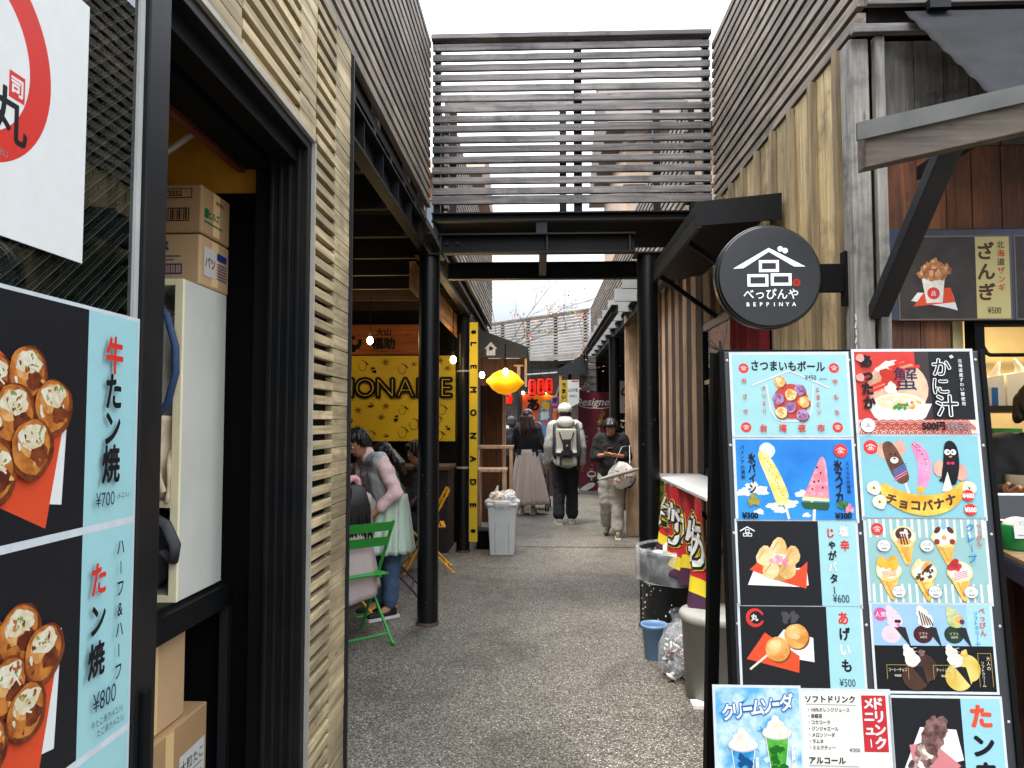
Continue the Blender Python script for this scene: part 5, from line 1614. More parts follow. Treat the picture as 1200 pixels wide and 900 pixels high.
v = [Vector((-.42, 9.1, 1.945)) + Matrix.Rotation(.06, 3, 'Y') @ Vector((z, r * math.cos(2 * math.pi * k / n), r * math.sin(2 * math.pi * k / n))) for r, z in prof for k in range(n)]
f = [(i * n + k, i * n + (k + 1) % n, (i + 1) * n + (k + 1) % n, (i + 1) * n + k) for i in range(len(prof) - 1) for k in range(n)]
ml, nt, b_ = new_mat('lemon_paper'); b_.inputs['Base Color'].default_value = lin('f5a800'); b_.inputs['Emission Color'].default_value = lin('ffa600'); b_.inputs['Emission Strength'].default_value = .16; b_.inputs['Roughness'].default_value = .6
m.add(v, f, ml, True); m.build('paper_shade', T)
m = MB(); m.tube([(-.42, 9.1, 2.09), (-.42, 9.1, 2.4)], .006, M_BLACK, 6); m.build('cord', T)
bulb(-.405, 8.92, 2.06, .34, 'bare warm bulb hanging in front of the lemon lantern', 1.2)
bulb(-.70, 9.05, 2.03, .3, 'bare warm bulb hanging left of the lemon lantern', 1.2)

# ------------------------------------------------------------------ far stalls, lanterns and boards
def red_lantern(x, y, z, h, r, label, txt, lit=.25):
    t = thing('paper_lantern', label, 'lantern', (x, y, z), 'red paper lanterns')
    ml = emit('e8200f', lit)
    m = MB(); pr = [(r * .62, 0)]
    for i in range(13):
        tt = i / 12; pr.append((r * (.80 + .2 * math.sin(math.pi * tt) ** .6) * (1 - .025 * (i % 2)), .02 + (h - .04) * tt))
    pr.append((r * .62, h)); m.lathe(pr, (x, y, z), ml, 20); m.build('shade', t)
    m = MB(); m.lathe([(r * .64, -.015), (r * .64, .012)], (x, y, z), M_BLACK, 16); m.lathe([(r * .64, h - .012), (r * .64, h + .015)], (x, y, z), M_BLACK, 16); m.build('hoops', t)
    a = Art((x - r * .9, y - r - .012, z), (1, 0, 0), (0, 0, 1), r * 1.8, h, .0003)
    a.vtext(txt, .5, .78, .22, I_BLK, .25, .05); a.txt.build('lettering', t)
    m = MB(); m.tube([(x, y, z + h + .015), (x, y, z + h + .25)], .004, M_BLACK, 5); m.build('cord', t)
for i, x in enumerate((-.14, .03, .19)):
    red_lantern(x, 14.4, 1.98 + .01 * i, .31, .073, ('leftmost', 'middle', 'rightmost')[i] + ' of the three red paper lanterns over the orange food poster', 'からあげ'[:3])
red_lantern(-.66, 15.5, 1.83, .22, .10, 'wide red paper lantern hanging low beyond the lemon lantern', '酒')
T = thing('far_kiosk', 'far dark kiosk carrying the red lanterns and the orange seafood poster', 'kiosk', (0.0, 14.9, 0))
m = MB(); m.box(-.42, .62, 14.72, 14.78, 0, 2.05, M_DEEP); m.build('front_wall', T)
m = MB(); m.box(-.5, .66, 14.1, 15.4, 2.56, 2.62, M_STEEL); m.build('roof', T)
for x in (-.40, .60):
    m = MB(); m.box(x - .03, x + .03, 14.62, 14.68, 0, 2.56, M_STEEL2); m.build('post', T)
m = MB(); m.tube([(.33, 14.45, 1.95), (.47, 14.45, 2.35)], .022, M_ALU, 8); m.build('pale_strut', T)
for x in (-.32, .16):
    m = MB(); m.ell((x, 14.60, 2.03), .03, M_BULB, 10, 8); m.build('spot_bulb', T)
T = thing('food_poster', 'orange and blue seafood poster under the red lanterns', 'poster', (-.08, 14.66, 1.0))
a = Art((-.34, 14.68, 1.0), (1, 0, 0), (0, 0, 1), .58, 1.0, .0004)
a.base(inkmix('e0432c', 'ea6a30', 6), .01)
a.rect(.4, .80, 1, 1, ink('ee8a28')); a.poly([(.52, .48), (.96, .48), (.99, .88), (.66, .88)], ink('1d9ac4')); a.text('海', .79, .77, .16, I_YEL, .05); a.text('鮮', .77, .58, .16, I_WHITE, .05)
a.text('あ', .38, .80, .24, I_BLK, .05); a.blob(.22, .5, .12, I_CREAM, jag=.4); a.blob(.5, .3, .13, ink('e8e2e0'), jag=.3, sy=1.4); a.blob(.75, .25, .12, ink('7aa0d0'), jag=.3, sy=1.5); a.blob(.3, .2, .12, ink('e07a9a'), jag=.3)
a.sheet.build('board', T); a.pic.build('seafood_picture', T); a.txt.build('lettering', T)
T = thing('food_poster', 'narrow pink and lilac drinks poster right of the orange poster', 'poster', (.35, 14.65, 1.0))
a = Art((.24, 14.64, .98), (1, 0, 0), (0, 0, 1), .25, 1.0, .0004); a.base(ink('d8c2e6'), .01)
a.rect(0, .52, 1, .80, ink('e2408c')); a.poly([(.2, .55), (.8, .55), (.86, .74), (.14, .74)], I_CREAM); a.blob(.35, .6, .07, F_POT, sy=1.5); a.blob(.65, .6, .07, I_ORG, sy=1.5); a.text('夏祭', .5, .90, .11, ink('6a4aa8'), .03); a.rect(.1, .12, .9, .45, ink('eeddf0'))
a.sheet.build('board', T); a.pic.build('drink_picture', T); a.txt.build('lettering', T)
T = thing('hanging_sign', 'yellow and white pennant sign hanging under the far black canopy', 'sign', (.58, 14.0, 2.0))
a = Art((.40, 14.0, 1.75), (1, 0, 0), (0, 0, 1), .35, .5, .0004)
a.poly([(0, .12), (.38, .0), (.38, 1), (0, 1)], ink('d8b43a')); a.poly([(.38, 0), (.65, .0), (1, .14), (1, 1), (.38, 1)], I_WHITE); a.text('LOVE', .68, .62, .15, I_BLK, .02, sx=.9); a.text('GRILL', .68, .40, .12, I_BLK, .0, sx=.9); a.line([(.62, .95), (.95, .95)], .05, I_RED); a.vtext('うまい', .18, .8, .17, I_BLK, .22, .03)
a.sheet.prism([(.402, 14.012, 1.83), (.748, 14.012, 1.83), (.748, 14.012, 2.245), (.402, 14.012, 2.245)], (0, .008, 0), I_WHITE)
a.sheet.build('board', T); a.pic.build('pennant', T); a.txt.build('lettering', T)
T = thing('stall_canopy', 'black pitched stall canopy above the yellow and white pennant', 'canopy', (.62, 14.3, 2.4))
m = MB(); m.prism([(.36, 14.05, 2.36), (.36, 14.05, 2.46), (.86, 14.05, 2.76), (.92, 14.05, 2.76), (.92, 14.05, 2.36)], (0, .03, 0), M_CANV); m.prism([(.36, 14.085, 2.45), (.86, 14.085, 2.76), (.86, 14.085, 2.745), (.36, 14.085, 2.435)], (0, 1.2, 0), M_CANV); m.build('canvas', T)
for x, yy in ((.40, 14.11), (1.02, 15.5)):
    m = MB(); m.box(x - .02, x + .02, yy - .02, yy + .02, 0, 2.36, M_STRIPE); m.build('post', T)
m = MB()
for k in range(5): m.box(.82, 1.10, 14.4, 14.5, 2.06 + k * .14, 2.06 + k * .14 + .12, M_GREYX)
m.build('stacked_planks', T)
T = thing('banner_stand', 'maroon roll-up banner stand with white script and a wine glass', 'banner', (1.2, 15.3, 0))
a = Art((.80, 15.3, .05), (1, 0, 0), (0, 0, 1), .80, 2.02, .0005); a.base(paint('6e1f32', rough=.5, var=.06), .012)
WS = paint('e8e4e0', rough=.6)
a.text('Designer', .42, .905, .10, WS, .012, shear=.3); a.line([(.04, .86), (.25, .84), (.6, .835), (.9, .85)], .008, WS)
rn = random.Random(5)
for q in range(60):
    t = rn.random(); u = .30 + .32 * t + rn.uniform(-.05, .05) * (1 - .3 * t); v = .20 + .60 * t
    a.blob(u, v, rn.uniform(.006, .013) * (1 + t), rn.choice([ink('d8b45a'), ink('c8602a'), ink('e0d6b0'), ink('b83a2a'), ink('9ab03a')]), jag=.3, n=8)
a.blob(.33, .17, .045, WS, sy=.75); a.blob(.33, .175, .036, paint('7a1a2c', rough=.4), sy=.5); a.line([(.33, .13), (.32, .06)], .012, WS); a.poly([(-.0, .01), (.12, .05), (.34, .10), (.42, .07), (.36, .04), (.2, .005)], WS)
a.text('OPEN', .12, .55, .03, WS, 0); a.text('DAILY', .12, .50, .03, WS, 0); a.blob(.72, .06, .03, I_YEL, sy=1.3)
a.sheet.build('fabric', T); a.pic.build('wine_picture', T); a.txt.build('lettering', T)
m = MB(); m.box(.78, 1.62, 15.22, 15.42, 0, .05, M_ALU); m.build('base', T)
T = thing('cafe_sign', 'off-white shop sign with dark script between the right columns', 'sign', (1.58, 13.5, 1.9))
a = Art((1.42, 13.5, 1.62), (1, 0, 0), (0, 0, 1), .52, .58, .0004); a.base(ink('ddd8c8'), .02); a.text('Cafe', .50, .68, .34, I_BLK, .02, shear=.3); a.text('GRILL', .5, .22, .17, I_BLK, .03)
a.sheet.build('board', T); a.txt.build('lettering', T)
m = MB()
for x in (1.5, 1.86): m.tube([(x, 13.51, 2.2), (x, 13.51, 2.95)], .006, M_BLACK, 5)
m.build('hanger', T)
T = thing('flower_pot', 'small potted plant with pale flowers in the dark right arcade', 'plant', (1.5, 12.6, 1.2))
m = MB()
rn = random.Random(9)
for q in range(70): m.ell((1.5 + rn.gauss(0, .07), 12.6 + rn.gauss(0, .07), 1.38 + rn.gauss(0, .07)), (.02, .02, .012), rn.choice([paint('3f5a2c', rough=.6), paint('5c7a3a', rough=.6), paint('e8dcb8', rough=.6), paint('d89a8a', rough=.6)]), 6, 4, rot=Matrix.Rotation(rn.random() * 3, 3, 'X'))
m.build('flowers', T)
m = MB(); m.lathe([(.05, 1.0), (.075, 1.24), (.08, 1.24), (.08, 1.26), (.0, 1.26)], (1.5, 12.6, 0), paint('8a4a34', rough=.7), 16); m.build('pot', T)
m = MB(); m.box(1.3, 1.75, 12.4, 12.8, 0, 1.0, M_DEEP); tag(m.build('plinth', bevel=.005), 'dark timber plinth under the potted plant in the right arcade', 'plinth')

# ------------------------------------------------------------------ storeroom behind the left doorway
T = thing('storage_shelf', 'white board shelf unit standing inside the open storeroom', 'shelf', (-1.3, 2.4, .9))
M_SH = paint('b4b3aa', rough=.5, var=.08, scale=4); M_EDGE = paint('d8cda8', rough=.6, var=.08)
m = MB(); m.box(-1.125, -1.102, 2.253, 2.56, .905, 1.895, M_SH); m.box(-1.125, -1.101, 2.24, 2.253, .905, 1.895, M_EDGE); m.build('side_panel', T)
m = MB(); m.box(-1.75, -1.727, 2.253, 2.56, .905, 1.895, M_SH); m.build('side_panel', T)
for z in (.905, 1.19, 1.875):
    m = MB(); m.box(-1.727, -1.126, 2.253, 2.56, z, z + .02, M_SH); m.box(-1.727, -1.126, 2.24, 2.253, z, z + .02, M_EDGE); m.build('shelf_board', T)
m = MB(); m.box(-1.727, -1.126, 2.548, 2.56, .926, 1.874, M_SH); m.build('back_panel', T)
T = thing('steel_bench', 'black steel angle rack carrying the white shelf unit', 'rack', (-1.4, 2.3, 0))
m = MB(); m.box(-1.8, -1.08, 1.9, 1.93, .815, .89, M_STEEL); m.box(-1.11, -1.08, 1.93, 2.61, .815, .89, M_STEEL); m.box(-1.8, -1.11, 1.93, 2.61, .885, .904, M_STEEL); m.build('top_frame', T)
for x, y in ((-1.095, 1.92), (-1.095, 2.59), (-1.78, 1.92), (-1.78, 2.59)):
    m = MB(); m.box(x - .015, x + .015, y - .015, y + .015, 0, .814, M_STEEL2); m.build('leg', T)
CARD = paint('94744f', rough=.75, var=.1, scale=5); CARD2 = paint('a68762', rough=.75, var=.08, scale=5); TAPE = paint('c9a878', rough=.3, var=.05)
def carton(x0, x1, y0, y1, z0, z1, mat, label, art=None):
    t = thing('cardboard_box', label, 'box', ((x0 + x1) / 2, (y0 + y1) / 2, z0), 'cardboard boxes in the storeroom')
    m = MB(); m.box(x0, x1, y0, y1, z0 + .001, z1, mat); m.build('carton', t, bevel=.006)
    m = MB(); m.box((x0 + x1) / 2 - .025, (x0 + x1) / 2 + .025, y0 - .001, y0 - .0004, z1 - .07, z1 - .004, TAPE); m.box(x1 + .0004, x1 + .001, (y0 + y1) / 2 - .025, (y0 + y1) / 2 + .025, z0 + .01, z1 - .004, TAPE); m.build('tape', t)
    if art:
        for kind in (0, 1):
            a = Art((x0, y0 - .0015, z0), (1, 0, 0), (0, 0, 1), x1 - x0, z1 - z0, .0001) if kind == 0 else Art((x1 + .0015, y0, z0), (0, 1, 0), (0, 0, 1), y1 - y0, z1 - z0, .0001)
            art(a, kind); o = MB()
            a.txt.v and a.txt.build('lettering', t); a.pic.v and a.pic.build('print', t)
KB, KU, KG = ink('2a1d10'), ink('22408a'), ink('0f7a4a')
def art1(a, k):
    if k == 0:
        a.line([(.62, .72), (.92, .72), (.92, .90), (.62, .90)], .015, KB, closed=True); a.text('72552', .77, .81, .13, KB, .02)
        a.line([(.66, .25), (.90, .25), (.90, .50), (.66, .50)], .02, KB, closed=True)
        for q in range(12): a.line([(.68 + q * .018, .28), (.68 + q * .018, .47)], .008 + .012 * (q % 3), KB)
    else:
        a.poly([(.1, .36), (.22, .36), (.22, .56), (.1, .56)], KG); a.text('ヒルズ', .42, .46, .16, KG, .03); a.line([(.1, .28), (.7, .28)], .03, KG)
        a.text('取扱注意', .6, .8, .08, ink('7a3a2a'), .01)
def art2(a, k):
    if k == 0:
        a.text('メ', .72, .75, .2, KU, .06); a.line([(.6, .56), (.85, .56)], .02, KU); a.line([(.6, .49), (.8, .49)], .015, KU)
        a.line([(.66, .22), (.86, .22), (.86, .40), (.66, .40)], .025, KU, closed=True)
        for q in range(9): a.line([(.675 + q * .02, .24), (.675 + q * .02, .38)], .01 + .01 * (q % 2), KU)
    else:
        a.rect(.12, .22, .52, .80, ink('e2d8d0')); a.text('パツ', .33, .5, .22, KB, .02); a.rect(.56, .64, .9, .78, KU)
        for q in range(6): a.line([(.56, .56 - q * .06), (.9, .56 - q * .06)], .02, KU)
carton(-1.50, -1.095, 2.34, 2.56, 2.065, 2.225, CARD, 'brown carton marked 72552, topmost on the white shelf unit', art1)
carton(-1.52, -1.10, 2.345, 2.57, 1.896, 2.063, CARD2, 'paler carton with blue print, directly on the white shelf unit', art2)
carton(-1.70, -1.12, 1.96, 2.35, .532, .803, CARD2, 'plain carton on top of the lower one under the black rack')
def art4(a, k):
    if k == 0: a.rect(.62, .18, .95, .48, ink('e8e6e0')); a.text('品名 たこ', .78, .40, .07, KB, 0); [a.line([(.66, .34 - q * .045), (.92, .34 - q * .045)], .008, I_GREY) for q in range(3)]
    else: a.rect(.62, .48, .96, .80, ink('e8e6e0')); a.text('大粒たこ', .79, .72, .07, KB, .01); [a.line([(.66, .66 - q * .045), (.92, .66 - q * .045)], .01, I_GREY) for q in range(4)]
carton(-1.66, -1.10, 1.97, 2.47, .02, .53, CARD, 'large carton with a white delivery label at the bottom of the storeroom', art4)
T = thing('tote_bag', 'cream cloth bag with a blue strap on the upper shelf', 'bag', (-1.3, 2.25, 1.22))
m = MB(); crumple(m, (-1.27, 2.37, 1.54), (.13, .09, .30), paint('d6d3cc', rough=.8, var=.1), 24, 16, .15, 6, 1.222); m.build('body', T)
m = MB(); pts = [(-1.2, 2.24, 1.84), (-1.14, 2.22, 1.78), (-1.105, 2.21, 1.68), (-1.10, 2.205, 1.60), (-1.125, 2.21, 1.51), (-1.18, 2.23, 1.45), (-1.24, 2.23, 1.43)]
m.tube(pts, .011, paint('143154', rough=.7, var=.15), 8, flat=.4); m.build('strap', T)
T = thing('cloth_bag', 'folded beige cloth bag hanging below the cream bag', 'bag', (-1.2, 2.2, 1.22))
m = MB()
def fold(u, v): return (-1.30 + .17 * u, 2.245 + .02 * math.sin(u * 14 + v * 3) + .01 * math.sin(v * 9), 1.49 - .265 * v + .02 * math.sin(u * 5))
m.grid(fold, 24, 14, paint('b7a78d', rough=.85, var=.12)); m.build('body', T, solid=.012)
m = MB(); m.tube([(-1.15, 2.225, 1.44), (-1.165, 2.215, 1.36), (-1.15, 2.21, 1.28), (-1.14, 2.22, 1.24)], .012, paint('a99a80', rough=.85), 8); m.build('strap', T)
T = thing('backpack', 'dark grey bag with a loose strap on the lower shelf', 'bag', (-1.25, 2.3, .94))
m = MB(); crumple(m, (-1.26, 2.35, 1.05), (.13, .1, .13), paint('3a3a40', rough=.8, var=.2), 22, 14, .15, 9, .937); m.build('body', T)
m = MB(); m.tube([(-1.2, 2.25, 1.17), (-1.13, 2.225, 1.14), (-1.095, 2.215, 1.08), (-1.10, 2.22, 1.03), (-1.14, 2.23, 1.06)], .018, paint('2c2c31', rough=.7), 8, flat=.4); m.build('strap', T)

# ------------------------------------------------------------------ things at the serving window
T = thing('card_terminal', 'white tablet till with a dark screen on the serving counter', 'till', (1.75, 2.86, .987))
m = MB(); m.bar((1.755, 2.89, .987), (1.755, 2.885, 1.13), .09, .01, M_ALU, up=(0, 1, 0)); m.build('stand', T)
m = MB(); m.hexa([(1.675, 2.84, 1.085), (1.835, 2.84, 1.085), (1.835, 2.87, 1.185), (1.675, 2.87, 1.185), (1.675, 2.849, 1.083), (1.835, 2.849, 1.083), (1.835, 2.879, 1.183), (1.675, 2.879, 1.183)], paint('dedede', rough=.3)); tb = m.build('tablet', T, bevel=.003)
m = MB(); m.add([(1.69, 2.8424, 1.093), (1.82, 2.8424, 1.093), (1.82, 2.8676, 1.177), (1.69, 2.8676, 1.177)], [(0, 1, 2, 3)], paint('08090b', rough=.15)); sc_ = m.build('screen', tb)
for vtx in sc_.data.vertices: vtx.co.y -= .002
T = thing('price_card', 'white hand lettered card in front of the green tub', 'card', (1.76, 2.74, .987))
a = Art((1.70, 2.745, 1.035), (1, 0, 0), (0, .15, 1), .135, .075, .0001); a.base(ink('e8e6e0'), .001); a.text('ソフトクリーム', .5, .72, .2, I_BLK, .0, sx=.85); a.text('あります', .5, .38, .2, I_BLK, .0); a.line([(.1, .15), (.9, .15)], .05, I_GREY)
a.sheet.build('card', T); a.txt.build('lettering', T); a.pic.v and a.pic.build('rule', T)
T = thing('plastic_tub', 'green plastic tub on the serving counter behind the card', 'tub', (1.75, 2.81, .987))
m = MB(); m.lathe([(.052, 0), (.058, .01), (.06, .085), (.055, .09)], (1.75, 2.81, .987), paint('0f6a30', rough=.3, var=.15), 24); m.build('body', T)
m = MB(); m.ell((1.75, 2.81, 1.075), (.05, .045, .03), paint('e6dcc4', rough=.6), 12, 8); m.build('contents', T)
T = thing('carrier_bags', 'bundle of white carrier bags hanging in the serving window', 'bags', (1.95, 3.85, 1.55))
m = MB(); [m.hexa([(2.21 + q * .13, 3.80, 1.532), (2.33 + q * .13, 3.80, 1.532), (2.33 + q * .13, 3.9, 1.532), (2.21 + q * .13, 3.9, 1.532), (2.215 + q * .13, 3.81, 1.67 + .02 * q), (2.325 + q * .13, 3.80, 1.69 + .02 * q), (2.325 + q * .13, 3.87, 1.69 + .02 * q), (2.215 + q * .13, 3.88, 1.67 + .02 * q)], paint('e2ded2', rough=.5, var=.06)) for q in range(3)]; m.tube([(2.30, 3.84, 1.67), (2.31, 3.83, 1.72), (2.325, 3.83, 1.76)], [.03, .016, .006], paint('e2ded2', rough=.5, var=.06), 8); m.tube([(2.43, 3.84, 1.69), (2.42, 3.83, 1.73), (2.40, 3.83, 1.77)], [.03, .018, .006], paint('e2ded2', rough=.5, var=.06), 8); m.build('bags', T, bevel=0)
m = MB(); m.tube([(2.66, 4.55, 1.92), (2.66, 4.5, 1.86), (2.68, 4.5, 1.85), (2.95, 4.5, 1.85)], .012, M_BLACK, 8); m.build('hook_rail', T)
T = thing('small_box', 'small blue and white packet on the back shelf', 'packet', (1.775, 3.72, 1.531))
m = MB(); m.box(2.205, 2.235, 3.70, 3.78, 1.531, 1.62, paint('1273c4', rough=.4)); m.build('blue_side', T); m = MB(); m.box(2.17, 2.204, 3.70, 3.78, 1.531, 1.62, paint('e6e6e2', rough=.4)); m.build('white_side', T)
T = thing('green_box', 'bright green box with a white label on the lower back shelf', 'box', (1.95, 3.8, 1.21))
m = MB(); m.box(2.22, 2.36, 3.72, 3.9, 1.211, 1.42, paint('2fb52f', rough=.4)); m.build('carton', T, bevel=.004); m = MB(); m.box(2.26, 2.34, 3.717, 3.7195, 1.35, 1.40, paint('e6e6e2', rough=.4)); m.build('label', T)
ld = bpy.data.lights.new('kitchen_lamp', 'AREA'); ld.energy = 6; ld.size = .6; ld.color = (1, .8, .5)
T = thing('ceiling_lamp', 'warm ceiling lamp lighting the serving kitchen', 'lamp', (2.6, 3.9, 2.18))
m = MB(); m.box(2.3, 2.9, 3.75, 4.05, 2.165, 2.195, emit('ffd9a0', 1.2)); m.build('lit_panel', T); m = MB(); m.box(2.28, 2.92, 3.73, 4.07, 2.1955, 2.199, M_ALU); m.build('housing', T)
lo = bpy.data.objects.new('lamp_light', ld); COL.objects.link(lo); lo.parent = T; lo.location = (0, 0, -.03)
m = MB()
for k in range(7): m.tube([(1.235 + .003 * (k % 2), 2.93, 1.86 - k * .03 + .013), (1.235 - .004 * (k % 2), 2.925, 1.86 - k * .03 - .013)], .003, M_ALU, 6)
tag(m.build('chain'), 'short steel chain hanging on the corner post by the menu board', 'chain')

# ------------------------------------------------------------------ thin tree with autumn leaves
T = thing('tree', 'thin bare tree with a few orange and yellow autumn leaves beyond the left stall', 'tree', (-.75, 13.3, 0))
BARK = paint('4a423c', rough=.85, var=.25)
m = MB(); m.tube([(-.75, 13.3, 0), (-.73, 13.3, 1.4), (-.70, 13.32, 2.3), (-.66, 13.3, 2.9)], [.05, .042, .032, .022], BARK, 10); m.build('trunk', T)
m = MB(); tips = []
rn = random.Random(31)
def twig(p, d, l, r, dep):
    pts = [p]; dd = d.copy()
    for k in range(6):
        dd = (dd + Vector((rn.gauss(0, .16), rn.gauss(0, .16), rn.gauss(.03, .13)))).normalized(); pts.append(pts[-1] + dd * (l / 6))
    m.tube(pts, [r * (1 - .7 * i / 6) for i in range(7)], BARK, 6)
    if dep > 0:
        for k in (2, 3, 4, 5, 6):
            if rn.random() < .75:
                twig(pts[k], (dd + Vector((rn.gauss(0, .6), rn.gauss(0, .6), rn.gauss(.1, .5)))).normalized(), l * rn.uniform(.4, .6), r * .5, dep - 1)
    else:
        tips.extend(pts[2:])
for d_, l_ in (((.75, 0, .75), 2.2), ((.35, .2, .9), 2.0), ((-.35, .1, .9), 1.7), ((.9, -.1, .35), 1.9), ((.6, .3, .2), 1.3)):
    twig(Vector((-.68, 13.3, 2.7)), Vector(d_).normalized(), l_, .010, 2)
m.build('branches', T)
m = MB()
LV = [paint(h, rough=.6, var=.15, k=.7) for h in ('d8602c', 'c8452a', 'e0a03a', 'a8a040', 'd8805a')]
for p in tips:
    if rn.random() > (.7 if p.z < 3.6 else .22): continue
    for q in range(2):
        c = p + Vector((rn.gauss(0, .03), rn.gauss(0, .03), rn.gauss(-.02, .03)))
        e1 = Vector((rn.gauss(0, 1), rn.gauss(0, 1), rn.gauss(0, 1))).normalized(); e2 = e1.orthogonal().normalized(); s_ = rn.uniform(.014, .028)
        m.add([c - e1 * s_, c + e2 * s_ * .55, c + e1 * s_, c - e2 * s_ * .55], [(0, 1, 2, 3)], rn.choice(LV))
m.build('leaves', T)

# ------------------------------------------------------------------ people
from mathutils import noise as mnoise
def fuse(name, mb, mats, voxel, parent, smooth=4, extra=None):
    """melt overlapping capsules into one continuous skin"""
    me = bpy.data.meshes.new(name)
    me.from_pydata(mb.v, [], mb.f)
    me.update()
    o = bpy.data.objects.new(name, me)
    COL.objects.link(o)
    md = o.modifiers.new('r', 'REMESH'); md.mode = 'VOXEL'; md.voxel_size = voxel
    dg = bpy.context.evaluated_depsgraph_get(); dg.update()
    out = bpy.data.meshes.new_from_object(o.evaluated_get(dg))
    bpy.data.objects.remove(o); bpy.data.meshes.remove(me)
    bm = bmesh.new(); bm.from_mesh(out)
    for _ in range(smooth):
        bmesh.ops.smooth_vert(bm, verts=bm.verts, factor=.5, use_axis_x=True, use_axis_y=True, use_axis_z=True)
    bm.normal_update()
    if name in ('top', 'trousers', 'blouse_sleeves', 'hood'):      # creases of worn cloth
        for v in bm.verts:
            p = v.co
            n1 = mnoise.noise(Vector((p.x * 9, p.y * 9, p.z * 16))) + .6 * mnoise.noise(Vector((p.x * 21 + 5, p.y * 21, p.z * 30)))
            v.co = p + v.normal * (n1 * .010)
    if name == 'hair':                                            # strands
        top = max(v.co.z for v in bm.verts); cxh = sum(v.co.x for v in bm.verts) / len(bm.verts); cyh = sum(v.co.y for v in bm.verts) / len(bm.verts)
        for v in bm.verts:
            a_ = math.atan2(v.co.y - cyh, v.co.x - cxh)
            v.co = v.co + v.normal * (.0045 * math.sin(a_ * 17 + 2.5 * mnoise.noise(v.co * 14)) + .004 * mnoise.noise(Vector((v.co.x * 60, v.co.y * 60, v.co.z * 8))))
    if extra is not None and extra.v:
        vs_ = [bm.verts.new(p) for p in extra.v]
        for f, k in zip(extra.f, extra.fm):
            try:
                fc = bm.faces.new([vs_[i] for i in f]); fc.material_index = mats.index(extra.mats[k])
            except ValueError:
                pass
    bm.to_mesh(out); bm.free()
    out.name = name
    for m_ in mats: out.materials.append(m_)
    for p in out.polygons: p.use_smooth = True
    ob = bpy.data.objects.new(name, out)
    COL.objects.link(ob)
    ob.parent = parent
    return ob

def caps(mb, a, b, ra, rb, n=12):
    """tapered limb with round ends"""
    a, b = Vector(a), Vector(b)
    k = 5
    mb.tube([a.lerp(b, i / k) for i in range(k + 1)], [ra + (rb - ra) * i / k for i in range(k + 1)], None, n)
    mb.ell(a, ra, None, n, 8); mb.ell(b, rb, None, n, 8)

def hand(mb, ex, wr, d, palm, mat, s=1.0, curl=.5):
    """palm in the skin, five bent fingers rooted in it; palm = direction the palm faces"""
    wr, d, palm = Vector(wr), Vector(d).normalized(), Vector(palm).normalized()
    palm = (palm - d * palm.dot(d)).normalized()
    side = d.cross(palm).normalized()
    caps(mb, wr, wr + d * .075 * s, .028 * s, .032 * s, 10)
    caps(mb, wr + d * .03 * s + side * .02 * s, wr + d * .085 * s + side * .024 * s, .02 * s, .017 * s, 8)
    caps(mb, wr + d * .03 * s - side * .02 * s, wr + d * .085 * s - side * .024 * s, .02 * s, .017 * s, 8)
    for i, ln in enumerate((.072, .08, .075, .058)):
        p = wr + d * .08 * s + side * (.03 - .02 * i) * s
        dd = d.copy(); pts = [p - d * .02 * s, p]
        for j, fr in enumerate((.45, .32, .23)):
            dd = (Quaternion(side, -curl * (.5 + .35 * j)) @ dd)
            if dd.dot(palm) < d.dot(palm) - 1e-6 and j == 0:
                dd = Quaternion(side, 2 * curl * .5) @ dd
            pts.append(pts[-1] + dd.normalized() * ln * fr * s)
        ex.tube(pts, [.0095 * s, .0095 * s, .009 * s, .0082 * s, .006 * s], mat, 8)
    p = wr + d * .03 * s + side * .03 * s
    dt = (d * .7 + side * .6 + palm * .35).normalized()
    ex.tube([p - side * .015 * s, p, p + dt * .034 * s, p + dt * .034 * s + (d * .8 + palm * .4).normalized() * .03 * s], [.012 * s, .011 * s, .0105 * s, .0075 * s], mat, 8)

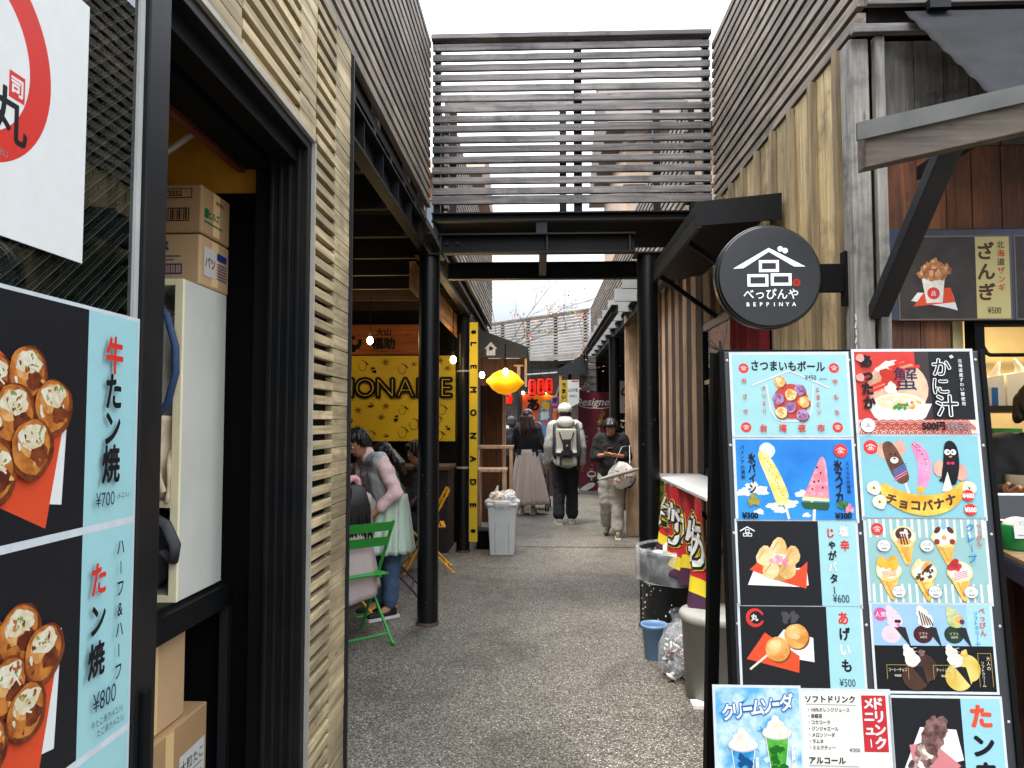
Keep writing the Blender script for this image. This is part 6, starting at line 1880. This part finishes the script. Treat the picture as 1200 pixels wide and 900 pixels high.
SKIN = paint('c98d6c', rough=.55, var=.05, k=.75)
def person(label, loc, rz, J, spec, H=1.65, group=None):
    """J: joints in a 1.70 m body facing +Y; spec: clothes and hair"""
    s = H / 1.70
    t = thing('person', label, 'person', (0, 0, 0), group)
    D = dict(pel=(0, 0, .93), che=(0, 0, 1.25), nec=(0, .0, 1.43), hea=(0, .02, 1.585),
             shL=(-.175, 0, 1.385), elL=(-.225, -.02, 1.11), wrL=(-.235, .06, .87), shR=(.175, 0, 1.385), elR=(.225, -.02, 1.11), wrR=(.235, .06, .87),
             hiL=(-.085, 0, .9), knL=(-.095, .02, .49), anL=(-.095, -.01, .085), toL=(-.11, .14, .03),
             hiR=(.085, 0, .9), knR=(.095, .02, .49), anR=(.095, -.01, .085), toR=(.11, .14, .03), look=(0, 1, 0), palmL=(1, 0, 0), palmR=(-1, 0, 0))
    D.update(J)
    V = {k: Vector(v) * (1 if k in ('look', 'palmL', 'palmR') else s) for k, v in D.items()}
    vox = spec.get('vox', .016)
    lk = V['look'].normalized()
    up = (V['hea'] - V['nec']).normalized()
    up = (up - lk * up.dot(lk)).normalized() if abs(up.dot(lk)) < .95 else Vector((0, 0, 1))
    rt = lk.cross(up).normalized()
    rotm = Matrix((rt, lk, up)).transposed()
    h = V['hea']
    b, ex = MB(), MB()
    E = lambda c, r: b.ell(h + rotm @ (Vector(c) * s), tuple(q * s for q in r), None, 16, 12, rotm)
    E((0, 0, .02), (.075, .092, .098)); E((0, .03, -.05), (.056, .062, .066)); E((0, .095, -.018), (.013, .02, .022))
    E((0, .072, -.075), (.03, .024, .02))
    for sx in (-1, 1): E((sx * .077, -.005, -.01), (.012, .022, .033))
    caps(b, V['nec'] - up * .03 * s, h - up * .06 * s, .056 * s, .05 * s)
    mid = V['pel'].lerp(V['che'], .5)
    for sx in (-1, 1):
        w = Vector((sx * .055, 0, 0)) * s if not spec.get('sideways') else Vector((0, sx * .05, 0)) * s
        caps(b, V['pel'] + w * 1.1, mid + w * .8, .112 * s, .095 * s); caps(b, mid + w * .8, V['che'] + w * 1.2, .095 * s, .105 * s)
        k = 'R' if sx > 0 else 'L'
        caps(b, V['che'] + (V['sh' + k] - V['che']) * .3, V['sh' + k] - (V['sh' + k] - V['nec']) * .12, .08 * s, .058 * s)
        caps(b, V['nec'], V['sh' + k], .05 * s, .05 * s)
    for k in 'LR':
        caps(b, V['sh' + k], V['el' + k], .05 * s, .04 * s); caps(b, V['el' + k], V['wr' + k], .041 * s, .027 * s)
        caps(b, V['hi' + k], V['kn' + k], .088 * s, .058 * s); caps(b, V['kn' + k], V['an' + k], .056 * s, .038 * s); caps(b, V['an' + k], V['to' + k], .04 * s, .03 * s)
        hand(b, ex, V['wr' + k], V['wr' + k] - V['el' + k], V['palm' + k], SKIN, s, spec.get('curl', .5))
    DARK = paint('120d0b', rough=.25); LIP = paint('9a5048', rough=.5); WHT = paint('d8d4cf', rough=.3)
    for sx in (-1, 1):
        c = h + rotm @ (Vector((sx * .03, .083, .012)) * s)
        ex.ell(c, (.0125 * s, .009 * s, .0075 * s), WHT, 10, 6, rotm); ex.ell(c + lk * .0055 * s, (.006 * s, .0055 * s, .0062 * s), DARK, 8, 6, rotm)
        ex.ell(h + rotm @ (Vector((sx * .031, .088, .036)) * s), (.018 * s, .007 * s, .004 * s), DARK, 8, 5, rotm)
    ex.ell(h + rotm @ (Vector((0, .094, -.062)) * s), (.021 * s, .008 * s, .006 * s), LIP, 10, 6, rotm)
    fuse('body', b, [SKIN, DARK, LIP, WHT], vox, t, 3, ex)
    # clothes
    if 'top' in spec:
        c = MB(); g = spec.get('bulk', .022) * s
        for sx in (-1, 1):
            w = Vector((sx * .055, 0, 0)) * s if not spec.get('sideways') else Vector((0, sx * .05, 0)) * s
            k = 'R' if sx > 0 else 'L'
            low = V['pel'].lerp(V['che'], spec.get('hem', 0.0))
            caps(c, low + w * 1.15, mid + w * .85, .112 * s + g, .10 * s + g); caps(c, mid + w * .85, V['che'] + w * 1.2, .10 * s + g, .107 * s + g)
            caps(c, V['che'] + (V['sh' + k] - V['che']) * .3, V['sh' + k] - (V['sh' + k] - V['nec']) * .12, .08 * s + g, .058 * s + g)
            caps(c, V['nec'] - up * .02 * s, V['sh' + k], .052 * s + g * .6, .052 * s + g * .8)
            if not spec.get('vest'):
                sl = spec.get('sleeve', 1.0)
                caps(c, V['sh' + k], V['el' + k], .052 * s + g, .046 * s + g)
                if sl > .5: caps(c, V['el' + k], V['el' + k].lerp(V['wr' + k], (sl - .5) * 2 * .96), .046 * s + g, (.046 - .014 * (sl - .5) * 2) * s + g)
        top = fuse('top', c, [spec['top']], vox, t, 3)
    if 'sleeves' in spec:
        c = MB()
        for k in 'LR':
            caps(c, V['sh' + k], V['el' + k], .068 * s, .062 * s); caps(c, V['el' + k], V['el' + k].lerp(V['wr' + k], spec.get('slen', .55)), .062 * s, .055 * s)
        caps(c, V['nec'] - up * .01, V['nec'] + up * .035 * s, .068 * s, .066 * s)
        fuse('blouse_sleeves', c, [spec['sleeves']], vox, t, 2)
    if 'pants' in spec:
        c = MB(); g = spec.get('pbulk', .02) * s
        for k, sx in (('L', -1), ('R', 1)):
            if 'skirt' not in spec: caps(c, V['pel'] + Vector((sx * .05, 0, .06)) * s, V['hi' + k], .115 * s + g * .4, .10 * s + g * .6)
            caps(c, V['hi' + k].lerp(V['kn' + k], .45 if 'skirt' in spec else 0), V['kn' + k], (.072 if 'skirt' in spec else .092) * s + g, .062 * s + g); caps(c, V['kn' + k], V['an' + k] + Vector((0, 0, .045)), .06 * s + g, (.045 + spec.get('flare', .006)) * s + g)
        fuse('trousers', c, [spec['pants']], vox, t, 3)
    if 'shoes' in spec:
        for k in 'LR':
            c = MB(); d = (V['to' + k] - V['an' + k]); d.z = 0; d.normalize()
            hl = V['an' + k] - d * .03 * s
            tilt = V['an' + k].z > .12 * s
            heel = Vector((hl.x, hl.y, hl.z - .045 * s)); toe = V['to' + k] + d * .04 * s + Vector((0, 0, .005))
            caps(c, heel, toe, .041 * s, .036 * s); caps(c, V['an' + k], heel, .043 * s, .042 * s)
            sh = fuse('shoe', c, [spec['shoes']], .012, t, 2)
            if not tilt:
                m = MB(); m.prism([(heel.x - .04 * d.y * s - d.x * .045 * s, heel.y + .04 * d.x * s - d.y * .045 * s, .001), (heel.x + .04 * d.y * s - d.x * .045 * s, heel.y - .04 * d.x * s - d.y * .045 * s, .001), (toe.x + .036 * d.y * s + d.x * .035 * s, toe.y - .036 * d.x * s + d.y * .035 * s, .001), (toe.x - .036 * d.y * s + d.x * .035 * s, toe.y + .036 * d.x * s + d.y * .035 * s, .001)], (0, 0, .022), paint('d6d3cc', rough=.6)); m.build('sole', sh)
    if 'skirt' in spec:
        m = MB(); z1, z0, r1, r0 = spec['skirt_dim']
        c0 = V['pel']
        n, mm = 96, 14
        v = []
        for i in range(mm + 1):
            tt = i / mm; z = (z1 + (z0 - z1) * tt) * s; r = (r1 + (r0 - r1) * tt ** .85) * s
            for k in range(n):
                a = 2 * math.pi * k / n
                rr = r * (1 + (.05 + .045 * tt) * math.sin(a * 15 + .6 * math.sin(a * 2) + tt * .4) + .04 * tt * math.sin(a * 3 + 1))
                v.append((c0.x + rr * math.cos(a) * 1.1, c0.y * (1 - tt) + rr * .92 * math.sin(a), z))
        m.add(v, [(i * n + k, (i + 1) * n + k, (i + 1) * n + (k + 1) % n, i * n + (k + 1) % n) for i in range(mm) for k in range(n)], spec['skirt'], True)
        m.build('skirt', t, solid=.004)
    if 'hair' in spec:
        c = MB()
        HE = lambda q, r: c.ell(h + rotm @ (Vector(q) * s), tuple(x * s for x in r), None, 16, 12, rotm)
        HE((0, -.018, .045), (.088, .095, .088)); HE((0, .045, .085), (.066, .05, .035)); HE((0, -.06, -.01), (.075, .055, .085))
        for sx in (-1, 1): HE((sx * .068, -.01, .01), (.022, .05, .06))
        if spec.get('long'):
            L = spec['long']
            for i in range(7):
                x = (i - 3) * .026
                caps(c, h + rotm @ (Vector((x, -.085, 0)) * s), h + rotm @ (Vector((x * 1.35, -.115 - .01 * (i % 2), -L * .55)) * s), .036 * s, .034 * s); caps(c, h + rotm @ (Vector((x * 1.35, -.115, -L * .55)) * s), h + rotm @ (Vector((x * 1.2 + .01 * math.sin(i * 2), -.12, -L * (1 - .12 * (i % 3)))) * s), .033 * s, .012 * s)
        if spec.get('bob'):
            for a_ in range(-5, 6):
                an = -math.pi / 2 + a_ * .32
                caps(c, h + rotm @ (Vector((.08 * math.cos(an), .085 * math.sin(an), .04)) * s), h + rotm @ (Vector((.085 * math.cos(an), .09 * math.sin(an), -spec['bob'])) * s), .028 * s, .022 * s)
        fuse('hair', c, [spec['hair']], spec.get('hvox', .009), t, 2)
    t['_'] = 0; del t['_']
    t.location = loc; t.rotation_euler = (0, 0, R(rz))
    return t, V, s, (h, rotm)

def kid(mb, name, t):           # part given in the person's own frame
    me_base = t.location.copy(); r = t.rotation_euler.copy()
    t.location = (0, 0, 0)
    o = mb.build(name, t)
    t.location = me_base
    return o

HAIR_B = paint('17110e', rough=.45, var=.2, scale=40); HAIR_BR = paint('3a2016', rough=.45, var=.25, scale=40, h2='24130c')
C_CREAMJ = paint('b0afa8', rough=.75, var=.08); C_NAVY = paint('11151f', rough=.85, var=.15); C_BLK2 = paint('0c0c0e', rough=.85, var=.2)

# man walking away: white cap, pale jacket, harness backpack
t, V, s, hd = person('man walking away in a white cap and pale hooded jacket with a light backpack', (.37, 10.75, 0), 2,
    dict(wrL=(-.255, .05, .86), elL=(-.235, -.03, 1.10), elR=(.235, -.03, 1.10), wrR=(.25, .06, .87), knL=(-.09, .0, .49), anL=(-.10, -.10, .10), toL=(-.115, .04, .03), knR=(.10, .06, .5), anR=(.10, .06, .085), toR=(.115, .21, .03)),
    dict(top=C_CREAMJ, bulk=.03, hem=-.12, pants=C_NAVY, pbulk=.032, flare=.012, shoes=paint('bdb8ae', rough=.6), hair=HAIR_B), H=1.71)
m = MB(); h, rm = hd
m.ell(h + Vector((0, -.012, .045)), (.104, .112, .096), paint('cfcdc2', rough=.8, var=.05), 20, 12); m.ell(h + Vector((0, .10, .045)), (.075, .07, .012), paint('cfcdc2', rough=.8, var=.05), 16, 8); kid(m, 'cap', t)
m = MB(); m.ell((0, -.09, 1.45), (.135, .085, .075), C_CREAMJ, 20, 12, Matrix.Rotation(.35, 3, 'X')); m.ell((0, -.05, 1.505), (.10, .08, .035), C_CREAMJ, 18, 10); kid(m, 'hood', t)
bp = thing('backpack', 'pale backpack with black straps worn by the man in the white cap', 'backpack', (0, 0, 0))
c = MB(); c.box(-.15, .15, -.30, -.16, 1.0, 1.38, None); c.box(-.155, .155, -.33, -.17, .86, 1.06, None)
bod = fuse('body', c, [paint('aaa799', rough=.7, var=.08)], .02, bp, 5)
m = MB(); STR = paint('0d0d0f', rough=.7)
for sx in (-1, 1):
    m.tube([(sx * .12, .09, 1.36), (sx * .155, -.05, 1.455), (sx * .165, -.17, 1.40), (sx * .17, -.28, 1.22), (sx * .18, -.29, 1.04), (sx * .155, -.30, .96)], .026, STR, 8, flat=.35)
    m.tube([(sx * .02, -.338, 1.1), (sx * .10, -.31, 1.33)], .008, STR, 6)
m.box(-.17, .17, -.345, -.16, 1.0, 1.045, STR)
m.build('straps', bp)
m = MB(); m.box(-.055, .055, -.40, -.335, 1.0, 1.24, STR); m.box(-.08, .08, -.385, -.345, .98, 1.08, STR); m.build('front_pouch', bp, bevel=.015)
m = MB(); m.box(-.10, -.07, -.352, -.33, .87, 1.0, STR); m.box(.15, .19, -.28, -.20, .80, 1.0, STR); m.build('side_straps', bp)
m = MB(); m.ell((0, -.405, 1.14), (.016, .01, .02), paint('b05a4a', rough=.5), 8, 6); m.build('charm', bp)
bp.location = (.37, 10.75, -.02); bp.rotation_euler = (0, 0, R(2))

# woman in black top and long pleated skirt pushing a pushchair
t, V, s, hd = person('woman with long brown hair in a black top and long pleated skirt pushing a pushchair', (-.19, 11.85, 0), -4,
    dict(elL=(-.23, -.02, 1.13), wrL=(-.22, .22, 1.02), elR=(.25, -.03, 1.12), wrR=(.30, .2, .98), hea=(-.01, .03, 1.585)),
    dict(top=C_BLK2, bulk=.014, hem=.15, skirt=paint('c0aea4', rough=.75, var=.06), skirt_dim=(1.06, .17, .135, .30), shoes=paint('c9b3a2', rough=.6), hair=HAIR_BR, long=.36), H=1.64)
def pushchair(x, y, rz, label):
    t = thing('pushchair', label, 'pushchair', (0, 0, 0))
    GM = paint('16161a', rough=.5)
    for sx in (-1, 1):
        m = MB(); m.tube([(sx * .22, -.42, .98), (sx * .22, -.30, .92), (sx * .22, .2, .35), (sx * .22, .38, .10)], .013, GM, 8); m.tube([(sx * .22, -.05, .62), (sx * .22, -.22, .10)], .013, GM, 8); m.build('side_frame', t)
    m = MB(); m.tube([(-.22, -.42, .98), (.22, -.42, .98)], .017, GM, 10); m.build('handlebar', t)
    for sx in (-1, 1):
        for y_ in (-.22, .38):
            m = MB()
            for q in (-.02, .02):
                m.tube([(sx * .22 + q - .012, y_, .075), (sx * .22 + q + .012, y_, .075)], .074, paint('1b1b1d', rough=.7), 20); m.tube([(sx * .22 + q - .0125, y_, .075), (sx * .22 + q + .0125, y_, .075)], .035, M_ALU, 12)
            m.build('wheel', t)
    m = MB(); m.hexa([(-.18, -.10, .42), (.18, -.10, .42), (.18, .28, .46), (-.18, .28, .46), (-.18, -.10, .50), (.18, -.10, .50), (.18, .28, .52), (-.18, .28, .52)], paint('2a2a30', rough=.8)); m.build('seat', t, bevel=.02)
    m = MB(); m.grid(lambda u, v: ((u - .5) * .40, -.12 - .05 * math.sin(v * 3.1) + v * .22, .52 + .40 * math.sin(v * 1.45) + .03 * math.sin(u * 3.14)), 10, 10, paint('24242a', rough=.8)); m.build('hood', t, solid=.01)
    m = MB(); m.box(-.18, .18, -.15, .22, .14, .30, paint('1a1a1e', rough=.8)); m.build('basket', t, bevel=.03)
    t.location = (x, y, 0); t.rotation_euler = (0, 0, R(rz))
pushchair(-.08, 12.5, -4, 'black pushchair pushed by the woman in the long pleated skirt')

# person reading a phone, walking towards the camera
t, V, s, hd = person('person in a black shirt and pale trousers looking down at a phone', (.92, 9.6, 0), 172,
    dict(hea=(0, .07, 1.555), nec=(0, .02, 1.43), look=(0.05, .75, -.65), elL=(-.235, .02, 1.13), wrL=(-.08, .24, 1.16), elR=(.235, .02, 1.13), wrR=(.07, .25, 1.17), palmL=(.3, .2, .6), palmR=(-.3, .2, .6),
         knL=(-.09, .05, .5), anL=(-.09, .12, .085), toL=(-.10, .27, .03), knR=(.085, .02, .49), anR=(.07, -.14, .13), toR=(.08, -.02, .04)),
    dict(top=C_BLK2, bulk=.03, hem=-.05, sleeve=.62, pants=paint('9d9a90', rough=.8, var=.08), pbulk=.03, flare=.02, shoes=paint('3a4a34', rough=.6, var=.3), hair=HAIR_B, bob=.03, curl=.7), H=1.52)
ph = thing('phone', 'smartphone held in both hands by the person in the black shirt', 'phone', (0, 0, 0))
m = MB(); m.hexa([(-.035, .24, 1.085), (.035, .24, 1.085), (.035, .31, 1.13), (-.035, .31, 1.13), (-.035, .236, 1.093), (.035, .236, 1.093), (.035, .306, 1.138), (-.035, .306, 1.138)], paint('1a1a20', rough=.2)); m.build('case', ph, bevel=.002)
ph.location = (.92, 9.6, 0); ph.rotation_euler = (0, 0, R(172))
bg = thing('shoulder_bag', 'white printed shopping bag hanging from the arm of the person with the phone', 'bag', (0, 0, 0))
m = MB(); crumple(m, (-.14, .20, .79), (.17, .08, .16), paint('d9d7d2', rough=.6, var=.04), 26, 14, .12, 12, .5); m.build('body', bg)
m = MB(); rn = random.Random(3)
for q in range(26):
    m.ell((-.14 + rn.uniform(-.12, .12), .285 + rn.uniform(-.01, .015), .80 + rn.uniform(-.09, .07)), (.014, .006, .014), rn.choice([paint('d86a6a', rough=.6), paint('e0a050', rough=.6), paint('6a9ac0', rough=.6), paint('c88aa0', rough=.6)]), 6, 4)
m.build('printed_dots', bg)
m = MB(); m.tube([(-.05, .2, .93), (-.14, .12, 1.14), (-.235, .05, 1.16), (-.24, .18, .93)], .005, paint('d9d7d2', rough=.6), 6); m.build('handle', bg)
bg.location = (.92, 9.6, 0); bg.rotation_euler = (0, 0, R(172))
um = thing('umbrella', 'folded pale umbrella carried level under the arm of the person with the phone', 'umbrella', (0, 0, 0))
m = MB(); m.tube([(.14, .33, .74), (.0, .33, .78), (-.3, .33, .865), (-.36, .33, .88)], [.012, .028, .024, .01], paint('8d8c88', rough=.6, var=.1), 10); m.build('canopy', um); m = MB(); m.tube([(.14, .33, .74), (.25, .33, .71)], .012, M_BLACK, 8); m.build('handle', um)
um.location = (.92, 9.6, 0); um.rotation_euler = (0, 0, R(172))
bg2 = thing('handbag', 'dark patterned bag hanging behind the person with the phone', 'bag', (1.13, 9.75, .55))
m = MB(); crumple(m, (1.13, 9.72, .72), (.15, .10, .16), paint('23222e', rough=.8, var=.3, h2='3a3848', scale=20), 24, 12, .1, 17, .4); m.build('body', bg2)
m = MB(); m.tube([(1.04, 9.72, .86), (1.02, 9.66, 1.2), (1.03, 9.62, 1.25), (1.1, 9.66, 1.2), (1.2, 9.72, .86)], .011, paint('1a1a22', rough=.8), 6); m.build('strap', bg2)

# woman in a grey vest bending over the seated child
t, V, s, hd = person('woman in a grey knitted vest over a pink blouse bending towards the seated child', (-1.17, 5.62, 0), 128,
    dict(pel=(0, -.03, .92), che=(0, .07, 1.22), nec=(0, .16, 1.385), hea=(0, .255, 1.50), look=(-.1, .8, -.6), shL=(-.175, .12, 1.345), shR=(.175, .12, 1.345),
         elL=(-.25, .02, 1.08), wrL=(-.15, .19, .90), elR=(.22, .2, 1.07), wrR=(.10, .44, .93), hiL=(-.085, -.06, .89), hiR=(.085, -.06, .89), knL=(-.095, -.03, .49), knR=(.095, -.03, .49), palmL=(.5, 0, -.8), palmR=(-.5, 0, -.8)),
    dict(top=paint('b0b1b2', rough=.95, var=.15, scale=50, bump=.3), vest=True, bulk=.02, hem=.12, sleeves=paint('e2bfbc', rough=.85, var=.12, scale=60), slen=.6, skirt=paint('b4c4b2', rough=.85, var=.06), skirt_dim=(1.05, .56, .165, .25), pants=paint('3f5570', rough=.85, var=.2, scale=30), pbulk=.018, shoes=paint('101012', rough=.6), hair=HAIR_B, bob=.02, vox=.012), H=1.47)
# child on the green chair, back to the alley
t, V, s, hd = person('seated child with a black ponytail in a pale grey pink coat, seen from behind', (-1.325, 5.035, 0), 45,
    dict(pel=(0, -.06, .60), che=(0, -.04, .94), nec=(0, -.02, 1.13), hea=(0, .03, 1.275), shL=(-.165, -.02, 1.08), shR=(.165, -.02, 1.08), elL=(-.22, .1, .84), elR=(.22, .1, .84), wrL=(-.13, .32, .86), wrR=(.13, .32, .86),
         hiL=(-.085, -.02, .57), hiR=(.085, -.02, .57), knL=(-.10, .38, .56), knR=(.10, .38, .56), anL=(-.1, .40, .15), anR=(.1, .40, .15), toL=(-.11, .54, .09), toR=(.11, .54, .09), palmL=(0, 0, -1), palmR=(0, 0, -1)),
    dict(top=paint('b3a2a0', rough=.85, var=.06), bulk=.03, pants=paint('2a2a30', rough=.85), shoes=paint('1a1a1c', rough=.6), hair=HAIR_B, vox=.012), H=1.42)
h, rm = hd
m = MB()
for i in range(15):
    x = (i - 7) * .008
    m.tube([h + Vector((x * .3, -.10, -.02)), h + Vector((x, -.165, -.06)), h + Vector((x * 1.5, -.19, -.17)), h + Vector((x * 2.0 + .01 * math.sin(i * 1.7), -.19, -.30 - .02 * (i % 4))), h + Vector((x * 2.2 + .014 * math.sin(i * 2.3), -.185, -.38 - .03 * (i % 3)))], [.014, .018, .016, .011, .003], HAIR_B, 6)
kid(m, 'ponytail', t)
m = MB()
for k in range(14):
    a = 2 * math.pi * k / 14
    m.ell(h + Vector((.042 * math.cos(a), -.125 - .012 * math.sin(a), -.03 + .042 * math.sin(a))), (.024, .024, .022), paint('e0a6ac', rough=.85, var=.12, scale=60), 10, 7)
kid(m, 'scrunchie', t)
m = MB()                       # coat skirt spread over the chair
def coat(u, v):
    a = math.pi * (1.0 + u * 1.0)
    r = .115 + .10 * v ** .6 + .014 * math.sin(u * 22) * v
    return (r * 1.05 * math.cos(a), -.03 + r * .95 * math.sin(a), .74 - (.44 + .03 * math.sin(u * 5)) * v)
m.grid(coat, 36, 12, paint('b3a2a0', rough=.85, var=.06)); o = kid(m, 'coat_tail', t)
md = o.modifiers.new('thickness', 'SOLIDIFY'); md.thickness = .008
# diners further in
SIT = dict(pel=(0, 0, .52), che=(0, .02, .86), nec=(0, .04, 1.04), hea=(0, .09, 1.18), shL=(-.175, .04, .99), shR=(.175, .04, .99), elL=(-.22, .1, .74), elR=(.22, .1, .74), wrL=(-.12, .32, .76), wrR=(.12, .32, .76),
           hiL=(-.085, .04, .50), hiR=(.085, .04, .50), knL=(-.10, .44, .50), knR=(.10, .44, .50), anL=(-.1, .44, .085), anR=(.1, .44, .085), toL=(-.11, .58, .03), toR=(.11, .58, .03), look=(0, .9, -.4), palmL=(0, 0, -1), palmR=(0, 0, -1))
person('seated diner in a dark green top with long dark hair beside the nearest left column', (-1.26, 6.36, 0), 95, SIT,
       dict(top=paint('12382a', rough=.85, var=.1), bulk=.024, pants=paint('23262e', rough=.85), shoes=paint('c9c6c0', rough=.6), hair=HAIR_B, long=.22), H=1.66)
person('seated diner in a charcoal jacket between the two left columns', (-1.12, 7.30, 0), 100, SIT,
       dict(top=paint('26252b', rough=.85, var=.1), bulk=.03, pants=paint('1a1c22', rough=.85), shoes=paint('26262a', rough=.6), hair=HAIR_B), H=1.66)
# people far down the alley
person('far person in a pale blue shirt standing near the far kiosk', (-.72, 14.7, 0), 160, {}, dict(top=paint('7fa0c4', rough=.8), pants=C_NAVY, shoes=C_BLK2, hair=HAIR_B, vox=.02), H=1.62)
person('far person in a dark jacket left of the woman in the pleated skirt', (-.50, 13.4, 0), 20, {}, dict(top=paint('1c1d20', rough=.8), bulk=.035, pants=C_BLK2, shoes=C_BLK2, hair=paint('3a3836', rough=.6), vox=.02), H=1.55)
person('far grey haired person in a black coat in front of the orange poster', (-.21, 13.6, 0), 5, {}, dict(top=C_BLK2, bulk=.03, pants=C_BLK2, shoes=C_BLK2, hair=paint('77767a', rough=.6), vox=.02), H=1.68)
# shop clerk in the serving window
t, V, s, hd = person('shop clerk in a black top and beige apron behind the serving counter', (2.26, 3.45, 0), 168,
    dict(elR=(.30, .08, 1.12), wrR=(.26, .36, 1.20), elL=(-.25, .06, 1.10), wrL=(-.05, .32, 1.20), palmL=(.3, 0, .8), palmR=(-.3, 0, .8), look=(.1, .9, -.3)),
    dict(top=C_BLK2, bulk=.03, pants=C_NAVY, shoes=C_BLK2, hair=HAIR_B, bob=.05, vox=.012), H=1.62)
m = MB()
def apr(u, v):
    a = math.pi * (.12 + .76 * u)
    return (.185 * math.cos(a), .02 + .175 * math.sin(a) + .02 * v, 1.22 - .62 * v)
m.grid(apr, 16, 12, paint('a3937c', rough=.85, var=.08)); o = kid(m, 'apron', t); o.modifiers.new('thickness', 'SOLIDIFY').thickness = .004
